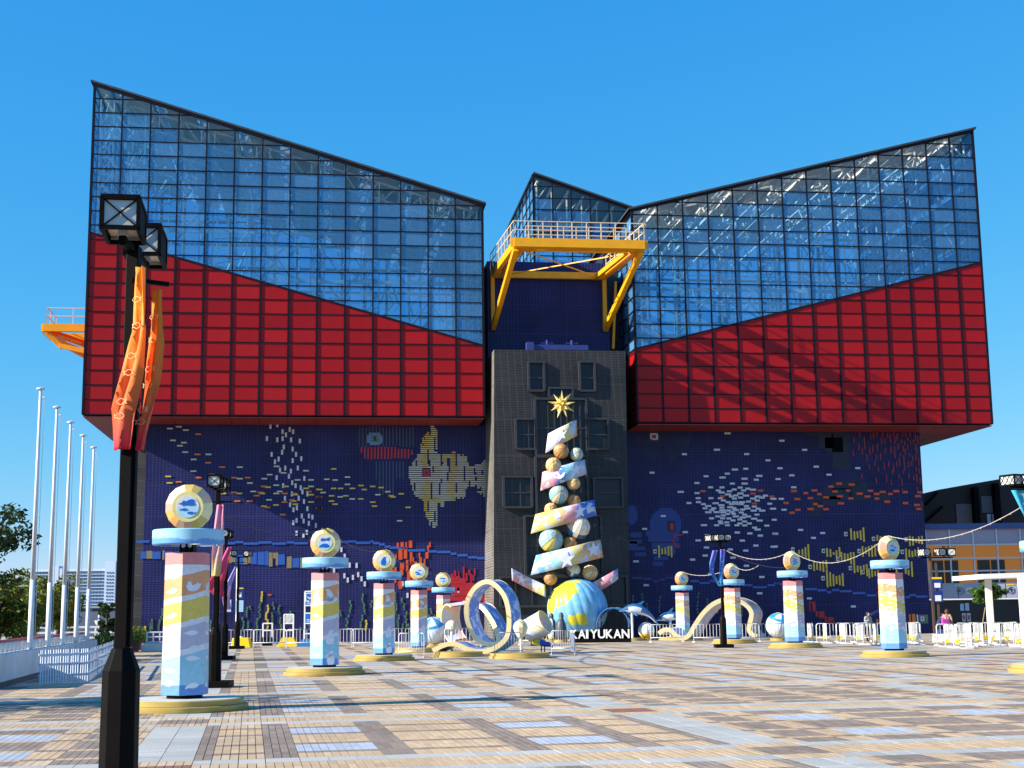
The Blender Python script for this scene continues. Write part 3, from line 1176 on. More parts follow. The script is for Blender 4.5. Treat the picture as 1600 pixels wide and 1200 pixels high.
def tile(px, py, w, h, m, name, par, d=0.0, proud=.05):
    s, z = bpx(px, py, 0)
    key = (par.name, name)
    tcount[key] = tcount.get(key, 0) + 1
    if tcount[key] > 300:
        mb = rest_tiles.setdefault((par, name, m), MB())
        mb.box(s - w * KW / 2, s + w * KW / 2, -proud, .02, z - h * KW / 2, z + h * KW / 2)
        return
    o = link(name, unit_cube(m), par)
    o.location = (s, -proud / 2 + .01 - d, z)
    o.scale = (w * KW, proud + .02, h * KW)
    return o


def T(k):
    ox, oy, f = {1: (220, 640, .175), 2: (490, 640, .175), 3: (220, 820, .175), 4: (490, 820, .175), 5: (980, 650, .15), 6: (1210, 650, .15), 7: (980, 830, .15), 8: (1210, 830, .15)}[k]
    return lambda x, y: (ox + x * f, oy + y * f)


t1, t2, t3, t4, t5, t6, t7, t8 = [T(i) for i in range(1, 9)]
for (x, y) in [(150, 123), (260, 170), (340, 153), (403, 183), (288, 275), (385, 295), (350, 323), (397, 380), (605, 400), (473, 445), (470, 550), (885, 514), (740, 617), (885, 617), (975, 656), (1103, 617),
               (1150, 581), (1213, 507), (1275, 565), (1210, 675), (1005, 731), (1210, 749), (1240, 731), (1400, 628), (1475, 546), (1520, 628), (1520, 686), (1145, 806)]:
    tile(*t1(x, y), 8.6, 2.1, t_cream, "cream_tile", mosL)
for (x, y) in [(245, 597), (258, 655), (735, 749), (880, 749), (1135, 693), (1085, 749), (1295, 686), (1475, 703), (1207, 852), (1380, 760), (1365, 817), (1380, 845), (1520, 760), (1520, 825), (1590, 713), (1100, 863)]:
    tile(*t1(x, y), 8.6, 2.1, t_yel, "yellow_tile", mosL)
for (x, y) in [(513, 220), (507, 400), (602, 475), (727, 514), (835, 608), (955, 608), (518, 607), (340, 646), (632, 579), (833, 740), (862, 817), (973, 817), (1035, 769), (1070, 740), (1100, 686), (1130, 873), (1268, 938), (1285, 749),
               (1373, 750), (1350, 807), (1283, 826), (1500, 732), (1590, 779), (1590, 881)]:
    tile(*t1(x, y), 8.6, 2.1, t_orange, "orange_tile", mosL)
for (x, y) in [(1157, 150), (1220, 137), (1330, 178), (1360, 197), (1266, 197), (1296, 225), (1126, 259), (1219, 270), (1266, 260), (1342, 270), (1420, 281), (1277, 334), (1356, 353), (1262, 381), (1168, 400), (1386, 400), (1231, 442),
               (1433, 438), (1198, 466), (1356, 456), (1290, 522), (1243, 540), (1340, 550), (1402, 522), (1213, 608), (1323, 596), (1460, 615), (1352, 653), (1271, 679), (1382, 680), (1428, 699), (1443, 735), (1350, 753), (1488, 754), (1287, 792),
               (1410, 792), (1457, 820), (1333, 849), (1394, 877), (1363, 894), (1487, 885), (1438, 950), (1501, 950), (1532, 960), (1391, 990), (1362, 1008), (1454, 995), (1500, 1016), (1563, 1035), (1391, 1103), (1452, 1122), (1483, 1095)]:
    tile(*t1(x, y), 3.1, 7.2, t_white, "white_tile", mosL)
for (x, y) in [(20, 1035), (248, 222), (278, 280)]:
    tile(*(t2(x, y) if y > 1000 else t4(x, y)), 3, 7.2, t_white, "white_tile", mosL)
for (x, y) in [(384, 363), (275, 455), (305, 493), (351, 470), (398, 445), (428, 482), (457, 528), (520, 440), (580, 440), (838, 630), (795, 527), (1291, 583), (1246, 615), (322, 360), (182, 412)]:
    tile(*t4(x, y), 3.1, 7.6, t_white, "white_tile", mosL)
for (x, y, c) in [(180, 530, 1), (302, 603, 0), (118, 622, 0), (193, 629, 0), (302, 668, 0), (57, 714, 1), (177, 704, 1), (240, 704, 1), (347, 704, 1), (423, 678, 1), (528, 686, 1), (603, 696, 1), (85, 741, 0), (452, 714, 1), (160, 770, 1), (238, 779, 0),
                  (287, 770, 1), (345, 798, 0), (422, 798, 1), (573, 760, 0), (662, 733, 0), (692, 770, 1), (708, 780, 1), (782, 752, 1), (160, 817, 1), (192, 845, 1), (528, 826, 1), (543, 862, 1), (843, 873, 1), (768, 993, 0), (54, 778, 2), (53, 881, 2)]:
    tile(*t2(x, y), 8.2, 2.1, (t_cream, t_yel, t_orange)[c], ("cream_tile", "yellow_tile", "orange_tile")[c], mosL)
# the big striped fish: rows of (y, spans)
FISH = [(152, [(1045, 1075)]), (170, [(1045, 1090)]), (188, [(1048, 1105)]), (206, [(1015, 1030), (1048, 1105)]), (223, [(1000, 1030), (1045, 1105)]), (241, [(985, 1105)]), (259, [(970, 985), (995, 1075), (1088, 1105)]),
        (277, [(970, 1075), (1088, 1105)]), (295, [(970, 1075), (1088, 1105)]), (313, [(955, 970), (985, 1075), (1088, 1105)]), (331, [(955, 1075), (1088, 1105)]), (349, [(955, 1075), (1088, 1105)]), (367, [(955, 1015), (1030, 1075)]),
        (382, [(955, 1015), (1030, 1105), (1235, 1267)]), (405, [(925, 1015), (1030, 1133), (1148, 1267), (1282, 1308), (1325, 1340)]), (424, [(925, 1015), (1030, 1133), (1148, 1267), (1282, 1370)]),
        (442, [(910, 1015), (1030, 1133), (1148, 1190), (1220, 1267), (1282, 1370)]), (459, [(895, 910), (925, 1015), (1045, 1133), (1148, 1190), (1220, 1267), (1282, 1370), (1515, 1535)]),
        (478, [(880, 910), (925, 1015), (1045, 1133), (1160, 1190), (1220, 1267), (1282, 1385), (1500, 1535)]), (496, [(880, 910), (925, 1028), (1045, 1133), (1148, 1190), (1220, 1267), (1282, 1385), (1440, 1535)]),
        (514, [(850, 1060), (1075, 1205), (1220, 1340), (1355, 1535)]), (532, [(850, 970), (1045, 1060), (1075, 1205), (1220, 1340), (1355, 1430), (1445, 1535)]), (552, [(850, 970), (1045, 1060), (1075, 1205), (1220, 1340), (1355, 1430), (1445, 1500), (1515, 1535)]),
        (571, [(850, 970), (1045, 1190), (1205, 1340), (1355, 1430), (1455, 1500), (1515, 1535)]), (590, [(850, 970), (1045, 1190), (1205, 1340), (1355, 1535)]), (608, [(850, 1190), (1205, 1340), (1355, 1440), (1460, 1535)]),
        (626, [(865, 1133), (1148, 1190), (1205, 1340), (1355, 1440), (1460, 1535)]), (644, [(865, 1133), (1148, 1385), (1400, 1535)]), (663, [(865, 895), (910, 1045), (1060, 1118), (1133, 1267), (1282, 1385), (1400, 1535)]),
        (681, [(880, 895), (910, 1045), (1060, 1118), (1133, 1267), (1282, 1385), (1400, 1440), (1460, 1535)]), (698, [(880, 895), (910, 1045), (1060, 1118), (1133, 1267), (1282, 1370), (1460, 1485), (1500, 1535)]),
        (716, [(880, 895), (910, 1045), (1060, 1118), (1133, 1267), (1282, 1355), (1500, 1535)]), (735, [(895, 1045), (1060, 1118), (1133, 1267), (1282, 1355), (1460, 1535)]), (752, [(895, 1045), (1060, 1118), (1133, 1355), (1485, 1500), (1515, 1530)]),
        (771, [(910, 1045), (1060, 1355), (1515, 1530)]), (789, [(940, 1045), (1060, 1267), (1282, 1308), (1325, 1340)]), (808, [(970, 1267)]), (826, [(985, 1015), (1030, 1165)]), (844, [(985, 1015), (1030, 1105), (1133, 1165)]),
        (862, [(985, 1015), (1030, 1105), (1133, 1165)]), (881, [(985, 1015), (1030, 1105)]), (899, [(985, 1015), (1030, 1105)]), (918, [(1000, 1075), (1090, 1105)]), (936, [(1000, 1075), (1090, 1105)]), (954, [(1000, 1075), (1090, 1105)]),
        (973, [(1015, 1075), (1090, 1105)]), (992, [(1030, 1075), (1090, 1105)]), (1011, [(1030, 1045), (1060, 1105)]), (1029, [(1030, 1045), (1060, 1105)]), (1048, [(1060, 1090)])]
for y, spans in FISH:
    for (a, b) in spans:
        # a bar is laid from short lengths, cream with yellow runs
        x = a
        while x < b - 4:
            e = min(b, x + prng.choice((46, 62, 78)))
            cen = ((x + e) / 2 - 1120) / 260
            yel = (abs(((x + e) / 2 - 1010)) < 26 or abs((x + e) / 2 - 1240) < 22 or y < 300 and prng.random() < .3 or prng.random() < .10)
            tile(*t2((x + e) / 2, y), (e - x) * .175, 1.75, t_yel if yel else t_cream, "fish_bar", mosL)
            x = e
tile(*t2(1007, 565), 9.5, 11.5, t_red, "eye_tile", mosL, proud=.08)
tile(*t2(1008, 568), 3.0, 4, t_dark, "eye_pupil", mosL, proud=.12)
# the dark face with red lips
for i in range(17):
    x = 410 + i * 30
    tile(*t2(x, 240 + 8 * math.sin(i)), 1.8, 30, t_grey, "rib_tile", mosL, proud=.015)
    if 5 <= i <= 13:
        tile(*t2(x, 540 + (70 if 6 <= i <= 10 else 0)), 1.8, 26 + (26 if 6 <= i <= 10 else 0), t_grey, "rib_tile", mosL, proud=.015)
for i, (a, b) in enumerate([(335, 385), (335, 432), (335, 440), (335, 442), (335, 442), (335, 442), (333, 442), (333, 442), (335, 442), (335, 437), (335, 435), (350, 435), (352, 435), (352, 435), (352, 435), (362, 405)]):
    tile(*t2(427 + i * 30, (a + b) / 2), 2.6, (b - a) * .175, t_red, "lip_tile", mosL)
for (dx, dy, w, h) in [(-40, 0, 50, 70), (0, -35, 100, 40), (40, 5, 50, 75), (0, 38, 80, 35), (-55, 5, 25, 40), (60, 5, 20, 40)]:
    tile(*t2(545 + dx, 262 + dy), w * .175, h * .175, t_pblue, "eye_ring_tile", mosL, proud=.03)
tile(*t2(548, 262), 11, 10, t_green, "eye_ring_tile", mosL, proud=.06)
tile(*t2(548, 260), 2.8, 7, t_dark, "eye_pupil", mosL, proud=.09)
# the stepped pale water line
for pts in ([(20, 150, 110), (800, 165, 80), (880, 155, 70), (985, 168, 130), (1110, 158, 110), (1235, 168, 120), (1335, 157, 60), (1430, 165, 120)],):
    for (x, y, w_) in pts:
        tile(*t3(x, y), w_ * .175, 3.4, t_blue, "water_tile", mosL)
for (x, y, w_) in [(275, 152, 60), (340, 148, 80), (440, 160, 130), (520, 148, 35), (560, 163, 60), (610, 175, 50), (660, 195, 50), (710, 205, 60), (790, 208, 100), (920, 228, 150), (1060, 238, 90), (1160, 243, 120), (1250, 258, 50), (1330, 272, 90), (1420, 290, 80), (1500, 298, 80)]:
    tile(*t4(x, y), w_ * .175, 3.6, t_blue, "water_tile", mosL)
# tan and blue blocks
bx_ = [(25, 270, 50, 60, 1), (75, 268, 50, 66, 0), (140, 272, 70, 64, 1), (203, 270, 18, 80, 0), (245, 258, 70, 40, 1), (330, 265, 60, 50, 1), (512, 280, 14, 40, 0), (545, 280, 14, 40, 0), (670, 322, 38, 100, 0), (705, 310, 26, 60, 0), (810, 305, 40, 70, 0), (835, 300, 14, 80, 0), (880, 312, 70, 80, 1),
       (935, 295, 34, 110, 0), (970, 292, 20, 100, 0), (1010, 300, 50, 100, 1), (1075, 300, 60, 110, 1), (1125, 298, 28, 120, 1), (1160, 310, 32, 120, 0), (1190, 275, 36, 50, 0), (1215, 305, 20, 110, 0), (1255, 310, 60, 90, 1), (1325, 335, 42, 100, 0), (1385, 340, 60, 80, 1), (1445, 340, 42, 90, 0), (1570, 300, 40, 60, 0)]
for (x, y, w_, h_, c) in bx_:
    tile(*t3(x, y), w_ * .175, h_ * .175, t_blue if c else t_tan, "block_tile", mosL)
# orange coral
for (x, y0, y1, w_) in [(752, 160, 200, 18), (790, 155, 205, 28), (775, 215, 310, 34), (826, 155, 200, 14), (820, 205, 300, 30), (865, 140, 205, 30), (870, 245, 350, 22), (885, 290, 360, 20), (735, 265, 300, 14), (790, 340, 400, 34), (785, 390, 450, 30), (835, 315, 420, 20), (850, 410, 520, 30), (700, 400, 450, 24),
                    (730, 380, 450, 22), (685, 410, 450, 12), (945, 250, 290, 14), (955, 290, 340, 22), (990, 305, 370, 14), (1012, 245, 300, 26), (1022, 185, 240, 14), (1038, 155, 200, 14), (1015, 380, 400, 22), (775, 500, 570, 30), (730, 480, 520, 14), (880, 490, 515, 30), (1000, 490, 520, 30), (1030, 560, 585, 30), (760, 505, 545, 14), (890, 330, 350, 60)]:
    tile(*t4(x, (y0 + y1) / 2), w_ * .175, (y1 - y0) * .175, t_dorange, "coral_tile", mosL)
# red coral
for (x, y0, y1, w_) in [(1235, 440, 480, 20), (1262, 410, 470, 18), (1295, 415, 470, 10), (1275, 460, 500, 60), (1340, 375, 480, 14), (1365, 430, 500, 14), (1390, 400, 450, 14), (1405, 440, 520, 12), (1438, 390, 450, 12), (1425, 450, 500, 14), (1290, 480, 540, 130), (1330, 520, 590, 200), (1340, 580, 640, 220), (1300, 630, 680, 160), (1490, 610, 680, 40), (1525, 640, 720, 30)]:
    tile(*t4(x, (y0 + y1) / 2), w_ * .175, (y1 - y0) * .175, t_red, "coral_tile", mosL)
# green weed in stepped stacks
for (k, x, y0, y1) in [(3, 100, 840, 930), (3, 85, 870, 950), (3, 165, 840, 950), (3, 187, 745, 840), (3, 620, 850, 940), (3, 672, 870, 940), (3, 868, 830, 960), (3, 912, 820, 960), (3, 945, 730, 820), (3, 978, 720, 760), (3, 958, 860, 960), (3, 1060, 700, 830), (3, 1040, 830, 960), (3, 1078, 680, 700), (3, 1185, 690, 760),
                      (3, 1170, 780, 880), (3, 1235, 715, 800), (3, 1247, 820, 960), (3, 1330, 765, 800), (3, 1500, 890, 930), (3, 1420, 910, 960), (4, 240, 760, 820), (4, 330, 670, 790), (4, 318, 800, 830), (4, 298, 830, 940), (4, 440, 610, 700), (4, 455, 700, 790), (4, 435, 800, 860), (4, 425, 860, 940), (4, 515, 670, 740),
                      (4, 733, 600, 800), (4, 755, 800, 930), (4, 792, 650, 690), (4, 806, 700, 750), (4, 825, 770, 940), (4, 790, 880, 930), (4, 860, 780, 850), (4, 850, 880, 940), (4, 1050, 740, 790), (4, 1035, 800, 830), (4, 1080, 800, 840)]:
    y = y0
    f = (t3, t4)[k - 3]
    while y < y1:
        h_ = min(prng.choice((20, 28, 36)), max(14, y1 - y))
        tile(*f(x + prng.choice((-5, 0, 5)), y + h_ / 2), 2.6, (h_ - 5) * .175, t_green, "weed_tile", mosL)
        y += h_
for (k, x, y0, y1) in [(3, 1078, 595, 670), (3, 1138, 715, 770), (3, 1122, 780, 840), (3, 1136, 845, 890), (3, 1133, 900, 925), (3, 35, 905, 935), (4, 468, 850, 940)]:
    y = y0
    f = (t3, t4)[k - 3]
    while y < y1:
        tile(*f(x + prng.choice((-4, 0, 4)), y + 10), 2.8, 3.6, t_yel, "yellow_tile", mosL)
        y += 24
tile(*t3(1150, 626), 5.5, 2.5, t_dorange, "orange_tile", mosL)
# ---- right wall: white shoal
W5 = [(1043, 181), (933, 352), (594, 398), (1243, 397), (1464, 462), (257, 591), (1233, 550), (1120, 558), (1041, 601), (991, 641), (820, 628), (1374, 624), (1343, 664), (1220, 654), (1222, 704), (1094, 704), (725, 698), (867, 743), (986, 744), (1176, 746), (1256, 757), (1112, 766), (1308, 768), (1210, 776), (948, 776),
      (982, 797), (1064, 785), (556, 791), (726, 803), (1049, 817), (1178, 807), (1130, 828), (1235, 829), (1180, 850), (1085, 838), (1115, 860), (1359, 839), (1438, 830), (1400, 850), (1311, 860), (1521, 863), (1353, 881), (738, 856), (870, 856), (968, 857), (1000, 880), (642, 907), (740, 897), (791, 918), (920, 909), (1050, 898),
      (1122, 898), (1195, 898), (1262, 891), (1483, 914), (841, 938), (980, 930), (1085, 918), (1140, 915), (1180, 918), (1240, 938), (1322, 944), (808, 962), (900, 962), (985, 955), (1072, 950), (1110, 960), (1250, 963), (1363, 966), (1517, 966), (880, 980), (990, 982), (1055, 985), (1130, 980), (1200, 975), (1316, 986), (1405, 986),
      (843, 1003), (930, 1002), (1000, 1004), (1090, 1001), (1186, 1005), (1055, 1020), (1100, 1020), (1220, 1028), (1350, 1028), (374, 1042), (943, 1046), (1000, 1036), (1130, 1046), (1262, 1047), (878, 1066), (992, 1066), (1058, 1067), (1203, 1057), (1320, 1070), (1172, 1078), (1378, 1090), (1530, 1081), (1100, 1088), (967, 1098),
      (1222, 1099), (975, 1118), (1035, 1108), (1172, 1120), (1270, 1120), (798, 1137), (929, 1138), (1042, 1138), (1141, 1138), (1222, 1140), (1452, 1142), (1325, 1163), (1357, 1183), (180, 1176)]
for (x, y) in W5:
    tile(*t5(x, y), prng.choice((8, 8, 10)), 3.1, t_white, "white_tile", mosR)
for (x, y) in [(787, 783), (990, 836), (1388, 777), (1308, 808), (1505, 839), (1323, 912)]:
    tile(*t5(x, y), 8.5, 3.2, t_dorange, "orange_tile", mosR)
for (x, y) in [(76, 258), (313, 353), (433, 528), (56, 544), (866, 543), (566, 612), (180, 618), (37, 657), (200, 743), (70, 863), (98, 977), (270, 1187)]:
    tile(*t6(x, y), 8.5, 3.1, t_white, "white_tile", mosR)
for (x, y) in [(202, 782), (325, 803), (413, 775), (587, 735), (672, 705), (803, 715), (468, 815), (630, 787), (766, 777), (886, 809), (997, 779), (1063, 811), (1126, 791), (1205, 812), (1267, 783), (1363, 793), (1516, 795), (537, 848), (680, 837), (793, 859), (968, 839), (1066, 861), (237, 866), (373, 856), (120, 906), (426, 917),
               (476, 939), (691, 910), (1173, 893), (1362, 907), (1493, 835), (1483, 927), (1506, 967), (373, 969), (535, 971), (242, 977), (181, 1008)]:
    tile(*t6(x, y), prng.choice((7.5, 9, 10)), 3.7, t_dorange, "orange_tile", mosR)
for (x, y0, y1) in [(884, 160, 230), (825, 220, 275), (935, 210, 350), (878, 285, 360), (912, 330, 400), (818, 360, 420), (962, 400, 465), (998, 180, 245), (1028, 165, 235), (1062, 160, 215), (990, 320, 410), (1020, 300, 380), (1068, 285, 360), (1125, 160, 215), (1113, 225, 300), (1145, 230, 290), (1103, 380, 460), (1058, 400, 460),
                    (1045, 465, 520), (985, 500, 560), (1080, 530, 580), (908, 598, 655), (1058, 635, 710), (1142, 490, 565), (1188, 470, 535), (1165, 605, 695), (1215, 665, 720), (1150, 335, 390), (1212, 315, 390), (1205, 180, 280), (1175, 170, 235), (1235, 165, 215), (1253, 210, 290), (1275, 180, 260), (1250, 315, 440), (1288, 285, 350),
                    (1270, 470, 530), (1238, 495, 580), (1225, 560, 610), (1300, 430, 520), (1310, 380, 420), (1320, 240, 290), (1330, 160, 220), (1363, 165, 215), (1353, 260, 300), (1340, 310, 370), (1360, 340, 400), (1345, 410, 490), (1353, 490, 570), (1340, 560, 600), (1295, 605, 650), (1325, 650, 730), (1330, 750, 810), (1385, 225, 260),
                    (1410, 170, 220), (1413, 255, 300), (1385, 300, 350), (1405, 385, 425), (1395, 470, 540), (1425, 470, 525), (1400, 600, 655), (1438, 415, 470), (1445, 245, 285), (1465, 180, 260), (1468, 290, 360), (1480, 330, 390), (1470, 400, 465), (1490, 200, 300), (1500, 430, 520), (1475, 530, 580), (1505, 540, 600), (1450, 615, 670),
                    (1480, 600, 700), (1515, 640, 710), (1485, 735, 800), (1530, 890, 970)]:
    tile(*t6(x, (y0 + y1) / 2), 2.4, (y1 - y0) * .15, t_dred, "red_tile", mosR)
for (x, y) in [(603, 10), (833, 42), (738, 96), (824, 170), (1072, 190), (811, 254), (680, 296), (1100, 276), (91, 315), (1198, 98), (1145, 14), (1385, 46), (1276, 23), (1338, 150), (1233, 202), (1519, 162), (1240, 360), (867, 443), (1400, 477), (197, 562), (1378, 647), (915, 839), (1537, 25)]:
    tile(*t7(x, y), 8.5, 3.3, t_white, "white_tile", mosR)
for (x, y) in [(500, 19), (405, 70), (362, 700), (820, 784), (12, 28), (8, 160)]:
    tile(*t8(x, y), 8, 3.1, t_white, "white_tile", mosR)
# yellow striped fish: eye square and five upright bars each
def bar_fish(f, ex_, ey_, bars):
    tile(*f(ex_ - 12, ey_), 11, 9, t_dark, "head_tile", mosR, proud=.02)
    tile(*f(ex_, ey_), 5.2, 6.6, t_white, "eye_tile", mosR)
    tile(*f(ex_ + 2, ey_ + 2), 2.4, 2.4, t_dark, "eye_pupil", mosR, proud=.09)
    for (x, a, b) in bars:
        tile(*f(x, (a + b) / 2), 2.7, (b - a) * .15, t_yel, "yellow_bar", mosR)


bar_fish(t7, 287, 210, [(330, 148, 272), (362, 178, 240), (395, 168, 240), (428, 155, 255), (460, 155, 272)])
bar_fish(t8, 370, 372, [(410, 310, 415), (442, 330, 405), (475, 320, 413), (507, 308, 425), (540, 300, 400)])
bar_fish(t8, 505, 490, [(547, 380, 585), (580, 425, 575), (613, 450, 572), (645, 468, 550), (678, 458, 563), (710, 437, 572)])
bar_fish(t8, 508, 205, [(547, 175, 268), (582, 187, 268), (615, 218, 245), (645, 200, 268), (677, 165, 270)])
bar_fish(t8, 657, 290, [(697, 215, 318), (730, 228, 318), (763, 235, 310), (795, 218, 345), (828, 218, 438)])
bar_fish(t8, 790, 384, [(865, 360, 425), (898, 362, 455), (930, 352, 420), (962, 342, 470)])
bar_fish(t8, 880, 208, [(917, 155, 268), (950, 168, 237), (982, 155, 265), (1015, 145, 270), (1048, 135, 262)])
bar_fish(t8, 742, 30, [(797, -30, 92), (832, 0, 92), (863, 0, 72), (896, -10, 92), (928, -40, 112)])
bar_fish(t8, 1030, 80, [(1070, 40, 100), (1103, 50, 130), (1135, 60, 120)])
bar_fish(t8, 1370, 85, [(1408, 48, 155), (1440, 55, 150), (1473, 75, 120), (1503, 55, 130), (1535, 48, 135)])
bar_fish(t8, 1330, 215, [(1370, 180, 300), (1403, 190, 270), (1435, 205, 270), (1465, 190, 262), (1497, 168, 272)])
bar_fish(t8, 920, 425, [(985, 390, 490), (1015, 390, 478), (1047, 415, 468), (1078, 405, 465), (1270, 360, 450), (1365, 390, 445), (1395, 400, 460), (1430, 315, 478)])
bar_fish(t8, 190, 190, [(290, 185, 262), (322, 165, 278), (353, 135, 298), (255, 195, 240)])
# blue round-headed fish with a red eye, and dark patches
for (cx_, cy_, a, b, m_) in [(48, 1030, 60, 100, 0), (400, 1130, 170, 170, 0)]:
    for r_i in range(-6, 7):
        yy = cy_ + r_i * b / 6.5
        hw = a * math.sqrt(max(0, 1 - (r_i / 6.6) ** 2))
        tile(*t5(cx_, yy), hw * 2 * .15, b / 6.5 * .15 + .05, t_dblue, "blue_body_tile", mosR, proud=.012)
for (x, y, w_, h_) in [(370, 20, 360, 60), (380, 80, 330, 60), (90, 40, 120, 50), (90, 110, 130, 40), (110, 180, 150, 40), (400, 150, 300, 60), (380, 215, 250, 60), (350, 280, 150, 40), (320, 340, 110, 40), (140, 240, 120, 40), (60, 150, 90, 90)]:
    tile(*t7(x, y), w_ * .15, h_ * .15, t_dblue, "blue_body_tile", mosR, proud=.014)
tile(*t5(460, 1148), 13, 17, t_dark, "eye_tile", mosR, proud=.03)
tile(*t5(462, 1155), 6, 11, t_red, "eye_pupil", mosR, proud=.07)
for (x, y, w_, h_) in [(545, 40, 75, 14), (495, 60, 14, 40), (470, 95, 30, 14), (480, 115, 14, 30), (500, 140, 20, 20), (525, 157, 50, 14)]:
    tile(*t7(x, y), w_ * .15, h_ * .15, t_red, "mouth_tile", mosR)
for (x, y, w_, h_) in [(690, 350, 190, 420), (620, 300, 200, 160), (540, 260, 160, 160), (690, 720, 200, 100), (660, 810, 320, 120), (560, 880, 280, 90), (440, 960, 130, 160), (830, 700, 120, 100), (870, 780, 200, 200), (1120, 840, 200, 80), (560, 180, 500, 50)]:
    tile(*t6(x, y), w_ * .15, h_ * .15, t_dark, "dark_tile", mosR, proud=.010)
# eye on the hatched head
tile(*t5(277, 212), 18, 18, t_dark, "eye_ring_tile", mosR, proud=.02)
for (x, y, w_, h_) in [(275, 188, 70, 16), (250, 215, 26, 50), (307, 215, 26, 60), (285, 243, 60, 14)]:
    tile(*t5(x, y), w_ * .15, h_ * .15, t_white, "eye_tile", mosR, proud=.05)
tile(*t5(276, 216), 7, 4.5, t_red, "eye_pupil", mosR, proud=.07)
hat = MB()
for j in range(32):
    y = 135 + j * 11
    for i in range(40):
        x = 45 + i * 17 + (j % 2) * 8
        if x > 690 - j * 3 or x < 40 + j * 4:
            continue
        if j > 16 and abs(x - 360) < 20 + (j - 16) * 4:
            continue
        if j > 18 and (x < 100 + (j - 18) * 13 or x > 640 - (j - 18) * 13):
            continue
        if math.hypot(x - 277, (y - 212)) < 55:
            continue
        s, z = bpx(*t5(x, y), 0)
        hat.box(s - 9 * .15 * KW / 2, s + 9 * .15 * KW / 2, -.03, .02, z - 3.5 * .15 * KW / 2, z + 3.5 * .15 * KW / 2)
hat.build("hatch_tile", [t_grey], mosR, kind="stuff")
# water line, red steps, small picture at lower right
for (x, y, w_) in [(100, 487, 110), (210, 497, 90), (300, 522, 60), (365, 505, 70), (440, 485, 80), (540, 500, 60), (700, 520, 90), (805, 540, 110), (895, 518, 70), (1250, 562, 110), (1380, 583, 150), (1500, 562, 80), (1560, 540, 50)]:
    tile(*t7(x, y), w_ * .15, 3.2, t_dblue if x < 600 else t_blue, "water_tile", mosR)
for (x, y, w_) in [(20, 542, 60), (85, 552, 70), (380, 603, 130), (495, 615, 100), (568, 635, 45), (635, 613, 80), (740, 625, 130), (880, 645, 140), (1010, 668, 110), (1080, 645, 30), (1385, 688, 50), (1435, 665, 70), (1530, 680, 130)]:
    tile(*t8(x, y), w_ * .15, 3.4, t_blue, "water_tile", mosR)
for (x, y, w_, h_) in [(365, 780, 14, 110), (410, 785, 34, 100), (440, 860, 28, 60), (490, 870, 60, 70), (535, 920, 28, 60), (585, 925, 60, 60), (605, 950, 30, 30), (385, 745, 20, 20)]:
    tile(*t8(x, y), w_ * .15, h_ * .15, t_red, "red_tile", mosR)
for (x, y, w_, h_, m_) in [(1070, 945, 24, 60, t_orange), (1410, 910, 20, 90, t_orange), (1450, 912, 36, 100, t_orange), (1490, 915, 16, 95, t_white), (1545, 915, 80, 90, t_green), (1590, 915, 20, 90, t_green), (1115, 900, 14, 60, t_orange)]:
    tile(*t8(x, y), w_ * .15, h_ * .15, m_, "orange_tile" if m_ is t_orange else "picture_tile", mosR, proud=.03)
tile(*t8(1538, 912), 6, 7, t_white, "picture_tile", mosR, proud=.06)
tile(*t8(1538, 910), 2, 3, t_red, "picture_tile", mosR, proud=.09)
for (x, y0, y1) in [(55, 680, 760), (155, 660, 900), (340, 690, 850), (740, 650, 720), (735, 740, 850), (830, 710, 960), (870, 860, 930), (210, 760, 950), (60, 760, 900), (1190, 800, 900)]:
    y = y0
    while y < y1:
        tile(*t7(x + prng.choice((-5, 0, 5)), y), 2.4, 3.8, t_green, "weed_tile", mosR, proud=.02)
        y += 36
for (par, name, m), mb in rest_tiles.items():
    mb.build(name, [m], par, kind="stuff")

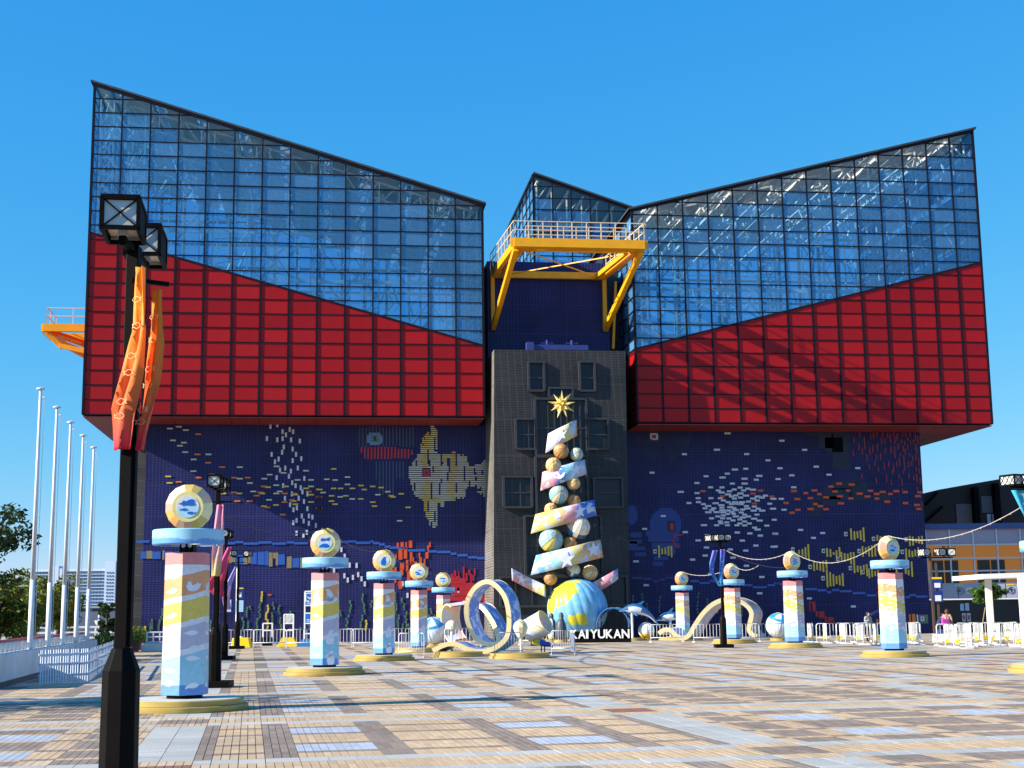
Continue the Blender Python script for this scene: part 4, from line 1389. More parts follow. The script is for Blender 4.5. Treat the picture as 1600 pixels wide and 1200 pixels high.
# ------------------------------------------------------------------ decorated columns on the square
def band_mat(name, slope, seed, streak=0.0):
    m = D.materials.new(name)
    m.use_nodes = True
    n = m.node_tree.nodes
    L = m.node_tree.links
    b = n["Principled BSDF"]
    b.inputs["Roughness"].default_value = .42
    tc = n.new("ShaderNodeTexCoord")
    sp = n.new("ShaderNodeSeparateXYZ")
    L.new(tc.outputs["Object"], sp.inputs[0])
    wv = n.new("ShaderNodeMath")
    wv.operation = 'SINE'
    ma = n.new("ShaderNodeMath")
    ma.operation = 'MULTIPLY_ADD'
    ma.inputs[1].default_value = 3.4
    ma.inputs[2].default_value = seed
    L.new(sp.outputs[0], ma.inputs[0])
    L.new(ma.outputs[0], wv.inputs[0])
    m1 = n.new("ShaderNodeMath")
    m1.operation = 'MULTIPLY_ADD'
    m1.inputs[1].default_value = -slope
    L.new(sp.outputs[0], m1.inputs[0])
    L.new(sp.outputs[2], m1.inputs[2])
    m2 = n.new("ShaderNodeMath")
    m2.operation = 'MULTIPLY_ADD'
    m2.inputs[1].default_value = .05
    L.new(wv.outputs[0], m2.inputs[0])
    L.new(m1.outputs[0], m2.inputs[2])
    if streak:      # shoals of tiny printed fish break the edges of the bands
        mp = n.new("ShaderNodeMapping")
        mp.inputs["Rotation"].default_value = (0, rad(-20), 0)
        mp.inputs["Scale"].default_value = (3.2, 3.2, 11)
        L.new(tc.outputs["Object"], mp.inputs[0])
        sn = n.new("ShaderNodeTexNoise")
        sn.inputs["Scale"].default_value = 1.0
        sn.inputs["Detail"].default_value = 2
        L.new(mp.outputs[0], sn.inputs["Vector"])
        sa = n.new("ShaderNodeMath")
        sa.operation = 'MULTIPLY_ADD'
        sa.inputs[1].default_value = streak
        L.new(sn.outputs["Fac"], sa.inputs[0])
        L.new(m2.outputs[0], sa.inputs[2])
        m2 = n.new("ShaderNodeMath")
        m2.operation = 'SUBTRACT'
        m2.inputs[1].default_value = streak * .5
        L.new(sa.outputs[0], m2.inputs[0])
    dv = n.new("ShaderNodeMath")
    dv.operation = 'DIVIDE'
    dv.inputs[1].default_value = 3.3
    L.new(m2.outputs[0], dv.inputs[0])
    cr = n.new("ShaderNodeValToRGB")
    cr.color_ramp.interpolation = 'CONSTANT'
    wht = lin(226, 228, 236)
    st = [(0, lin(150, 205, 226)), (.33, wht), (.365, lin(188, 186, 208)), (.50, wht), (.53, lin(226, 200, 92)), (.655, wht), (.685, lin(226, 160, 110)), (.81, wht)]
    for i, (p, c) in enumerate(st):
        e = cr.color_ramp.elements[i] if i < 2 else cr.color_ramp.elements.new(p)
        e.position = p
        e.color = (*c, 1)
    L.new(dv.outputs[0], cr.inputs[0])
    # plain red head band and blue foot band
    hz_ = n.new("ShaderNodeMath")
    hz_.operation = 'DIVIDE'
    hz_.inputs[1].default_value = 3.3
    L.new(sp.outputs[2], hz_.inputs[0])
    c2 = n.new("ShaderNodeValToRGB")
    c2.color_ramp.interpolation = 'CONSTANT'
    for i, (p, v) in enumerate([(0, 0), (.152, .5), (.87, 1)]):
        e = c2.color_ramp.elements[i] if i < 2 else c2.color_ramp.elements.new(p)
        e.position = p
        e.color = (v, v, v, 1)
    L.new(hz_.outputs[0], c2.inputs[0])
    mxa = n.new("ShaderNodeMix")
    mxa.data_type = 'RGBA'
    lt = n.new("ShaderNodeMath")
    lt.operation = 'GREATER_THAN'
    lt.inputs[1].default_value = .25
    L.new(c2.outputs[0], lt.inputs[0])
    L.new(lt.outputs[0], mxa.inputs[0])
    mxa.inputs[6].default_value = (*lin(92, 142, 210), 1)
    L.new(cr.outputs[0], mxa.inputs[7])
    gt = n.new("ShaderNodeMath")
    gt.operation = 'GREATER_THAN'
    gt.inputs[1].default_value = .75
    L.new(c2.outputs[0], gt.inputs[0])
    mxb = n.new("ShaderNodeMix")
    mxb.data_type = 'RGBA'
    L.new(gt.outputs[0], mxb.inputs[0])
    L.new(mxa.outputs[2], mxb.inputs[6])
    mxb.inputs[7].default_value = (*lin(214, 130, 132), 1)
    nz = n.new("ShaderNodeTexNoise")
    nz.inputs["Scale"].default_value = 9
    nz.inputs["Detail"].default_value = 9
    nz.inputs["Roughness"].default_value = .75
    L.new(tc.outputs["Object"], nz.inputs["Vector"])
    mr = n.new("ShaderNodeMapRange")
    mr.inputs[1].default_value = .3
    mr.inputs[2].default_value = .7
    mr.inputs[3].default_value = .84
    mr.inputs[4].default_value = 1.1
    L.new(nz.outputs["Fac"], mr.inputs[0])
    sc = n.new("ShaderNodeVectorMath")
    sc.operation = 'SCALE'
    L.new(mxb.outputs[2], sc.inputs[0])
    L.new(mr.outputs[0], sc.inputs["Scale"])
    L.new(sc.outputs[0], b.inputs["Base Color"])
    return m


bandL = band_mat("banded_print_rising", .34, .5)
bandR = band_mat("banded_print_falling", -.30, 2.0, 1.1)
peach = [mat("peach_facet", lin(232, 186, 150), .4), mat("cream_facet", lin(240, 222, 170), .4), mat("amber_facet", lin(226, 168, 98), .4), mat("straw_facet", lin(206, 178, 96), .4), mat("rose_facet", lin(206, 150, 132), .4)]
face_y = mat("pale_yellow_face", lin(222, 208, 140), .4)
face_w = mat("pale_lilac_face", lin(206, 208, 226), .4)
face_b = mat("pale_blue_face", lin(168, 208, 232), .4)
emblem = mat("emblem_blue", lin(24, 96, 178), .4)
print_w = mat("white_print", lin(222, 226, 238), .45)


def ring_mat():
    m = mat("collar_blue", lin(134, 190, 222), .4, noise=.1)
    n = m.node_tree.nodes
    L = m.node_tree.links
    b = n["Principled BSDF"]
    tc = n.new("ShaderNodeTexCoord")
    sp = n.new("ShaderNodeSeparateXYZ")
    L.new(tc.outputs["Object"], sp.inputs[0])
    nz = n.new("ShaderNodeTexNoise")
    nz.inputs["Scale"].default_value = 4
    nz.inputs["Detail"].default_value = 8
    L.new(tc.outputs["Object"], nz.inputs["Vector"])
    ma = n.new("ShaderNodeMath")
    ma.operation = 'MULTIPLY_ADD'
    ma.inputs[1].default_value = .25
    L.new(nz.outputs["Fac"], ma.inputs[0])
    L.new(sp.outputs[2], ma.inputs[2])
    cr = n.new("ShaderNodeValToRGB")
    cr.color_ramp.elements[0].position = .22
    cr.color_ramp.elements[0].color = (*lin(96, 150, 214), 1)
    cr.color_ramp.elements[1].position = .26
    cr.color_ramp.elements[1].color = (*lin(150, 202, 226), 1)
    L.new(ma.outputs[0], cr.inputs[0])
    L.new(cr.outputs[0], b.inputs["Base Color"])
    return m


collar_m = ring_mat()


def fish2d(L, h, ph=0.0, flip=1):
    pts = []
    for k in range(11):
        t = k / 10
        pts.append((flip * (L * (t - .5)), h * .5 * math.sin(PI * min(1, t * 1.12)) ** .8 if t < .86 else h * .16))
    up = pts[:]
    tail = [(flip * L * .5, h * .42), (flip * L * .44, 0), (flip * L * .5, -h * .42)]
    lowp = [(p[0], -p[1] * .9) for p in reversed(pts)]
    return up + tail + lowp[:-1]


def shape2d(kind):
    if kind == 'penguin':
        return [(-.09, -.17), (-.12, -.08), (-.10, .02), (-.05, .10), (-.01, .155), (.05, .17), (.115, .15), (.06, .12), (.07, .04), (.10, -.05), (.08, -.15), (.03, -.18), (-.04, -.175)]
    if kind == 'bird':
        return [(-.20, .03), (-.13, .045), (-.08, .10), (-.04, .07), (.02, .11), (.09, .125), (.14, .10), (.12, .07), (.15, 0), (.05, -.01), (-.05, .0), (-.12, -.01), (-.10, .02)]
    if kind == 'otter':
        return [(-.15, .02), (-.11, .05), (-.14, .08), (-.07, .07), (.02, .06), (.08, .08), (.13, .10), (.15, .06), (.12, .03), (.14, -.02), (.04, .0), (-.06, -.01), (-.12, -.02)]
    if kind == 'seal':
        return [(-.15, -.02), (-.08, .04), (.0, .05), (.08, .03), (.14, -.02), (.16, -.06), (.08, -.05), (-.02, -.07), (-.10, -.06)]
    if kind == 'whale':
        return [(-.16, .05), (-.10, .065), (.05, .06), (.13, .075), (.16, .05), (.14, .02), (.05, .005), (-.06, -.005), (-.13, .01)]
    if kind == 'swan':
        return [(-.17, .02), (-.13, .06), (-.15, .10), (-.10, .13), (-.05, .10), (-.03, .04), (.05, .08), (.09, .13), (.12, .09), (.17, .10), (.15, .03), (.10, -.05), (.0, -.09), (-.10, -.08), (-.14, -.03)]
    return fish2d(.22, .075)


def xform(poly, dx, dy, s=1.0, fx=1, rot=0):
    c, si = math.cos(rot), math.sin(rot)
    return [((p[0] * fx * s) * c - (p[1] * s) * si + dx, (p[0] * fx * s) * si + (p[1] * s) * c + dy) for p in poly]


def tri_poly(mb, poly, o, ex, ey, ez, depth):
    mb.prism(poly, o, ex, ey, ez, depth)


def make_column(label, emblems, printer, facing, band, loc, scale, rz):
    t = thing("event_column", label, "column", loc, rz, "decorated columns standing in two rows on the square")
    t.scale = (scale,) * 3
    bs = MB()
    bs.lathe([(1.25, 0), (1.26, .02), (1.26, .105), (1.24, .115)], 40)
    bb_ = bs.build("base", [gold], t, auto=35)
    bs = MB()
    bs.lathe([(1.16, .115), (1.17, .125), (1.17, .215), (1.15, .225)], 40)
    bs.build("base_step", [gold], bb_, auto=35)
    MB().lathe([(1.13, .226), (1.13, .232)], 40).build("base_top", [goldtop], bb_)
    MB().lathe([(.36, .232), (.36, .30)], 16).build("foot_plate", [black], t)
    sh = MB()
    R_ = .487
    sh.lathe([(R_, .30), (R_ * .955, 3.12)], 6, rot=-PI / 2)
    shaft_ = sh.build("shaft", [band], t, bevel=.008)
    # printed animals on the two front faces and the two sides
    for fa in (-120, -60, 180, 0):
        nrm = Vector((math.cos(rad(fa)), math.sin(rad(fa)), 0))
        ex = Vector((-nrm.y, nrm.x, 0))
        for (kind, u, zc, s_, fx) in printer:
            if (fa in (-60, 0)) != (u >= 0) and kind != 'dash':
                continue
            uu = (abs(u) - .5) * .40
            ap = (R_ + (R_ * .955 - R_) * (zc - .30) / 2.82) * math.cos(PI / 6)
            lean = (R_ * .045 * math.cos(PI / 6)) / 2.82
            poly = fish2d(.16, .035) if kind == 'dash' else shape2d(kind)
            mb = MB()
            s_ = min(s_ * (1.5 if kind != "dash" else 1.1), .155 / max(abs(q[0]) for q in poly))
            mb.prism(xform(poly, uu * .35, zc, s_, fx, prng.uniform(-.15, .25)), nrm * (ap + .0015 + lean * zc), ex, Vector((-nrm.x * lean, -nrm.y * lean, 1)), nrm, .004)
            mb.build("fish_print", [print_w], shaft_, fix=False)
    nk = MB()
    for dx in (-.11, 0, .11):
        nk.box(dx - .03, dx + .03, -.16, .16, 3.10, 3.30)
    nk.build("neck", [black], t, kind="stuff")
    bk = MB()
    for dx in (-.06, .07):
        bk.tube([(dx, -.17, 3.27), (dx, -.13, 3.27)], .045, 10)
    bk.build("spotlight", [steel], t, kind="stuff")
    cl = MB()
    n_ = 40
    vs, fs = [], []
    for (r, z) in [(.70, 0), (.72, .02), (.72, .29), (.70, .31), (.63, .31), (.63, 0)]:
        for k in range(n_):
            a = 2 * PI * k / n_
            vs.append((r * math.cos(a), r * math.sin(a), z))
    for i in range(6):
        j = (i + 1) % 6
        for k in range(n_):
            k2 = (k + 1) % n_
            fs.append((i * n_ + k, i * n_ + k2, j * n_ + k2, j * n_ + k))
    cl.add(vs, fs)
    co = cl.build("collar", [collar_m], t, auto=35)
    co.location.z = 3.28
    sk = MB()
    for k in range(4):
        a = PI / 4 + k * PI / 2
        sk.bar((0, 0, 3.31), (.64 * math.cos(a), .64 * math.sin(a), 3.31), .05)
    sk.build("collar_spokes", [steel], t, kind="stuff")
    MB().tube([(0, 0, 3.28), (0, 0, 3.75)], .05, 10).build("neck_post", [black], t)
    # medallion: a thick faceted disc
    md = D.objects.new("medallion", None)
    N = 16
    ringp = [(.30, -.22), (.475, -.06), (.475, .06), (.30, .22)]
    mb = MB()
    vs = []
    for (r, y) in ringp:
        for k in range(N):
            a = 2 * PI * (k + .5) / N
            vs.append((r * math.cos(a), y, r * math.sin(a)))
    off = len(mb.v)
    mb.v += vs
    for i in range(3):
        for k in range(N):
            k2 = (k + 1) % N
            mb.f.append((i * N + k, i * N + k2, (i + 1) * N + k2, (i + 1) * N + k))
            mb.m.append((k // 2 * 3 + i) % 5 if i != 1 else (k // 2 * 3) % 5)
    mb.f.append(tuple(range(N)))
    mb.m.append(1)
    mb.f.append(tuple(range(4 * N - 1, 3 * N - 1, -1)))
    mb.m.append(1)
    mo = mb.build("medallion", peach, t, bevel=.004)
    mo.location = (0, 0, 4.05)
    mo.rotation_euler = (0, 0, facing)
    fc = MB()
    fc.tube([(0, -.221, 0), (0, -.232, 0)], .31, 40)
    fc.build("face_ring", [face_y], mo)
    fc = MB()
    fc.tube([(0, -.232, 0), (0, -.240, 0)], .225, 40)
    fc.build("face", [face_w], mo)
    fb = MB()
    arc = [(.224 * math.cos(rad(a)), .224 * math.sin(rad(a))) for a in range(180, 361, 10)]
    fb.prism(arc, (0, -.2402, 0), X_, Z_, -Y_, .003)
    fb.build("face_water", [face_b], mo, fix=False)
    for (kind, dx, dy, s_, fx) in emblems:
        eb = MB()
        eb.prism(xform(shape2d(kind), dx, dy, s_, fx), (0, -.2435, 0), X_, Z_, -Y_, .006)
        eb.build("emblem", [emblem], mo, fix=False)
    return t


print_fish = [('swan', .5, 2.42, .85, 1), ('fish', -.45, 2.35, .95, -1), ('fish', -.8, 2.62, .7, 1), ('fish', .7, 1.75, .85, 1), ('fish', -.35, 1.85, 1.3, -1), ('fish', .3, 1.52, .95, -1), ('fish', -.75, 1.45, .8, -1), ('fish', -.5, 1.1, 1.3, -1), ('fish', .65, 1.02, 1.1, 1),
              ('fish', -.4, .78, .9, -1), ('seal', -.45, .55, 1.5, 1), ('seal', .6, .5, 1.2, -1), ('fish', .8, 1.25, .6, 1)]
print_bird = [('penguin', -.5, 2.35, 1.15, 1), ('penguin', .35, 2.4, .9, -1), ('swan', .6, 2.3, .7, 1), ('fish', -.4, 1.8, 1.2, 1), ('fish', .6, 1.75, 1.0, -1), ('seal', -.6, 1.5, .9, 1), ('penguin', .55, 1.15, 1.2, 1), ('penguin', -.5, 1.1, 1.0, -1), ('seal', .4, .6, 1.3, 1), ('fish', -.5, .6, 1.2, -1), ('penguin', .7, .52, .8, 1)]
print_school = [('dash', s * (.25 + .5 * ((i * 7) % 5) / 4), .55 + .145 * i, .9, 1 if i % 2 else -1) for i in range(16) for s in (1, -1)][:28]
COLS = [
    ("tall banded column with a duck and two fish emblem, largest and nearest on the left", [('bird', 0, .03, 1, 1), ('fish', -.07, -.06, .75, -1), ('fish', .07, -.13, .8, 1)], print_fish, rad(6), bandL, (288, 1109), 757, 0),
    ("banded column with an otter over a seal emblem, second back in the left row", [('otter', 0, .07, 1, 1), ('seal', -.02, -.08, 1.1, -1)], print_bird, rad(4), bandL, (507, 1054), 825, 0),
    ("banded column carrying a single penguin emblem in the left row", [('penguin', 0, -.02, 1, 1)], print_bird, rad(2), bandL, (600, 1032), 858, 0),
    ("banded column with three small sea animals in its emblem, behind the white barrier", [('fish', .05, .07, .8, 1), ('seal', -.09, -.02, .7, 1), ('seal', 0, -.11, .8, -1)], print_bird, 0, bandL, (655, 1019), 879, 0),
    ("banded column with a whale emblem beside the yellow edged loop sculpture", [('whale', -.02, .05, 1.1, -1), ('fish', .06, -.04, .6, 1), ('fish', .02, -.12, .7, 1)], print_school, 0, bandL, (693, 1010), 894, 0),
    ("banded column with tiny fish prints and three fish emblem, nearest in the right row", [('fish', -.03, .08, .7, 1), ('fish', .10, .02, .6, 1), ('fish', -.02, -.09, 1.1, -1)], print_school, rad(17), bandR, (1398, 1026), 837, 8),
    ("banded column with a dense shoal emblem, right of the white and blue ball", [('fish', -.08, .10, .6, 1), ('fish', .05, .05, .8, 1), ('fish', -.06, -.01, .8, 1), ('fish', .06, -.07, .8, 1), ('fish', -.03, -.14, .8, 1)], print_school, rad(20), bandR, (1243, 1012), 861, 8),
    ("banded column with two fish emblem just behind the black lamp post", [('fish', -.06, .05, .9, 1), ('fish', .05, -.05, 1.0, 1)], print_school, rad(14), bandR, (1147, 1005), 880, 8),
    ("smallest banded column with two fish emblem beside the dolphin sculptures", [('fish', -.06, .05, .9, 1), ('fish', .05, -.06, .9, 1)], print_school, rad(14), bandR, (1068, 1000), 893, 6),
]
col_tops = []
for (lab, em, prn, fac, bnd, base, top, rz) in COLS:
    P = gnd(*base)
    q = at_y(base[0], top, P.y)
    s_ = q.z / 4.525
    make_column(lab, em, prn, fac, bnd, P, s_, rad(rz))
    col_tops.append(P + Vector((0, 0, q.z)))
# one more column just outside the frame on the right, its gold base in view
P = gnd(1650, 1050)
make_column("banded column at the right edge with only its gold base in view", [('fish', 0, 0, 1, 1)], print_school, rad(17), bandR, P, .97, rad(8))

# ------------------------------------------------------------------ lamp posts and their banners
cream_in = mat("lamp_inside", (.80, .76, .66), .5, noise=.1)


def lamp_head(t, c, ang, s=.31, glazed=True):
    """glazed box lantern"""
    hd = D.objects.new("lantern", None)
    fr = MB()
    a, h, dl = s / 2, s * .86 / 2, .26
    e = .022
    for x in (-a, a):
        for z in (-h, h):
            fr.bar((x, -dl, z), (x, dl, z), e * 1.6)
    for y in (-dl, dl):
        for x in (-a, a):
            fr.bar((x, y, -h), (x, y, h), e * 1.6)
        for z in (-h, h):
            fr.bar((-a, y, z), (a, y, z), e * 1.6)
        fr.bar((-a, y * 1.01, -h), (a, y * 1.01, h), .011)
        fr.bar((-a, y * 1.01, h), (a, y * 1.01, -h), .011)
    fr.box(-a - .01, a + .01, -dl - .01, dl + .01, h, h + .03)
    for x in (-a, a):
        if glazed:
            for y0, y1 in ((-dl, -dl / 3), (-dl / 3, dl / 3), (dl / 3, dl)):
                fr.bar((x * 1.02, y0, -h), (x * 1.02, y1, h), .012)
                fr.bar((x * 1.02, y0, h), (x * 1.02, y1, -h), .012)
        else:
            fr.box(x - .008, x + .008, -dl, dl, -h, h)
    o = fr.build("lantern", [black], t)
    o.location = c
    o.rotation_euler = (0, 0, ang)
    gp_ = MB()
    for y in (-dl + .012, dl - .012):
        gp_.box(-a + .02, a - .02, y - .004, y + .004, -h + .02, h - .02)
    if glazed:
        for x in (-a + .012, a - .012):
            gp_.box(x - .004, x + .004, -dl + .02, dl - .02, -h + .02, h - .02)
    gp_.build("lantern_glass", [lampglass], o, kind="stuff")
    bt = MB()
    bt.box(-a + .02, a - .02, -dl + .03, dl - .03, -h + .05, -h + .06)
    bt.build("lantern_floor", [cream_in], o)
    bt = MB()
    bt.lathe([(.05, -.03), (.045, .02), (.02, .05)], 10, c=(0, 0, -h + .02))
    bt.build("bulb", [lampglass], o)
    return o


def make_lamp(label, loc, rz, heads, h=5.25, glazed=True, br=((-.36, 0), (.36, 0))):
    t = thing("lamp_post", label, "lamp post", loc, rz, "black lamp posts on the square")
    MB().box(-.42, .42, -.42, .42, 0, .16).build("base_plate", [darkbrown], t, bevel=.01)
    p = MB()
    p.lathe([(.168, .16), (.160, 1.30), (.09, 1.48), (.085, 1.49)], 8, rot=PI / 8)
    p.build("pedestal", [darkbrown], t, bevel=.006)
    p = MB()
    p.box(-.055, .055, -.055, .055, 1.45, h - .30)
    p.build("pole", [darkbrown], t, bevel=.008)
    p = MB()
    p.box(.058, .08, -.03, .03, 1.5, h - .9)
    p.build("cable_duct", [black], t)
    a = MB()
    for (dx, dy, an) in heads:
        a.bar((0, 0, h - .33), (dx, dy, h - .33), .06)
        a.bar((dx, dy, h - .34), (dx, dy, h - .27), .06)
    a.build("arm", [black], t)
    for (dx, dy, an) in heads:
        lamp_head(t, (dx, dy, h - .14), an, glazed=glazed)
    b = MB()
    b.bar((*br[0], h - .62), (*br[1], h - .62), .04)
    b.build("banner_bracket", [black], t)
    return t


def grad_mat(name, stops, z0, z1):
    m = D.materials.new(name)
    m.use_nodes = True
    n = m.node_tree.nodes
    L = m.node_tree.links
    b = n["Principled BSDF"]
    b.inputs["Roughness"].default_value = .6
    tc = n.new("ShaderNodeTexCoord")
    sp = n.new("ShaderNodeSeparateXYZ")
    L.new(tc.outputs["Object"], sp.inputs[0])
    mr = n.new("ShaderNodeMapRange")
    mr.inputs[1].default_value = z0
    mr.inputs[2].default_value = z1
    L.new(sp.outputs[2], mr.inputs[0])
    cr = n.new("ShaderNodeValToRGB")
    for i, (p, c) in enumerate(stops):
        e = cr.color_ramp.elements[i] if i < 2 else cr.color_ramp.elements.new(p)
        e.position = p
        e.color = (*c, 1)
    L.new(mr.outputs[0], cr.inputs[0])
    L.new(cr.outputs[0], b.inputs["Base Color"])
    tr = n.new("ShaderNodeBsdfTranslucent")
    L.new(cr.outputs[0], tr.inputs[0])
    mx = n.new("ShaderNodeMixShader")
    mx.inputs[0].default_value = .3
    L.new(b.outputs[0], mx.inputs[1])
    L.new(tr.outputs[0], mx.inputs[2])
    L.new(mx.outputs[0], n["Material Output"].inputs[0])
    return m


def cloth_strip(mb, pts, w, ex, nu=6, fold=.04, ph=0.0):
    """pts: centre line (x,y,z,width factor, twist)"""
    vs, fs = [], []
    n = len(pts)
    for i, (x, y, z, wf, tw) in enumerate(pts):
        e = Vector((math.cos(tw), math.sin(tw), 0))
        nn = Vector((-e.y, e.x, 0))
        for k in range(nu + 1):
            u = k / nu - .5
            p = Vector((x, y, z)) + e * (u * w * wf) + nn * (fold * math.sin(u * 9 + ph + i * .25))
            vs.append(p)
    for i in range(n - 1):
        for k in range(nu):
            a = i * (nu + 1) + k
            fs.append((a, a + 1, a + nu + 2, a + nu + 1))
    mb.add(vs, fs)


def make_banner(label, loc, rz, strips, stops, zr, fish=True):
    t = thing("street_banner", label, "banner", loc, rz, "gradient banners hung on the lamp posts")
    m = grad_mat("banner_cloth_" + str(len(D.materials)), stops, zr[0], zr[1])
    for si, (pts, w, ph) in enumerate(strips):
        # resample the centre line smoothly
        N = 22
        cl = []
        for i in range(N + 1):
            f = i / N * (len(pts) - 1)
            a = min(int(f), len(pts) - 2)
            fr = f - a
            fr = fr * fr * (3 - 2 * fr)
            cl.append(tuple(pts[a][k] + (pts[a + 1][k] - pts[a][k]) * fr for k in range(5)))
        mb = MB()
        cloth_strip(mb, cl, w, X_, ph=ph)
        o = mb.build("cloth_strip", [m], t, smooth=True, fix=False)
        md = o.modifiers.new("thick", 'SOLIDIFY')
        md.thickness = .006
        if fish:
            for i in range(3, N - 1, 3):
                x, y, z, wf, tw = cl[i]
                e = Vector((math.cos(tw), math.sin(tw), 0))
                nn = Vector((e.y, -e.x, 0))
                if nn.y > 0:
                    nn = -nn
                pf = MB()
                outer = fish2d(.13, .055, flip=1 if i % 2 else -1)
                # outline only: thin bars along the edge
                for a_, b_ in zip(outer, outer[1:] + outer[:1]):
                    pa = Vector((x, y, z)) + e * a_[0] * .8 + Vector((0, 0, a_[1])) + nn * (.05)
                    pb = Vector((x, y, z)) + e * b_[0] * .8 + Vector((0, 0, b_[1])) + nn * (.05)
                    if (pb - pa).length > 1e-4:
                        pf.bar(pa, pb, .0035, .003)
                pf.build("fish_print", [banner_print], o, kind="stuff")
    return t


banner_print = mat("banner_print", lin(250, 208, 160), .5)
ORG = [(0, lin(232, 40, 70)), (.07, lin(240, 80, 70)), (.18, lin(246, 118, 62)), (.55, lin(252, 150, 44)), (1, lin(255, 172, 30))]
LP = gnd(182, 1292)
make_lamp("black lamp post with an orange banner, towering nearest at the left", LP, rad(-4), [(0.0, -.30, rad(13)), (-.10, .60, rad(12))], h=5.36, glazed=False, br=((0, -.06), (.27, .16)))
make_banner("long orange banner fading to red at its foot on the nearest lamp post", LP, rad(-4),
            [([(.10, -.10, 4.84, .7, -.5), (.13, -.14, 4.3, .9, -.5), (.08, -.16, 3.9, 1.15, -.45), (.0, -.16, 3.55, 1.35, -.3), (-.01, -.14, 3.20, 1.2, -.3)], .17, 0),
             ([(.23, .02, 4.66, .6, -.5), (.235, .0, 4.2, .75, -.5), (.21, -.03, 3.8, .75, -.45), (.165, -.06, 3.5, .65, -.4), (.125, -.06, 3.20, .5, -.4)], .16, 1)], ORG, (3.2, 4.8))
lamps = []
lp2 = gnd(335, 1074)
make_lamp("black lamp post right behind the largest column, lantern above its collar", lp2, rad(2), [(0, -.42, 0), (.0, .55, 0)])
make_banner("pink banner fading to yellow on the lamp post behind the largest column", lp2, 0, [([(.08, -.12, 4.55, .7, .1), (.06, -.14, 3.9, 1.0, .2), (.03, -.14, 3.3, 1.1, .1), (.0, -.12, 2.75, .9, .2)], .24, 0)],
            [(0, lin(240, 214, 120)), (.35, lin(240, 190, 190)), (1, lin(236, 150, 190))], (2.7, 4.5), False)
lp3 = gnd(350, 1031)
make_lamp("black lamp post bearing a crimson banner, left of the white sign pole", lp3, rad(3), [(0, -.42, 0), (.0, .55, 0)])
make_banner("crimson and pink banner billowing from a lamp post on the left", lp3, 0, [([(.16, -.12, 4.55, .35, .2), (-.05, -.14, 3.9, .8, .3), (-.32, -.14, 3.2, 1.5, .2), (-.42, -.14, 2.9, 1.5, .2), (-.2, -.12, 2.55, .9, .3)], .42, 0)],
            [(0, lin(236, 60, 80)), (.5, lin(232, 70, 110)), (1, lin(240, 90, 150))], (2.5, 4.5), False)
lp4 = gnd(370, 1014)
make_lamp("farthest black lamp post on the left with a lavender banner", lp4, rad(10), [(-.3, -.3, .3), (.5, .2, -.4)])
make_banner("lavender banner fading to pink on the farthest left lamp post", lp4, 0, [([(-.10, -.12, 4.4, .35, .2), (-.45, -.14, 3.5, .9, .3), (-.62, -.14, 2.7, 1.2, .2), (-.5, -.12, 2.1, 1.1, .3)], .34, 0)],
            [(0, lin(226, 160, 200)), (.5, lin(200, 170, 226)), (1, lin(150, 160, 226))], (2.1, 4.4), False)
lp5 = gnd(1131, 1012)
make_lamp("black lamp post with a blue banner in the middle of the right half", lp5, rad(0), [(-.42, .12, .5), (-.08, -.25, .35), (.36, -.05, -.1)])
make_banner("blue to cyan pair of banner strips on the right hand lamp post", lp5, 0, [([(-.26, -.1, 4.52, .8, .2), (-.44, -.12, 3.9, .9, .35), (-.46, -.12, 3.55, .9, .4), (-.25, -.12, 3.1, .8, .5), (-.08, -.1, 2.85, .5, .4)], .28, 0),
            ([(.10, -.1, 4.56, .9, .2), (.05, -.12, 4.0, .9, .2), (-.0, -.12, 3.5, .9, .3), (-.03, -.12, 3.1, .8, .3), (.0, -.1, 2.85, .6, .4)], .26, 1)],
            [(0, lin(60, 170, 222)), (.35, lin(50, 140, 216)), (1, lin(122, 122, 226))], (2.8, 4.55))
lp6 = gnd(1622, 1046)
make_lamp("black lamp post with a cyan banner cut off by the right edge", lp6, rad(0), [(-.42, -.1, .5), (.0, -.3, .35), (.5, .1, -.1)], h=5.4)
make_banner("cyan banner slanting into the picture at the right edge", lp6, 0, [([(-.25, -.1, 4.98, 1.0, .1), (.02, -.12, 4.3, 1.1, .1), (.2, -.12, 3.7, .9, .2)], .36, 0)],
            [(0, lin(120, 190, 236)), (1, lin(60, 190, 220))], (3.7, 4.9))
lp7 = gnd(1461, 1001)
t = thing("lamp_post", "thin brown lamp post with blue direction boards at the mosaic wall's end", "lamp post", lp7, 0, "black lamp posts on the square")
MB().box(-.06, .06, -.06, .06, 0, 4.6).build("pole", [mat("brown_post", (.09, .06, .05), .5)], t)
MB().box(.22, .34, -.06, .06, 0, 4.2).build("pole", [D.materials["brown_post"]], t)
for (dx, an) in ((-.35, .5), (.5, .3), (1.1, -.2)):
    lamp_head(t, (dx, -.1, 4.62), an, s=.4)
MB().bar((-.4, 0, 4.35), (1.2, 0, 4.35), .07).build("arm", [black], t)
navy_s = mat("sign_navy", lin(28, 54, 130), .4)
sky_s = mat("sign_pale_blue", lin(164, 204, 232), .4)
z7 = lambda py: at_y(1461, py, lp7.y).z
for (a, b) in ((905, 920), (923, 941)):
    o = MB().box(.0, .52, -.14, -.10, z7(b), z7(a)).build("direction_board", [navy_s], t)
    MB().box(.10, .42, -.146, -.1402, z7(b) + .06, z7(b) + (z7(a) - z7(b)) * .6).build("pictogram", [white], o)
MB().box(0, .52, -.14, -.1, z7(905) + .005, z7(902)).build("board_top", [plast_y], t)

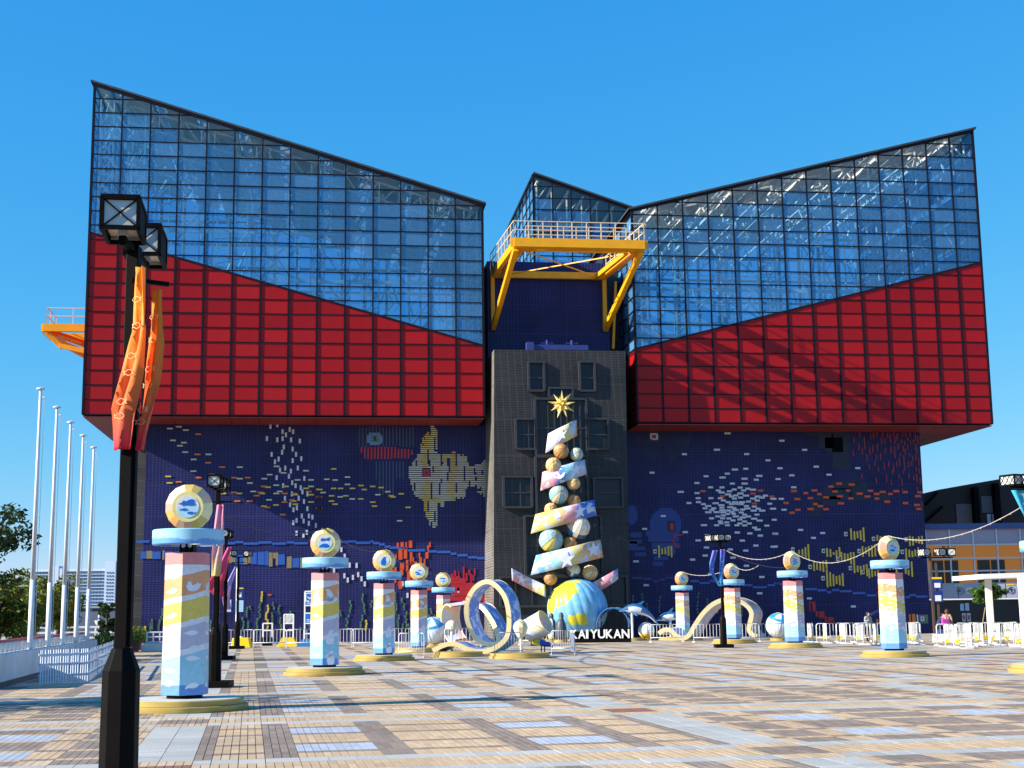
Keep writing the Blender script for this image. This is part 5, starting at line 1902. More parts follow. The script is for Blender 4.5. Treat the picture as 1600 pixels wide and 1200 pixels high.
# ------------------------------------------------------------------ tree of balls and ribbons on the tower
def print_mat(name, cols, scale, star=True, seed=0.0):
    """printed pastel cloth: flat patches of colour with pale figures"""
    m = D.materials.new(name)
    m.use_nodes = True
    n = m.node_tree.nodes
    L = m.node_tree.links
    b = n["Principled BSDF"]
    b.inputs["Roughness"].default_value = .45
    tc = n.new("ShaderNodeTexCoord")
    mp = n.new("ShaderNodeMapping")
    mp.inputs["Location"].default_value = (seed, seed * .7, seed * 1.3)
    L.new(tc.outputs["Object"], mp.inputs[0])
    sp = n.new("ShaderNodeSeparateXYZ")
    L.new(tc.outputs["Object"], sp.inputs[0])
    nz = n.new("ShaderNodeTexNoise")
    nz.inputs["Scale"].default_value = scale * .6
    nz.inputs["Detail"].default_value = 2
    L.new(mp.outputs[0], nz.inputs["Vector"])
    ma = n.new("ShaderNodeMath")
    ma.operation = 'MULTIPLY_ADD'
    ma.inputs[1].default_value = .35
    L.new(nz.outputs["Fac"], ma.inputs[0])
    L.new(sp.outputs[0], ma.inputs[2])
    mr = n.new("ShaderNodeMapRange")
    mr.inputs[1].default_value = -1.35
    mr.inputs[2].default_value = 1.75
    L.new(ma.outputs[0], mr.inputs[0])
    cr = n.new("ShaderNodeValToRGB")
    for i, c in enumerate(cols):
        p = i / len(cols)
        e = cr.color_ramp.elements[i] if i < 2 else cr.color_ramp.elements.new(p)
        e.position = p
        e.color = (*c, 1)
    L.new(mr.outputs[0], cr.inputs[0])
    vo = n.new("ShaderNodeTexNoise")
    vo.inputs["Scale"].default_value = scale * 1.3
    vo.inputs["Detail"].default_value = 3
    vo.inputs["Distortion"].default_value = .6
    L.new(mp.outputs[0], vo.inputs["Vector"])
    gt = n.new("ShaderNodeMath")
    gt.operation = 'GREATER_THAN'
    gt.inputs[1].default_value = .54
    L.new(vo.outputs["Fac"], gt.inputs[0])
    mx = n.new("ShaderNodeMix")
    mx.data_type = 'RGBA'
    L.new(gt.outputs[0], mx.inputs[0])
    L.new(cr.outputs[0], mx.inputs[6])
    mx.inputs[7].default_value = (*lin(200, 208, 228), 1)
    L.new(mx.outputs[2], b.inputs["Base Color"])
    return m


C_AQ, C_LB, C_PB, C_LI, C_YE, C_OR, C_PI, C_BL, C_WH = lin(150, 212, 226), lin(120, 180, 226), lin(168, 200, 236), lin(188, 190, 216), lin(222, 208, 112), lin(226, 176, 128), lin(226, 150, 160), lin(70, 120, 206), lin(214, 222, 236)


def star2d(r, r2, n=5, rot=PI / 2):
    out = []
    for k in range(2 * n):
        a = rot + PI * k / n
        q = r if k % 2 == 0 else r2
        out.append((q * math.cos(a), q * math.sin(a)))
    return out


def tw_pt(px, py, off):
    s, y, z = tplane(px, py, off)
    return O + E1 * s + E2 * y + Vector((0, 0, z))


def ribbon(label, quad, cols, seed, bulge=.7, off=1.0, star=None):
    """quad pixels: TL, TR, BR, BL; a sheet bowed out from the tower"""
    P = [tw_pt(x, y, off) for x, y in quad]
    c = sum(P, Vector()) / 4
    t = thing("ribbon_banner", label, "decoration", c, YAW, "printed ribbons wound up the tower decoration")
    R = Matrix.Rotation(-YAW, 3, 'Z')
    Q = [R @ (p - c) for p in P]
    n = 18
    mb = MB()
    vs, fs = [], []
    for i in range(n + 1):
        u = i / n
        o = -bulge * math.sin(PI * u)
        a, b = Q[3].lerp(Q[2], u), Q[0].lerp(Q[1], u)
        for v in (0, .5, 1):
            p = a.lerp(b, v)
            vs.append((p.x, o + p.y * .2, p.z))
    for i in range(n):
        for k in range(2):
            q = i * 3 + k
            fs.append((q, q + 1, q + 4, q + 3))
    mb.add(vs, fs)
    m = print_mat("ribbon_print_" + str(len(D.materials)), cols, 1.6, seed=seed)
    ob = mb.build("sheet", [m], t, smooth=True, fix=False)
    md = ob.modifiers.new("thick", 'SOLIDIFY')
    md.thickness = .05
    md.offset = -1
    for (u, v, s_, kind) in (star or []):
        a, b = Q[3].lerp(Q[2], u), Q[0].lerp(Q[1], u)
        p = a.lerp(b, v)
        d1 = (Q[2] - Q[3]).normalized()
        slope = -bulge * PI * math.cos(PI * u) / (Q[2] - Q[3]).length
        ex = Vector((d1.x, slope, d1.z))
        pm = MB()
        poly = star2d(.36, .15) if kind == 'star' else shape2d(kind)
        pm.prism([(q[0] * s_, q[1] * s_) for q in poly], (p.x, -bulge * math.sin(PI * u) + p.y * .2 - .07, p.z), ex, Z_, -Y_, .012)
        pm.build("printed_star" if kind == 'star' else "printed_fish", [print_w], t, fix=False)
    # struts back to the wall
    st = MB()
    for u in (.15, .85):
        p = Q[0].lerp(Q[1], u).lerp(Q[3].lerp(Q[2], u), .5)
        st.tube([(p.x, -bulge * math.sin(PI * u) + .04, p.z), (p.x, off + .1, p.z)], .04, 6)
    st.build("strut", [black], t, kind="stuff")
    return t


ribbon("topmost and shortest ribbon, pale lilac and yellow, just below the golden star", [(857, 678), (900, 656), (901, 681), (853, 708)], [C_AQ, C_WH, C_LI, C_YE, C_OR], 1.0, .55, .5, [(.45, .5, 1.1, 'star')])
ribbon("second ribbon from the top, pink at its left and blue in the middle", [(848, 738), (913, 718), (916, 741), (845, 767)], [C_PI, C_PI, C_BL, C_AQ, C_LI], 2.3, .7, .6, [(.75, .5, 1.2, 'star'), (.4, .4, 1.6, 'swan')])
ribbon("third ribbon down, yellow then pink with a deep blue right end", [(837, 804), (928, 781), (931, 806), (830, 834)], [C_YE, C_YE, C_OR, C_PI, C_BL], 3.7, .9, .7, [(.72, .5, 1.3, 'star'), (.35, .5, 1.7, 'fish')])
ribbon("longest ribbon, pale blue with orange at its right tip, above the globe", [(838, 868), (937, 843), (942, 871), (830, 899)], [C_LB, C_AQ, C_LI, C_YE, C_OR], 5.1, 1.0, .8, [(.86, .55, 1.4, 'star'), (.45, .35, 1.5, 'star'), (.2, .4, 1.8, 'fish')])
ribbon("pink and orange ribbon sloping down to the globe from the left", [(799, 888), (852, 914), (853, 933), (800, 907)], [C_BL, C_PI, C_PI, C_OR, C_YE], 7.9, -.3, 1.2, [(.3, .5, 1.0, 'star')])
ribbon("short orange and crimson ribbon rising to the right of the globe", [(920, 913), (965, 888), (965, 905), (939, 922)], [C_OR, C_OR, C_PI, C_PI, C_BL], 6.3, .4, 1.0, [(.75, .5, .8, 'star')])

# golden star
gold_s = mat("star_gold", lin(232, 206, 120), .35, noise=.05)
p = tw_pt(878, 632, 1.0)
t = thing("star", "golden many pointed star at the very top of the tower decoration", "star ornament", p, YAW)
mb = MB()
mb.sphere((0, 0, 0), .24, 10, 6)
mb.build("core", [gold_s], t)
rs = .92
phi = (1 + 5 ** .5) / 2
dirs = []
for k in range(9):
    a = PI / 2 + 2 * PI * k / 9
    dirs.append((Vector((math.cos(a), -.05, math.sin(a))), rs if k % 2 == 0 else rs * .93))
for k in range(6):
    a = PI / 2 + 2 * PI * (k + .5) / 6
    dirs.append((Vector((math.cos(a) * .6, -.8, math.sin(a) * .6)), rs * .85))
    dirs.append((Vector((math.cos(a) * .6, .8, math.sin(a) * .6)), rs * .8))
dirs.append((Vector((0, -1, 0)), rs * .8))
for d, r in dirs:
    d = d.normalized()
    x = d.cross(Vector((.3, .2, .9))).normalized()
    y = d.cross(x)
    c = MB()
    base = [(d * .12 + (x * math.cos(a) + y * math.sin(a)) * .17) for a in (0, PI / 2, PI, 3 * PI / 2)]
    c.add(base + [d * r], [(0, 1, 4), (1, 2, 4), (2, 3, 4), (3, 0, 4), (3, 2, 1, 0)])
    c.build("ray", [gold_s], t)
MB().tube([(0, .1, 0), (0, 1.2, 0)], .04, 6).build("strut", [black], t)

# balls
bm_br = [mat("ball_brown", lin(176, 128, 80), .5), mat("ball_brown_light", lin(206, 160, 104), .5)]
bm_tan = [mat("ball_tan", lin(220, 176, 116), .45), mat("ball_cream", lin(238, 204, 148), .45)]
bm_teal = [mat("ball_teal", lin(126, 190, 200), .45), mat("ball_sand", lin(206, 196, 170), .45)]
bm_blue = [mat("ball_ivory", lin(226, 220, 200), .45), mat("ball_blue", lin(58, 110, 160), .45)]
bm_yel = [mat("ball_pale_teal", lin(150, 190, 196), .45), mat("ball_yellow", lin(222, 206, 110), .45)]


def ball(label, px, py, r_px, mats, tilt, off=.9, style=0, name="ornament_ball", group="balls on the tower decoration"):
    p = tw_pt(px, py, off)
    k = (p.y) / 2200
    r = r_px * k
    t = thing(name, label, "ball ornament", p, YAW, group)
    mb = MB()
    N, M = 16, 8
    mb.sphere((0, 0, 0), r, N, M)
    for i in range(len(mb.f)):
        ring, seg = divmod(i, N)
        if style == 0:
            mb.m[i] = (seg // 2) % 2
        elif style == 1:
            mb.m[i] = 1 if (ring in (4, 5) and seg % 4 < 3) else 0
        else:
            mb.m[i] = 1 if (seg // 2) % 4 == 1 else 0
    o = mb.build("shell", mats, t)
    o.rotation_euler = tilt
    rb = MB()
    for q in range(0, N, 2):
        a = 2 * PI * q / N
        pts = [(1.008 * r * math.sin(PI * j / M) * math.cos(a), 1.008 * r * math.sin(PI * j / M) * math.sin(a), 1.008 * r * math.cos(PI * j / M)) for j in range(M + 1)]
        for u, v in zip(pts, pts[1:]):
            rb.bar(u, v, .014)
    o2 = rb.build("seam", [bm_br[0]], t, kind="stuff")
    o2.rotation_euler = tilt
    MB().tube([(0, r * .8, 0), (0, off + .3, 0)], .03, 6).build("strut", [black], t)
    return t


A = rad(70)
ball("brown ball directly under the topmost ribbon", 877, 705, 12.3, bm_br, (A, 0, .3))
ball("small teal and sand ball at the right of the topmost brown ball", 901, 710, 10.6, bm_teal, (A, .4, .2), style=0)
ball("bright tan ball resting on the left of the second ribbon", 865, 727, 12.6, bm_tan, (A, 0, -.2))
ball("tan ball hanging below the right end of the second ribbon", 896, 755, 10.8, bm_tan, (A, .2, .2))
ball("large teal and sand ball between the second and third ribbons", 873, 773, 15.2, bm_teal, (A, .2, 0))
ball("dull brown ball right of the large teal ball, above the third ribbon", 897, 783, 10.6, bm_br, (A, .3, .5))
ball("tan ball at the left, tucked behind the third ribbon's upper edge", 861, 796, 10.6, bm_tan, (A, .1, -.3))
ball("large ivory ball with a blue band below the third ribbon", 903, 824, 19.2, bm_blue, (rad(40), .3, .1), style=1)
ball("largest ball, sand with teal and yellow gores, left above the longest ribbon", 861, 844, 19.2, bm_yel, (A, .2, .2), style=2)
ball("dark brown ball peeping over the longest ribbon", 891, 849, 10.6, bm_br, (A, .4, .2))
ball("small ivory and blue ball just under the longest ribbon", 896, 891, 10.7, bm_blue, (rad(30), .3, .1), style=1)
ball("faceted amber ball under the longest ribbon, right of the ivory and blue one", 922, 895, 12.4, bm_tan, (A, .5, .1))
ball("dark brown ball at the lower left, over the globe's shoulder", 860, 904, 10.4, bm_br, (A, .2, .3))

# globe
def globe_mat():
    m = D.materials.new("globe_map")
    m.use_nodes = True
    n = m.node_tree.nodes
    L = m.node_tree.links
    b = n["Principled BSDF"]
    b.inputs["Roughness"].default_value = .4
    tc = n.new("ShaderNodeTexCoord")
    nz = n.new("ShaderNodeTexNoise")
    nz.inputs["Scale"].default_value = 1.5
    nz.inputs["Detail"].default_value = 7
    nz.inputs["Roughness"].default_value = .55
    L.new(tc.outputs["Object"], nz.inputs["Vector"])
    last = None
    # land: a northern mass at the upper left, a southern island at the lower middle, small islands between
    for (c, r) in (((-.75, -.95, 1.25), 1.05), ((-1.45, -.75, .55), .55), ((-.05, -1.62, -.52), .40), ((-.42, -1.6, -.62), .30), ((.05, -1.66, .02), .13), ((-.62, -1.58, .12), .16), ((.3, -.8, 1.5), .28)):
        d = n.new("ShaderNodeVectorMath")
        d.operation = 'DISTANCE'
        d.inputs[1].default_value = c
        L.new(tc.outputs["Object"], d.inputs[0])
        a = n.new("ShaderNodeMath")
        a.operation = 'SUBTRACT'
        a.inputs[0].default_value = r
        L.new(d.outputs["Value"], a.inputs[1])
        if last is None:
            last = a
        else:
            q = n.new("ShaderNodeMath")
            q.operation = 'MAXIMUM'
            L.new(last.outputs[0], q.inputs[0])
            L.new(a.outputs[0], q.inputs[1])
            last = q
    ad = n.new("ShaderNodeMath")
    ad.operation = 'MULTIPLY_ADD'
    ad.inputs[1].default_value = .9
    L.new(nz.outputs["Fac"], ad.inputs[0])
    L.new(last.outputs[0], ad.inputs[2])
    cr = n.new("ShaderNodeValToRGB")
    cr.color_ramp.elements[0].position = .43
    cr.color_ramp.elements[0].color = (*lin(122, 186, 222), 1)
    cr.color_ramp.elements[1].position = .47
    cr.color_ramp.elements[1].color = (*lin(214, 208, 60), 1)
    L.new(ad.outputs[0], cr.inputs[0])
    n2 = n.new("ShaderNodeTexNoise")
    n2.inputs["Scale"].default_value = 2.6
    n2.inputs["Detail"].default_value = 6
    L.new(tc.outputs["Object"], n2.inputs["Vector"])
    mr = n.new("ShaderNodeMapRange")
    mr.inputs[1].default_value = .3
    mr.inputs[2].default_value = .7
    mr.inputs[3].default_value = .78
    mr.inputs[4].default_value = 1.12
    L.new(n2.outputs["Fac"], mr.inputs[0])
    sc = n.new("ShaderNodeVectorMath")
    sc.operation = 'SCALE'
    L.new(cr.outputs[0], sc.inputs[0])
    L.new(mr.outputs[0], sc.inputs["Scale"])
    L.new(sc.outputs[0], b.inputs["Base Color"])
    return m


gm = globe_mat()
Pg = gnd(903, 1001)
kz = Pg.y / 2200
Rg = 46 * kz
zc = at_y(903, 951, Pg.y).z
t = thing("globe", "huge segmented blue and yellow globe in front of the tower", "globe", (Pg.x, Pg.y, 0), 0)
NG = 22
for g in range(NG):
    mb = MB()
    a0 = 2 * PI * (g + .5) / NG
    vs, fs = [], []
    nv, nu = 20, 4
    for j in range(nv + 1):
        tt = PI * j / nv
        for i in range(nu + 1):
            u = i / nu
            a = a0 + (u - .5) * 2 * PI / NG
            rr_ = Rg * (1 + .022 * math.sin(PI * u) * math.sin(tt))
            vs.append((rr_ * math.sin(tt) * math.cos(a), rr_ * math.sin(tt) * math.sin(a), rr_ * math.cos(tt)))
    for j in range(nv):
        for i in range(nu):
            q = j * (nu + 1) + i
            fs.append((q, q + nu + 1, q + nu + 2, q + 1))
    mb.add(vs, fs)
    o = mb.build("globe_gore", [gm], t, smooth=True, fix=False)
    o.location = (0, 0, zc)
    o.rotation_euler = (.0, rad(-14), 0)
MB().lathe([(.6, 0), (.55, .1), (.35, zc - Rg + .25)], 16).build("globe_stand", [steel], t)

# letters
t0 = gnd(890, 1004.5)
t1_ = gnd(986, 1003.5)
vec = (t1_ - t0)
Ls = vec.length
ang = math.atan2(vec.y, vec.x)
kk = t0.y / 2200
sgn = thing("letter_sign", "low black plinth with big white capital letters under the globe", "sign", t0, ang)
MB().box(0, Ls, -.1, .5, 0, 2.5 * kk + .12).build("plinth", [black], sgn)
MB().box(0, Ls, .3, .5, .1, 17 * kk).build("backboard", [black], sgn)
letw = {'K': 1.02, 'A': 1.08, 'I': .55, 'Y': 1.02, 'U': 1.05, 'N': 1.1}
tot = sum(letw[c] for c in "KAIYUKAN")
xx = .04
for ch in "KAIYUKAN":
    wch = letw[ch] / tot * (Ls - .1)
    cu = D.curves.new("letter", 'FONT')
    cu.body = ch
    cu.extrude = .05
    cu.offset = .022
    cu.size = 1.0
    cu.fill_mode = 'BOTH'
    tmp = D.objects.new("letter", cu)
    COL.objects.link(tmp)
    bpy.context.view_layer.update()
    me = D.meshes.new_from_object(tmp)
    D.objects.remove(tmp)
    xs = [v.co.x for v in me.vertices]
    ys = [v.co.y for v in me.vertices]
    w0, h0_ = max(xs) - min(xs), max(ys) - min(ys)
    sx, sy = (wch * (.55 if ch == 'I' else .93)) / w0, 13.5 * kk / h0_
    for v in me.vertices:
        v.co = ((v.co.x - min(xs)) * sx, (v.co.y - min(ys)) * sy, v.co.z)
    me.materials.append(white)
    o = link("letter", me, sgn)
    o.rotation_euler = (PI / 2, 0, 0)
    o.location = (xx + wch * .03, .05, 2.5 * kk + .14)
    xx += wch

# ------------------------------------------------------------------ sculptures
def disc(t, r, h=.16, name="base", c=(0, 0)):
    MB().lathe([(r, 0), (r, h * .5), (r * .94, h * .52), (r * .94, h)], 32, c=(c[0], c[1], 0)).build(name, [gold], t, auto=35)


navy_d = mat("dolphin_blue", lin(40, 96, 150), .3, noise=.08, coat=.3)
white_d = mat("dolphin_white", lin(206, 210, 216), .35, noise=.05)
skyfin = mat("dolphin_fin", lin(70, 140, 200), .3)


def loft(sections, n=14):
    """sections: (centre, radius_y, radius_z, tangent angle) in the xz plane -> body; colour by angle round the section"""
    mb = MB()
    vs, fs = [], []
    for (x, z, ry, rz_, an) in sections:
        for k in range(n):
            a = 2 * PI * k / n
            oy, oz = ry * math.cos(a), rz_ * math.sin(a)
            vs.append((x - oz * math.sin(an), oy, z + oz * math.cos(an)))
    for i in range(len(sections) - 1):
        for k in range(n):
            k2 = (k + 1) % n
            fs.append((i * n + k, i * n + k2, (i + 1) * n + k2, (i + 1) * n + k))
    fs.append(tuple(range(n - 1, -1, -1)))
    fs.append(tuple((len(sections) - 1) * n + k for k in range(n)))
    mb.add(vs, fs)
    for i in range(len(sections) - 1):
        for k in range(n):
            a = (k + .5) / n * 360
            top = 20 < a < 160
            patch = (2 < i < 7) and (a < 22 or a > 335 or 158 < a < 205)
            mb.m[i * n + k] = 0 if (top or (i > 7 and not 215 < a < 325)) else (1 if (a > 200 and a < 340 or patch) else 0)
    return mb


def dolphin(label, loc, rz, L_, bend, post, tail=True):
    t = thing("dolphin_sculpture", label, "dolphin sculpture", loc, rz, "dolphin sculptures leaping on posts")
    N = 14
    secs = []
    x, z = 0, post
    an = bend[0]
    prof = [.015, .05, .085, .15, .19, .21, .205, .19, .165, .135, .10, .07, .05, .035]
    pts = []
    for i in range(N):
        f = i / (N - 1)
        an = bend[0] + (bend[1] - bend[0]) * f
        secs.append((x, z, prof[i] * L_ * .50, prof[i] * L_ * .56, an))
        pts.append((x, z, an))
        x += L_ / N * math.cos(an)
        z += L_ / N * math.sin(an)
    body = loft(secs).build("body", [navy_d, white_d], t, auto=60)
    fi = MB()
    px_, pz_, pa = pts[6]
    up = Vector((-math.sin(pa), 0, math.cos(pa)))
    fw = Vector((math.cos(pa), 0, math.sin(pa)))
    b0 = Vector((px_, 0, pz_)) + up * prof[6] * L_ * .5
    fi.prism([(-.16, 0), (.10, .0), (.26, .30), (.12, .24)], b0 - Y_ * .02, fw * (L_ / 2.6), up * (L_ / 2.6), Y_, .04)
    fi.build("dorsal_fin", [navy_d], t)
    for sgn_ in (-1, 1):
        fl = MB()
        px_, pz_, pa = pts[4]
        up = Vector((-math.sin(pa), 0, math.cos(pa)))
        fw = Vector((math.cos(pa), 0, math.sin(pa)))
        b0 = Vector((px_, sgn_ * prof[4] * L_ * .42, pz_)) - up * prof[4] * L_ * .3
        fl.prism([(-.05, 0), (.16, 0), (.36, -.26), (.2, -.22)], b0, fw * (L_ / 2.6), up * (L_ / 2.6) + Y_ * sgn_ * -.2, Y_, .04)
        fl.build("flipper", [skyfin], t)
    px_, pz_, pa = pts[-1]
    fw = Vector((math.cos(pa), 0, math.sin(pa)))
    tl = MB()
    tl.prism([(-.05, -.03), (.10, -.22), (.26, -.30), (.16, 0), (.26, .30), (.10, .22), (-.05, .03)], (px_, 0, pz_), fw * (L_ / 2.4), Y_ * (L_ / 2.4), Vector((-fw.z, 0, fw.x)), .04)
    tl.build("tail_fluke", [navy_d], t)
    return t, pts


Pd = gnd(996, 1001)
kd = Pd.y / 2200
zd = lambda px, py: at_y(px, py, Pd.y)
n0 = zd(967, 955.5)
tD, pts = dolphin("blue and white dolphin diving to the right over a white and yellow ball", (n0.x, Pd.y, 0), 0, 70 * kd, (rad(22), rad(-62)), n0.z)
MB().tube([(20 * kd, 0, .1), (20 * kd, 0, n0.z + .1)], .07, 10).build("post", [white], tD)
disc(tD, .75, .16, c=(20 * kd, 0))
Pd2 = gnd(1046, 1000)
n1 = at_y(1022, 971, Pd2.y)
tD2, pts = dolphin("blue and white dolphin rising on a post, tail behind the smallest column", (n1.x, Pd2.y, 0), 0, 62 * kd, (rad(28), rad(-30)), n1.z)
MB().tube([(25 * kd, 0, .1), (25 * kd, 0, n1.z + .35)], .07, 10).build("post", [white], tD2)
disc(tD2, .85, .16, c=(25 * kd, 0))


def beach_ball(label, px, py_c, r_px, Yd, mats, tilt=(0, 0, 0), n=8, style=0):
    c = at_y(px, py_c, Yd)
    r = r_px * Yd / 2200
    t = thing("beach_ball", label, "ball sculpture", (c.x, Yd, 0), 0, "giant balls on the ground")
    N = 24
    mb = MB()
    mb.sphere((0, 0, 0), r, N, 14)
    for i in range(len(mb.f)):
        ring, seg = divmod(i, N)
        if style == 0:
            mb.m[i] = 1 if ring >= 9 else 0
        else:
            mb.m[i] = 1 if (ring < 5 and (seg // 3) % 2 == 0) or ring == 4 else 0
    zz = max(c.z, r + .1)
    o = mb.build("shell", mats, t, auto=14)
    o.location = (0, 0, zz)
    o.rotation_euler = tilt
    sm = MB()
    for q in range(n):
        a = 2 * PI * q / n
        pp = [(1.004 * r * math.sin(PI * j / 14) * math.cos(a), 1.004 * r * math.sin(PI * j / 14) * math.sin(a), 1.004 * r * math.cos(PI * j / 14)) for j in range(15)]
        for u, v in zip(pp, pp[1:]):
            sm.bar(u, v, .02)
    o = sm.build("seam", [steel], t, kind="stuff")
    o.location = (0, 0, zz)
    o.rotation_euler = tilt
    MB().lathe([(r * .7, 0), (r * .7, .14)], 24).build("base", [gold], t)
    return t


wball = mat("ball_white", lin(214, 222, 230), .35)
beach_ball("white and yellow ball under the diving dolphin", 1010, 985, 12.5, Pd.y + .5, [wball, plast_y])
beach_ball("large white ball with a blue cap, in front of the right mosaic wall", 1216, 977, 19, 80.0, [wball, mat("cap_blue", lin(50, 150, 214), .35)], (rad(12), rad(14), 0), style=1)
beach_ball("white and blue ball half hidden between the left columns", 678, 985, 21, 75.0, [wball, D.materials["cap_blue"]], (rad(16), rad(-18), .4), style=1)

# penguins
pg_black = mat("penguin_slate", lin(70, 80, 96), .45)
pg_white = mat("penguin_white", lin(196, 214, 228), .45)


def penguin(label, px, py, top, rz):
    P = gnd(px, py)
    h = (py - top) * P.y / 2200 - .16
    t = thing("penguin_sculpture", label, "penguin sculpture", P, rz, "penguin sculptures by the globe")
    disc(t, .42, .16)
    mb = MB()
    n = 16
    prof = [(.10, .0), (.20, .06), (.245, .22), (.25, .38), (.215, .58), (.15, .72), (.105, .78), (.12, .86), (.10, .95), (.03, 1.0)]
    vs, fs = [], []
    for (r, z) in prof:
        for k in range(n):
            a = 2 * PI * k / n
            vs.append((r * h * .8 * math.cos(a), r * h * .72 * math.sin(a) - (.03 * h if z > .75 else 0), .16 + z * h))
    for i in range(len(prof) - 1):
        for k in range(n):
            k2 = (k + 1) % n
            fs.append((i * n + k, i * n + k2, (i + 1) * n + k2, (i + 1) * n + k))
    fs += [tuple(range(n - 1, -1, -1)), tuple((len(prof) - 1) * n + k for k in range(n))]
    mb.add(vs, fs)
    for i in range(len(prof) - 1):
        for k in range(n):
            a = (k + .5) / n * 360
            mb.m[i * n + k] = 1 if (215 < a < 325 and i < 6) else 0
    mb.build("body", [pg_black, pg_white], t, smooth=True)
    bk = MB()
    bk.add([(-.02, -.11 * h, .16 + .88 * h), (.02, -.11 * h, .16 + .88 * h), (0, -.1 * h, .16 + .91 * h), (0, -.22 * h, .16 + .885 * h)], [(0, 1, 3), (1, 2, 3), (2, 0, 3), (2, 1, 0)])
    bk.build("beak", [plast_y], t)
    for s_ in (-1, 1):
        w = MB()
        w.prism([(0, 0), (.05, -.02), (.09, -.28), (.05, -.42), (0, -.3)], (s_ * .17 * h, -.02, .16 + .64 * h), Vector((s_ * .9 * h, 0, 0)), Vector((s_ * .12, 0, h)), Y_, .05)
        w.build("flipper", [pg_black], t)
        f = MB()
        f.box(s_ * .1 * h - .06, s_ * .1 * h + .06, -.28 * h, .0, .16, .20)
        f.build("foot", [plast_y], t)
    return t


penguin("slate penguin with pale blue front, left of the pair before the globe", 863, 1003, 959, rad(-40))
penguin("dark penguin seen from behind, right of the pair before the globe", 877, 1004, 958, rad(150))
penguin("penguin glimpsed through the loop sculpture", 784, 1000, 962, rad(20))

# umbrella shaped jellyfish
def parasol(label, px, py, r_px, top, base_y, n=8, cupped=False):
    P = gnd(px, base_y)
    k = P.y / 2200
    zt = at_y(px, top, P.y).z
    r = r_px * k
    t = thing("jellyfish_sculpture", label, "jellyfish sculpture", P, .3, "cream jellyfish sculptures by the loop")
    mb = MB()
    prof = [(r * .55, -r * .55), (r * .92, -r * .45), (r, 0), (r * .86, r * .45), (r * .5, r * .78), (.02, r * .9)] if not cupped else [(r * .45, -r * 1.25), (r * .8, -r * .6), (r, 0), (r * .82, r * .5), (r * .45, r * .85), (.02, r)]
    prof = [(a, b + zt - r * .9) for a, b in prof]
    mb.lathe(prof, n * 2)
    for i in range(len(prof) - 1):
        for q in range(n * 2):
            mb.m[i * n * 2 + q] = (q // 2) % 2
    mb.build("bell", [mat("jelly_cream_" + str(px), lin(226, 208, 160), .45), mat("jelly_ivory_" + str(px), lin(234, 226, 200), .45)], t)
    MB().tube([(0, 0, .1), (0, 0, zt - r)], .05, 8).build("post", [white], t)
    disc(t, .6, .15)


parasol("small cream jellyfish on a thin post left of the loop", 706, 1022, 10, 969, 1024)
parasol("faceted cream jellyfish right of the loop, behind a white barrier", 814, 1022, 12, 969, 1024, 6, True)

# ------------------------------------------------------------------ ribbon sculptures
edge_y = mat("ribbon_edge_yellow", lin(234, 216, 164), .4, noise=.05)
pr_blue = print_mat("loop_print_blue", [lin(80, 112, 190), lin(96, 128, 204), lin(120, 156, 216), lin(96, 140, 206)], 2.2, seed=1.7)
pr_past = print_mat("wave_print_pastel", [lin(170, 190, 220), lin(190, 190, 214), lin(220, 200, 140), lin(220, 176, 160)], 2.0, seed=4.4)


def swept(name, label, cat, path, width, thick, mats, loc, rz=0.0, skew=0.0):
    """path: (x, z, y offset); a broad band standing on edge, its two rims yellow"""
    t = thing(name, label, cat, loc, rz)
    n = len(path)
    band, rim = MB(), [MB(), MB()]
    vs = []
    for i, (x, z, y) in enumerate(path):
        a = Vector(path[max(0, i - 1)])
        b = Vector(path[min(n - 1, i + 1)])
        tx, tz = b.x - a.x, b.y - a.y
        l = math.hypot(tx, tz) or 1
        nx, nz_ = -tz / l * thick / 2, tx / l * thick / 2
        for (yy, sgn_) in ((y, 1), (y + width, 1), (y + width, -1), (y, -1)):
            sk = skew * (1 if yy > y else 0)
            vs.append((x + nx * sgn_ + sk, yy, z + nz_ * sgn_))
    fs = []
    for i in range(n - 1):
        q = i * 4
        for k in range(4):
            k2 = (k + 1) % 4
            fs.append((q + k, q + k2, q + 4 + k2, q + 4 + k))
    fs += [(0, 1, 2, 3), (4 * n - 1, 4 * n - 2, 4 * n - 3, 4 * n - 4)]
    band.add(vs, fs)
    band.build("band", [mats[0]], t, auto=40)
    for w_, yo in ((0, -.03), (1, width)):
        vs = []
        for i, (x, z, y) in enumerate(path):
            a = Vector(path[max(0, i - 1)])
            b = Vector(path[min(n - 1, i + 1)])
            tx, tz = b.x - a.x, b.y - a.y
            l = math.hypot(tx, tz) or 1
            tt = thick * .62
            nx, nz_ = -tz / l * tt, tx / l * tt
            sk = skew * w_
            y0 = y + yo
            for (yy, s2) in ((y0, 1), (y0 + .03, 1), (y0 + .03, -1), (y0, -1)):
                vs.append((x + nx * s2 + sk, yy, z + nz_ * s2))
        fs2 = []
        for i in range(n - 1):
            q = i * 4
            for k in range(4):
                k2 = (k + 1) % 4
                fs2.append((q + k, q + k2, q + 4 + k2, q + 4 + k))
        fs2 += [(0, 1, 2, 3), (4 * n - 1, 4 * n - 2, 4 * n - 3, 4 * n - 4)]
        rim[w_].add(vs, fs2)
        rim[w_].build("rim", [mats[1]], t, auto=40)
    return t


def smooth_path(pts, per=8):
    out = []
    n = len(pts)
    for i in range(n - 1):
        p0, p1, p2, p3 = [Vector(pts[max(0, min(n - 1, j))]) for j in (i - 1, i, i + 1, i + 2)]
        for k in range(per):
            t = k / per
            out.append(tuple(.5 * ((2 * p1) + (-p0 + p2) * t + (2 * p0 - 5 * p1 + 4 * p2 - p3) * t * t + (-p0 + 3 * p1 - 3 * p2 + p3) * t ** 3)))
    out.append(tuple(pts[-1]))
    return out


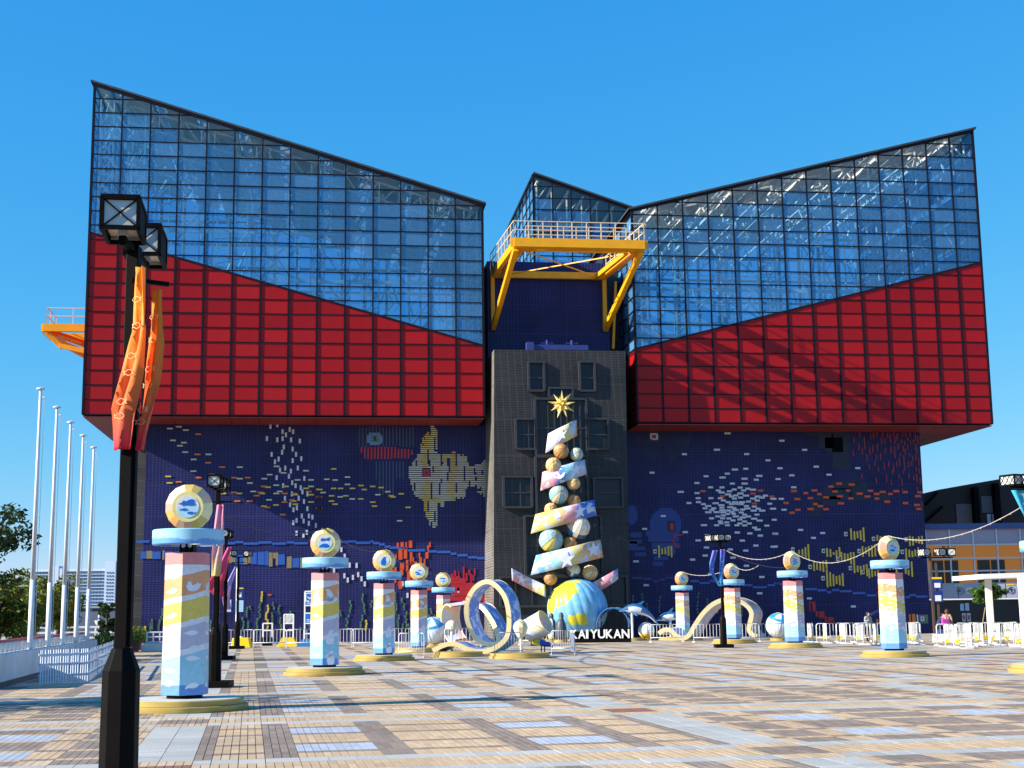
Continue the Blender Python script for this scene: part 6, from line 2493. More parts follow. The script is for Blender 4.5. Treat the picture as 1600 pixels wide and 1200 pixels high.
YL = gnd(750, 1024).y
kL = YL / 2200
cpx = at_y(760, 1024, YL)
X0 = cpx.x
px2 = lambda px, py, y=0.0: (at_y(px, py, YL).x - X0, max(.06, at_y(px, py, YL).z), y)
loop_pts = [px2(676, 1017), px2(690, 1009.5), px2(703, 1006), px2(716, 1008), px2(732, 1015), px2(752, 1018), px2(774, 1012), px2(792, 994, .05), px2(795, 962, .12), px2(787, 930, .2), px2(766, 909.5, .3), px2(745, 915, .42), px2(730, 938, .55), px2(729, 968, .7),
            px2(742, 997, .9), px2(764, 1008, 1.2), px2(778, 1003, 1.6), px2(770, 976, 2.1), px2(752, 950, 2.6), px2(738, 944, 3.1)]
swept("loop_sculpture", "blue printed ribbon sculpture coiled into a tall ring with yellow edges", "ribbon sculpture", smooth_path([(a, b, c) for a, b, c in loop_pts], 7), .95, .16, [pr_blue, edge_y], (X0, YL, 0), skew=.42)
for (px, lab) in ((697, "l"), (757, "m")):
    pass
P = gnd(716, 1026)
t = thing("round_plinth", "low gold disc under the left foot of the loop sculpture", "plinth", P)
MB().lathe([(1.05, 0), (1.05, .09), (1.0, .1), (1.0, .2)], 36).build("base", [gold], t, auto=35)
P = gnd(812, 1028)
t = thing("round_plinth", "low gold disc right of the loop sculpture, behind a barrier", "plinth", P)
MB().lathe([(1.2, 0), (1.2, .09), (1.15, .1), (1.15, .2)], 36).build("base", [gold], t, auto=35)

YW = gnd(1140, 1003).y + 3.0
Xw = at_y(1140, 990, YW).x
pw = lambda px, py, y=0.0: (at_y(px, py, YW).x - Xw, max(.08, at_y(px, py, YW).z), y)
wave = [pw(1029, 990), pw(1038, 984), pw(1048, 985), pw(1056, 993), pw(1066, 997), pw(1076, 993), pw(1085, 978), pw(1098, 959), pw(1114, 944), pw(1132, 937), pw(1150, 938), pw(1166, 946), pw(1174, 958), pw(1172, 972), pw(1170, 984), pw(1176, 992), pw(1183, 994)]
swept("wave_sculpture", "pastel ribbon sculpture arching like a wave behind the right lamp post", "ribbon sculpture", smooth_path(wave, 7), 1.4, .2, [pr_past, edge_y], (Xw, YW, 0), skew=.75)


def tube_band(name, label, c, r, width, axis, mats, arc=(0, 360), thick=.06):
    t = thing(name, label, "ribbon sculpture", (c.x, c.y, 0))
    ax = Vector(axis).normalized()
    u = ax.cross(Z_).normalized()
    v = u.cross(ax)
    N = 30
    mb = MB()
    vs, fs = [], []
    C_ = Vector((0, 0, c.z))
    for i in range(N + 1):
        a = rad(arc[0] + (arc[1] - arc[0]) * i / N)
        d = u * math.cos(a) + v * math.sin(a)
        for (rr_, w_) in ((r, -width / 2), (r, width / 2), (r - thick, width / 2), (r - thick, -width / 2)):
            vs.append(C_ + d * rr_ + ax * w_)
    for i in range(N):
        for k in range(4):
            k2 = (k + 1) % 4
            fs.append((i * 4 + k, i * 4 + k2, i * 4 + 4 + k2, i * 4 + 4 + k))
    mb.add(vs, fs)
    mb.build("band", [mats[0]], t, auto=40)
    for s_ in (-1, 1):
        rm = MB()
        rm.tube([C_ + (u * math.cos(rad(arc[0] + (arc[1] - arc[0]) * i / N)) + v * math.sin(rad(arc[0] + (arc[1] - arc[0]) * i / N))) * (r - thick / 2) + ax * (s_ * width / 2) for i in range(N + 1)], .05, 6)
        rm.build("rim", [mats[1]], t)
    ft = MB()
    ft.lathe([(.35, 0), (.3, max(.12, c.z - r + .05))], 12)
    ft.build("foot", [gold], t)
    return t


pr_p2 = print_mat("tube_print_warm", [lin(226, 200, 110), lin(236, 214, 150), lin(232, 180, 170), lin(226, 200, 190)], 1.7, seed=9.1)
pr_p3 = print_mat("tube_print_pink", [lin(232, 180, 186), lin(226, 214, 220), lin(236, 220, 170), lin(170, 200, 226)], 1.7, seed=2.1)
yq = 74.0
tube_band("curl_sculpture", "yellow and pink printed curl behind the loop's left side", at_y(716, 972, yq), 30 * yq / 2200, 1.0, (1, .5, .15), [pr_p2, edge_y], (60, 300))
yq = 76.0
tube_band("curl_sculpture", "pink and cream printed ring leaning left of the globe", at_y(839, 979, yq), 19 * yq / 2200, 1.1, (.9, -.45, .5), [pr_p3, edge_y], (0, 360))
yq = 86.0
tube_band("curl_sculpture", "dark blue printed arch rising right of the globe behind the letters", at_y(961, 976, yq), 26 * yq / 2200, 1.0, (.35, 1, 0), [print_mat("arch_print_navy", [lin(36, 58, 120), lin(44, 70, 140), lin(60, 80, 150), lin(40, 60, 120)], 1.8, seed=3), navy_d], (-10, 190))

# platypus-like bird with a blue back
P = gnd(848, 1019)
kb_ = P.y / 2200
t = thing("bird_sculpture", "small bird sculpture with yellow bill and deep blue back, right of the loop", "bird sculpture", P, 0)
secs = []
for i in range(9):
    f = i / 8
    secs.append(((f - .5) * 32 * kb_, (16 - 12 * (f - .3) ** 2 - 3 * f) * kb_ * .98, math.sin(PI * min(.98, f + .08)) * 4.4 * kb_ + .03, math.sin(PI * min(.98, f + .08)) * 4.2 * kb_ + .03, rad(6 - 26 * f)))
mb = loft(secs, 12)
for i in range(len(mb.m)):
    mb.m[i] = 0 if i < 12 * 3 else 1
mb.build("body", [plast_y, mat("bird_blue", lin(40, 92, 190), .35)], t, auto=60)
for dx in (-2, 3):
    MB().tube([(dx * kb_, 0, .0), (dx * kb_, 0, 12 * kb_)], .03, 6).build("leg", [black], t)
for s_ in (-1, 1):
    wg = MB()
    wg.prism([(-8, 0), (10, 1), (15, -5), (2, -4)], (0, s_ * 4.2 * kb_, 15 * kb_), X_ * kb_, Z_ * kb_, Y_ * s_, .05)
    wg.build("wing", [D.materials["bird_blue"]], t)
P = gnd(803, 1010)

# ------------------------------------------------------------------ crowd barriers
def barrier_proto(label, group, Lb=1.85, hb=.98, nb=9, yellow_foot=False):
    t = thing("crowd_barrier", label, "barrier", (0, 0, 0), 0, group)
    fr = MB()
    r = .13
    pts = [(-Lb / 2, 0, .02), (-Lb / 2, 0, hb - r)]
    for k in range(1, 5):
        a = PI - k * PI / 8
        pts.append((-Lb / 2 + r + r * math.cos(a), 0, hb - r + r * math.sin(a)))
    for k in range(0, 5):
        a = PI / 2 - k * PI / 8
        pts.append((Lb / 2 - r + r * math.cos(a), 0, hb - r + r * math.sin(a)))
    pts.append((Lb / 2, 0, .02))
    fr.tube(pts, .024, 6)
    fr.tube([(-Lb / 2, 0, .26), (Lb / 2, 0, .26)], .024, 6)
    fr.build("frame", [white], t, smooth=True)
    bm_ = MB().tube([(0, 0, .26), (0, 0, hb)], .011, 5).mesh("bar", [white])
    for k in range(nb):
        o = link("bar", bm_, t)
        o.location.x = -Lb / 2 + Lb * (k + 1) / (nb + 1)
    for s in (-1, 1):
        MB().bar((s * Lb / 2, -.26, .035), (s * Lb / 2, .26, .035), .06, .05).build("foot", [white], t)
    if yellow_foot:
        MB().prism([(-.2, .20), (.2, .20), (.26, .36), (-.26, .36)], (Lb * .22, -.05, 0), X_, Z_, Y_, .10).build("weight", [plast_y], t)
    return t


bp = barrier_proto("white crowd barrier", "barriers along the mosaic wall")
bpy_ = barrier_proto("white crowd barrier", "barriers with yellow weights at the far right", yellow_foot=True)
used = {"a": False, "b": False}
DIRW = YAW


def put(px, py, label, rz=None, kind="a", group=None):
    P = gnd(px, py)
    src = bp if kind == "a" else bpy_
    rz = rad(rz) if rz is not None else DIRW
    if not used[kind]:
        used[kind] = True
        src.location = P
        src.rotation_euler = (0, 0, rz)
        src["label"] = label
        if group:
            src["group"] = group
        return src
    return dup(src, P, rz, label, group)


for px, lw in ((318, "white crowd barrier half hidden behind the largest column"), (371, "white crowd barrier at the foot of the white sign pole"), (422, "white crowd barrier in front of the low empty frame stand"),
               (474, "white crowd barrier in front of the blue sign tower"), (526, "white crowd barrier just right of the otter emblem column"), (577, "white crowd barrier just left of the penguin emblem column"), (628, "white crowd barrier between the penguin column and the next one right")):
    put(px, 1011.5, lw)
for px, lw in ((1042, "white crowd barrier under the rising dolphin sculpture"), (1110, "white crowd barrier seen through the rising arm of the wave sculpture"), (1161, "white crowd barrier seen under the crest of the wave sculpture"), (1207, "white crowd barrier by the white and blue ball on the right")):
    put(px, 1003.5, lw, group="barriers behind the wave sculpture")
put(643, 1028, "white barrier in front of the fourth and fifth left columns", -2).scale = (.55, 1, 1)
put(795, 1027.5, "white barrier standing before the right side of the loop sculpture", -2).scale = (.6, 1, 1)
P = put(880, 1023, "white barrier with a grey cloth panel on its right end, left of the letters", -4)
P.scale = (.52, 1, 1)
pb = MB().box(-.13, .13, -.05, .05, .12, .9).build("cloth_panel", [mat("grey_cloth", lin(150, 160, 186), .7)], P)
pb.location.x = .75
put(838, 1008, "white barrier between the loop sculpture and the penguins", 4)
put(723, 1012, "white barrier behind the foot of the loop sculpture", 4)
ORD = ["first","second","third","fourth","fifth","sixth","seventh","eighth","ninth","tenth","eleventh","twelfth","thirteenth"]
for i_, (px, py, a) in enumerate([(1267, 1003, 70), (1290, 1005, 82), (1303, 1004, 10), (1318, 1006, 84), (1334, 1003, 8), (1344, 1007, 86), (1362, 1004, 12), (1368, 1008, 80), (1412, 1003, 6), (1424, 1005, 78), (1432, 1007, 86)]):
    put(px, py, "white queue barrier, %s from the left in the cluster around the nearest right column" % ORD[i_], a, "b", "queue barriers by the right columns")
for i_, (px, py, a) in enumerate([(1484, 1012, 84), (1494, 1009, 12), (1502, 1013, 88), (1514, 1010, 80), (1524, 1006, 10), (1530, 1008, 84), (1541, 1005, 10), (1556, 1008, 84), (1564, 1005, 8), (1578, 1008, 82), (1590, 1007, 10), (1597, 1012, 86), (1608, 1009, 84)]):
    put(px, py, "white queue barrier, %s from the left in the cluster by the shelter" % ORD[i_], a, "b", "queue barriers by the shelter")

# ------------------------------------------------------------------ signs on the left
def on(px, py, P):
    q = at_y(px, py, P.y)
    return q.x - P.x, q.z


P = gnd(369, 1013)
k = P.y / 2200
t = thing("sign_pole", "white pole carrying navy and pale blue notice boards on the left", "sign", P)
MB().tube([(0, 0, 0), (0, 0, on(369, 887, P)[1])], 4.0 * k / 2, 12).build("pole", [steelwhite], t)
for (x0, x1, y0, y1, m_) in ((353, 362, 937, 956, sky_s), (368.5, 381, 938, 956, sky_s), (370, 381, 920, 936, navy_s)):
    a, zb_ = on(x0, y1, P)
    b, zt2 = on(x1, y0, P)
    o = MB().box(a, b, -.14, -.10, zb_, zt2).build("notice_board", [m_], t)
    if m_ is navy_s:
        o2 = MB().box(a, b, -.141, -.1, zt2 + .003, zt2 + .06).build("board_top", [plast_y], t)
        pc = MB().box(a + .1, b - .1, -.146, -.1402, zb_ + .1, zb_ + (zt2 - zb_) * .62).build("pictogram_field", [white], o)
        mk = MB()
        mk.prism([(-.09, 0), (-.02, .05), (0, .12), (.02, .05), (.09, 0), (.02, -.02), (.06, -.08), (0, -.05), (-.06, -.08), (-.02, -.02)], ((a + b) / 2, -.147, zb_ + .3), X_, Z_, -Y_, .004)
        mk.build("pictogram", [t_green], o, fix=False)
    else:
        for q in range(4):
            zz = zb_ + (zt2 - zb_) * (.2 + .18 * q)
            MB().box(a + .06, b - .08 - .05 * (q % 2), -.145, -.1402, zz, zz + .03).build("text_line", [steel], o)
P = gnd(484, 1010)
t = thing("sign_tower", "tall blue sign tower in a white frame behind the barriers", "sign", P)
fr = MB()
for px in (476.5, 494):
    a, z1_ = on(px, 924, P)
    fr.bar((a, 0, 0), (a, 0, z1_), .08)
a0, _ = on(476.5, 924, P)
a1, _ = on(494, 924, P)
for py in (924, 946, 958, 974, 990):
    fr.bar((a0, 0, on(484, py, P)[1]), (a1, 0, on(484, py, P)[1]), .07)
fr.build("frame", [white], t)
bluep = mat("sign_blue", lin(22, 108, 186), .4)
for (y0, y1) in ((925, 945), (959, 973)):
    o = MB().box(a0 + .05, a1 - .05, -.04, .0, on(484, y1, P)[1] + .02, on(484, y0, P)[1] - .02).build("blue_panel", [bluep], t)
    if y0 == 925:
        zc_ = on(484, 933, P)[1]
        mk = MB()
        s_ = .22
        cxm = (a0 + a1) / 2 - .04
        mk.bar((cxm - s_, -.047, zc_ - s_), (cxm - s_, -.047, zc_ + s_), .05, .012, up=(0, 1, 0))
        mk.bar((cxm - s_, -.047, zc_ + s_), (cxm + s_, -.047, zc_ + s_), .05, .012, up=(0, 1, 0))
        mk.bar((cxm - s_, -.047, zc_ - s_), (cxm - .05, -.047, zc_ - s_), .05, .012, up=(0, 1, 0))
        mk.bar((cxm - .12, -.048, zc_ + .02), (cxm, -.048, zc_ - .1), .05, .012, up=(0, 1, 0))
        mk.bar((cxm, -.048, zc_ - .1), (cxm + .22, -.048, zc_ + .12), .05, .012, up=(0, 1, 0))
        mk.build("emblem", [white], o, kind="stuff")
    for q in range(2):
        zz = on(484, y1, P)[1] + .07 + q * .09
        MB().box(a0 + .12, a1 - .2 - q * .15, -.046, -.0402, zz, zz + .035).build("text_line", [white], o)
MB().prism([(-.75, 0), (.75, 0), (.38, .42), (-.38, .42)], ((a0 + a1) / 2, -.4, 0), X_, Z_, Y_, .8).build("blue_foot", [plast_b], t)
P = gnd(450, 1010)
t = thing("frame_sign", "white frame sign with a round emblem on a yellow weighted foot", "sign", P)
fr = MB()
a0, z1_ = on(444, 960, P)
a1, _ = on(458.5, 960, P)
for a in (a0, a1):
    fr.bar((a, 0, 0), (a, 0, z1_), .08)
for py in (960, 974, 985):
    fr.bar((a0, 0, on(450, py, P)[1]), (a1, 0, on(450, py, P)[1]), .07)
fr.build("frame", [white], t)
MB().box(a0 + .05, a1 - .05, -.02, .02, on(450, 973.5, P)[1], on(450, 960.5, P)[1]).build("panel", [offwhite], t)
MB().tube([((a0 + a1) / 2, -.021, on(450, 967, P)[1]), ((a0 + a1) / 2, -.045, on(450, 967, P)[1])], .19, 20).build("emblem", [lampglass], t)
MB().prism([(-.62, 0), (.62, 0), (.32, .5), (-.32, .5)], ((a0 + a1) / 2, -.4, 0), X_, Z_, Y_, .8).build("yellow_foot", [plast_y], t)
P = gnd(418, 1009)
t = thing("frame_sign", "low empty white frame stand, left of the round emblem sign", "sign", P)
fr = MB()
a0, z1_ = on(411, 974, P)
a1, _ = on(425.5, 974, P)
for a in (a0, a1):
    fr.bar((a, 0, 0), (a, 0, z1_), .08)
for py in (974, 985):
    fr.bar((a0, 0, on(418, py, P)[1]), (a1, 0, on(418, py, P)[1]), .07)
fr.build("frame", [white], t)
MB().box(a0, a1, -.25, .25, 0, .5).build("black_foot", [black], t)
P = gnd(378, 1012)
t = thing("weight_box", "yellow plastic weight box at the foot of the white sign pole", "weight", P)
mb = MB()
mb.add([(-.55, -.35, 0), (.55, -.35, 0), (.55, .35, 0), (-.55, .35, 0), (-.5, -.3, .55), (.42, -.3, .55), (.42, .3, .55), (-.5, .3, .55)], [(3, 2, 1, 0), (4, 5, 6, 7), (0, 1, 5, 4), (1, 2, 6, 5), (2, 3, 7, 6), (3, 0, 4, 7)])
mb.build("box", [plast_y], t, bevel=.04)
MB().tube([(-.05, 0, .55), (-.05, 0, .62)], .1, 10).build("cap", [white], t)

# ------------------------------------------------------------------ flagpoles, planter wall, lattice fence on the left
for i, (px, tp, Yp) in enumerate([(45, 617, 42.6), (68, 645, 46.3), (91, 668, 49.9), (112, 688, 53.7), (131, 706, 57.4)]):
    P0 = Vector((-14.45 - (Yp - 42.6) * .185, Yp, 0))
    top = at_y(px, tp, Yp).z + .14
    t = thing("flagpole", ["tallest looking white flagpole, leftmost and nearest of five", "second white flagpole from the left of five", "middle one of five white flagpoles", "fourth white flagpole from the left of five", "farthest white flagpole, next to the black lamp post"][i], "flagpole", P0, 0, "bare white flagpoles by the planter wall")
    MB().tube([(0, 0, 0), (0, 0, 2.9)], [.088, .08], 14).build("lower_pole", [steelwhite], t, smooth=True)
    MB().tube([(0, 0, 2.9), (0, 0, top)], [.072, .042], 14).build("upper_pole", [steelwhite], t, smooth=True)
    MB().lathe([(.05, 0), (.13, .02), (.13, .06), (.05, .09), (.01, .1)], 14, c=(0, 0, top)).build("cap", [steelwhite], t)
    MB().tube([(.13, 0, 1.0), (.13, 0, top - .25)], .008, 4).build("halyard", [steel], t)
    MB().bar((.02, 0, top - .22), (.16, 0, top - .22), .05).build("pulley", [steel], t)
PWa = Vector((-13.0, 36.0, 0))
du = Vector((-.184, .983, 0))
dn = Vector((-.983, -.184, 0))
t = thing("planter_wall", "low white planter wall edged with a red rail and small bollard blocks", "wall", PWa, math.atan2(du.y, du.x))
coat_w = mat("planter_render", lin(206, 208, 210), .8, noise=.10, nscale=1.2, bump=.05)
for q in range(8):
    o = MB().box(q * 3.0 + .01, q * 3.0 + 2.98, 0, .35, .16, .86).build("wall_panel", [coat_w], t, bevel=.01)
MB().box(0, 24, .02, .34, -.02, .158).build("plinth", [darkconc], t)
MB().box(-.1, .0, -.0, 6, -.02, .86).build("end_wall", [coat_w], t)
MB().box(0, 24, .36, 6, -.02, .55).build("soil_bed", [mat("soil", (.06, .05, .035), .95)], t)
bl = MB().lathe([(.14, 0), (.15, .03), (.15, .22), (.13, .26)], 12).mesh("bollard_block", [offwhite], True)
for q in range(32):
    o = link("bollard_block", bl, t)
    o.location = (.4 + q * .73, .55, .86 if False else .85)
MB().bar((0, .6, 1.14), (24, .6, 1.14), .22, .07).build("red_rail", [rail_red], t)
MB().box(0, 24, .40, .75, .55, .85).build("inner_kerb", [offwhite], t)

t = thing("lattice_fence", "white folding fence of close upright slats bent round a corner", "fence", (0, 0, 0))
slat_m = MB().box(-.021, .021, -.012, .012, .03, .92).mesh("slat", [mat("fence_white", lin(196, 206, 222), .5, noise=.08)])
fa, fb_, fc_ = gnd(60, 1071), gnd(139, 1066), gnd(176, 1042)
n_ = 0
for (p, q, n) in ((fa, fb_, 20), (fb_, fc_, 22)):
    an = math.atan2(q.y - p.y, q.x - p.x)
    for i in range(n):
        o = link("slat", slat_m, t)
        o.location = p.lerp(q, (i + .5) / n)
        o.rotation_euler = (rad(prng.uniform(-1, 1)), rad(prng.uniform(-1, 1)), an)
    rl = MB()
    off_ = Vector((-math.sin(an), math.cos(an), 0)) * .03
    for z in (.25, .55, .8):
        rl.bar(p + off_ + Vector((0, 0, z)), q + off_ + Vector((0, 0, z)), .025, .05)
    rl.build("rail", [D.materials["fence_white"]], t, kind="stuff")
    n_ += n

# ------------------------------------------------------------------ trees and shrubs
leaf_cols = [lin(84, 110, 36), lin(104, 128, 48), lin(68, 90, 34), lin(128, 126, 50), lin(140, 110, 50)]


def leaf_mat(name, cols, trans=.25):
    m = island_mat(name, cols, .6, .1, 3, .15)
    n = m.node_tree.nodes
    L = m.node_tree.links
    b = n["Principled BSDF"]
    tr = n.new("ShaderNodeBsdfTranslucent")
    cr = [x for x in n if x.type == 'VALTORGB'][0]
    L.new(cr.outputs[0], tr.inputs[0])
    mx = n.new("ShaderNodeMixShader")
    mx.inputs[0].default_value = trans
    L.new(b.outputs[0], mx.inputs[1])
    L.new(tr.outputs[0], mx.inputs[2])
    L.new(mx.outputs[0], n["Material Output"].inputs[0])
    return m


leaf_a = leaf_mat("autumn_green_leaf", leaf_cols)
leaf_d = leaf_mat("dark_leaf", [lin(44, 64, 34), lin(58, 80, 40), lin(34, 50, 30)])
leaf_g = leaf_mat("fresh_leaf", [lin(66, 104, 40), lin(84, 122, 48), lin(54, 88, 36)])
bark = mat("bark", (.055, .042, .032), .9, noise=.35, nscale=8, bump=.4)


def leaves(mb, c, r, n, size, rng, flat=.75):
    for _ in range(n):
        while True:
            p = Vector((rng.uniform(-1, 1), rng.uniform(-1, 1), rng.uniform(-1, 1)))
            if .25 < p.length < 1:
                break
        p = Vector((p.x * r, p.y * r, p.z * r * flat)) + c
        a = Vector((rng.gauss(0, 1), rng.gauss(0, 1), rng.gauss(0, .6))).normalized()
        b = a.cross(Vector((rng.gauss(0, 1), rng.gauss(0, 1), rng.gauss(0, 1)))).normalized()
        s = size * rng.uniform(.6, 1.3)
        mb.add([p - a * s, p + b * s * .45, p + a * s, p - b * s * .45], [(0, 1, 2, 3)])


def tree(label, loc, h, crown_r, trunk_r, seed, lm, nclump=26, nleaf=130, lean=0, group=None, first=.35, leafs=.11):
    rng = random.Random(seed)
    t = thing("tree", label, "tree", loc, rng.uniform(0, 6), group)
    tk = MB()
    top = Vector((lean, 0, h * .62))
    tk.tube([(0, 0, -.05), (lean * .2, .05, h * .2), (lean * .6, -.05, h * .42), top], [trunk_r * 1.2, trunk_r, trunk_r * .75, trunk_r * .4], 8)
    ends = []
    for i in range(9):
        z = h * rng.uniform(first * .8, .62)
        st = Vector((lean * z / h, 0, z))
        a = rng.uniform(0, 6.28)
        rr_ = crown_r * rng.uniform(.5, .95)
        en = Vector((st.x + rr_ * math.cos(a), st.y + rr_ * math.sin(a), min(h * .95, z + h * rng.uniform(.1, .34))))
        md = st.lerp(en, .5) + Vector((0, 0, h * .04))
        tk.tube([st, md, en], [trunk_r * .45, trunk_r * .28, trunk_r * .1], 6)
        ends.append(en)
        ends.append(md)
    tk.build("trunk", [bark], t, smooth=True)
    cr = MB()
    for i in range(nclump):
        if i < len(ends):
            c = ends[i]
        else:
            a = rng.uniform(0, 6.28)
            q = crown_r * math.sqrt(rng.uniform(0, 1)) * .95
            c = Vector((lean * .7 + q * math.cos(a), q * math.sin(a), h * (first + .1 + (1 - first - .1) * rng.uniform(0, .95) * (1 - .35 * (q / crown_r) ** 2))))
        leaves(cr, c, crown_r * rng.uniform(.22, .4), nleaf, leafs, rng)
    cr.build("crown", [lm], t, kind="stuff", fix=False)
    return t


TG = "trees behind the planter wall"
tree("tall open tree with dark limbs at the left edge behind the flagpoles", (-19.9, 54, 0), 6.4, 1.7, .16, 11, leaf_d, 20, 90, .3, TG, .45, .13)
tree("bushy yellow green tree low at the left edge", (-21.0, 58, 0), 3.6, 1.9, .14, 12, leaf_a, 34, 150, 0, TG, .2, .12)
tree("round green and russet tree between the first flagpoles", (-21.6, 64, 0), 3.9, 1.8, .14, 13, leaf_a, 34, 150, .2, TG, .2, .12)
tree("loose green tree seen between the third and fourth flagpoles", (-23.1, 72, 0), 3.7, 1.2, .13, 14, leaf_a, 26, 120, .2, TG, .25, .12)
tree("dark conical shrub tree beside the building's left flank", (-24.0, 84, 0), 2.8, .6, .1, 15, leaf_d, 26, 140, 0, None, .1, .1)
tree("street tree left of the picture whose shadow falls over the paving", (-17.5, 27, 0), 6.5, 2.6, .16, 17, leaf_a, 34, 150, 0, None, .35, .13)
tree("young staked tree in front of the direction sign at the right", gnd(1546, 1002), 3.95, .95, .055, 16, leaf_g, 22, 110, 0, None, .42, .09)
st = gnd(1546, 1002)


def shrub(name, label, P, r, h, lm, seed, n=700, pot=None, size=.06):
    rng = random.Random(seed)
    t = thing(name, label, "plant", P, 0)
    z0 = 0
    if pot:
        MB().lathe([(pot * .75, 0), (pot, pot * 1.3), (pot * .92, pot * 1.3), (pot * .9, pot * 1.2)], 18).build("pot", [mat("pot_brown_%d" % seed, lin(92, 66, 56), .7)], t)
        z0 = pot * 1.2
    mb = MB()
    for i in range(n):
        a = rng.uniform(0, 6.28)
        q = r * math.sqrt(rng.random())
        zz = z0 + h * rng.random() * (1 - .5 * (q / r) ** 2)
        p = Vector((q * math.cos(a), q * math.sin(a), zz))
        d = Vector((math.cos(a) * .5 + rng.gauss(0, .3), math.sin(a) * .5 + rng.gauss(0, .3), .8)).normalized()
        b = d.cross(Vector((rng.gauss(0, 1), rng.gauss(0, 1), 0))).normalized()
        s = size * rng.uniform(.7, 1.6)
        mb.add([p - d * s, p + b * s * .3, p + d * s, p - b * s * .3], [(0, 1, 2, 3)])
    mb.build("foliage", [lm], t, kind="stuff", fix=False)
    MB().tube([(0, 0, z0 - .1), (0, 0, z0 + h * .5)], .03, 6).build("stem", [bark], t)
    return t


shrub("potted_shrub", "leafy shrub in a brown pot just right of the nearest lamp post", gnd(207, 1018), .55, .85, leaf_a, 31, 900, .42)
shrub("potted_shrub", "second potted shrub, beside the grey handrail on the left", gnd(219, 1016), .5, .8, leaf_g, 32, 800, .4)
shrub("potted_shrub", "low green plant by the end of the planter wall", gnd(157, 1020), .7, .95, leaf_g, 33, 700, None, .1)
P = gnd(243, 1018)
t = thing("handrail", "grey three bar handrail on a white block left of the largest column", "railing", P)
kq = P.y / 2200
for i in range(4):
    MB().bar((-14 * kq + i * 10 * kq, 0, .35), (-14 * kq + i * 10 * kq, 0, 30 * kq), .06).build("post", [steel], t)
for z in (14, 22, 29):
    MB().tube([(-15 * kq, 0, z * kq), (18 * kq, 0, z * kq)], .045, 8).build("rail", [steel], t)
MB().box(-20 * kq, 20 * kq, -.3, .5, 0, .42).build("block", [offwhite], t, bevel=.02)

# ------------------------------------------------------------------ harbour side far left
bluegrey = mat("blue_grey_shed", lin(84, 98, 122), .7, noise=.08, nscale=.3)
P = at_y(128, 975, 125)
t = thing("harbour_shed", "long flat blue grey shed across the water behind the flagpoles", "building", (P.x, 125, 0))
MB().box(-5, 14, 0, 8, -.05, 2.6).build("wall", [bluegrey], t)
MB().box(-5.2, 14.2, -.2, 8.2, 2.6, 2.75).build("roof", [mat("shed_roof", lin(150, 158, 170), .6)], t)
for q in range(6):
    MB().box(-4.5 + q * 3, -4.45 + q * 3, -.03, 0, 0, 2.6).build("panel_joint", [darkconc], t)
P = at_y(138, 960, 260)
t = thing("white_warehouse", "low white building with small dark windows far behind the flagpoles", "building", (P.x, 260, 0))
whb = mat("warehouse_white", lin(206, 212, 220), .7, noise=.05, nscale=.2)
MB().box(-6, 3.2, 0, 10, -.05, 3.6).build("wall", [whb], t)
MB().box(3.2, 6, -1, 9, -.05, 4.2).build("tower_block", [whb], t)
for r_i in range(2):
    for q in range(7):
        MB().box(-5.4 + q * 1.2, -4.7 + q * 1.2, -.06, .0, 1.0 + r_i * 1.4, 1.7 + r_i * 1.4).build("window", [bluegrey], t)
MB().box(-26, -7, 0, 8, -.05, 2.9).build("annex", [whb], t)
# apartment slab
YA = 520.0
ax0, ax1 = at_y(52, 960, YA).x, at_y(181, 960, YA).x
ztop = at_y(120, 889, YA).z
t = thing("apartment_block", "long pale high-rise block of flats far away behind the flagpoles", "building", (ax0, YA, 0))
apw = mat("flat_wall", lin(186, 200, 218), .8, noise=.04, nscale=.05)
apd = mat("flat_window", lin(86, 112, 146), .4, noise=.1, nscale=.1)
W_ = ax1 - ax0
MB().box(0, W_, 0, 12, 0, ztop).build("wall", [apw], t)
mb = MB()
for (f0, f1, tp) in ((.22, .30, 884), (.31, .345, 888), (.86, .99, 878)):
    zt_ = at_y(120, tp, YA).z
    MB().box(W_ * f0, W_ * f1, -1.2, 9, 0, zt_).build("stair_tower", [apw], t)
nfl = 14
for fl in range(nfl):
    z0 = ztop * (.10 + .87 * fl / nfl)
    for q in range(26):
        f = q / 26
        if .22 < f + .015 < .345 or f > .85:
            continue
        mb.box(W_ * (f + .006), W_ * (f + .031), -.4, .05, z0, z0 + ztop * .036)
mb.build("window", [apd], t, kind="stuff")
mb = MB()
for fl in range(nfl + 1):
    z0 = ztop * (.085 + .87 * fl / nfl)
    mb.box(0, W_ * .215, -.7, 0, z0, z0 + .25)
    mb.box(W_ * .35, W_ * .855, -.7, 0, z0, z0 + .25)
mb.build("balcony_slab", [apw], t, kind="stuff")
mb = MB()
for fl in range(nfl):
    z0 = ztop * (.10 + .87 * fl / nfl)
    for q in range(3):
        mb.box(W_ * (.885 + .032 * q), W_ * (.9 + .032 * q), -1.4, -1.15, z0, z0 + ztop * .03)
mb.build("window", [apd], t, kind="stuff")
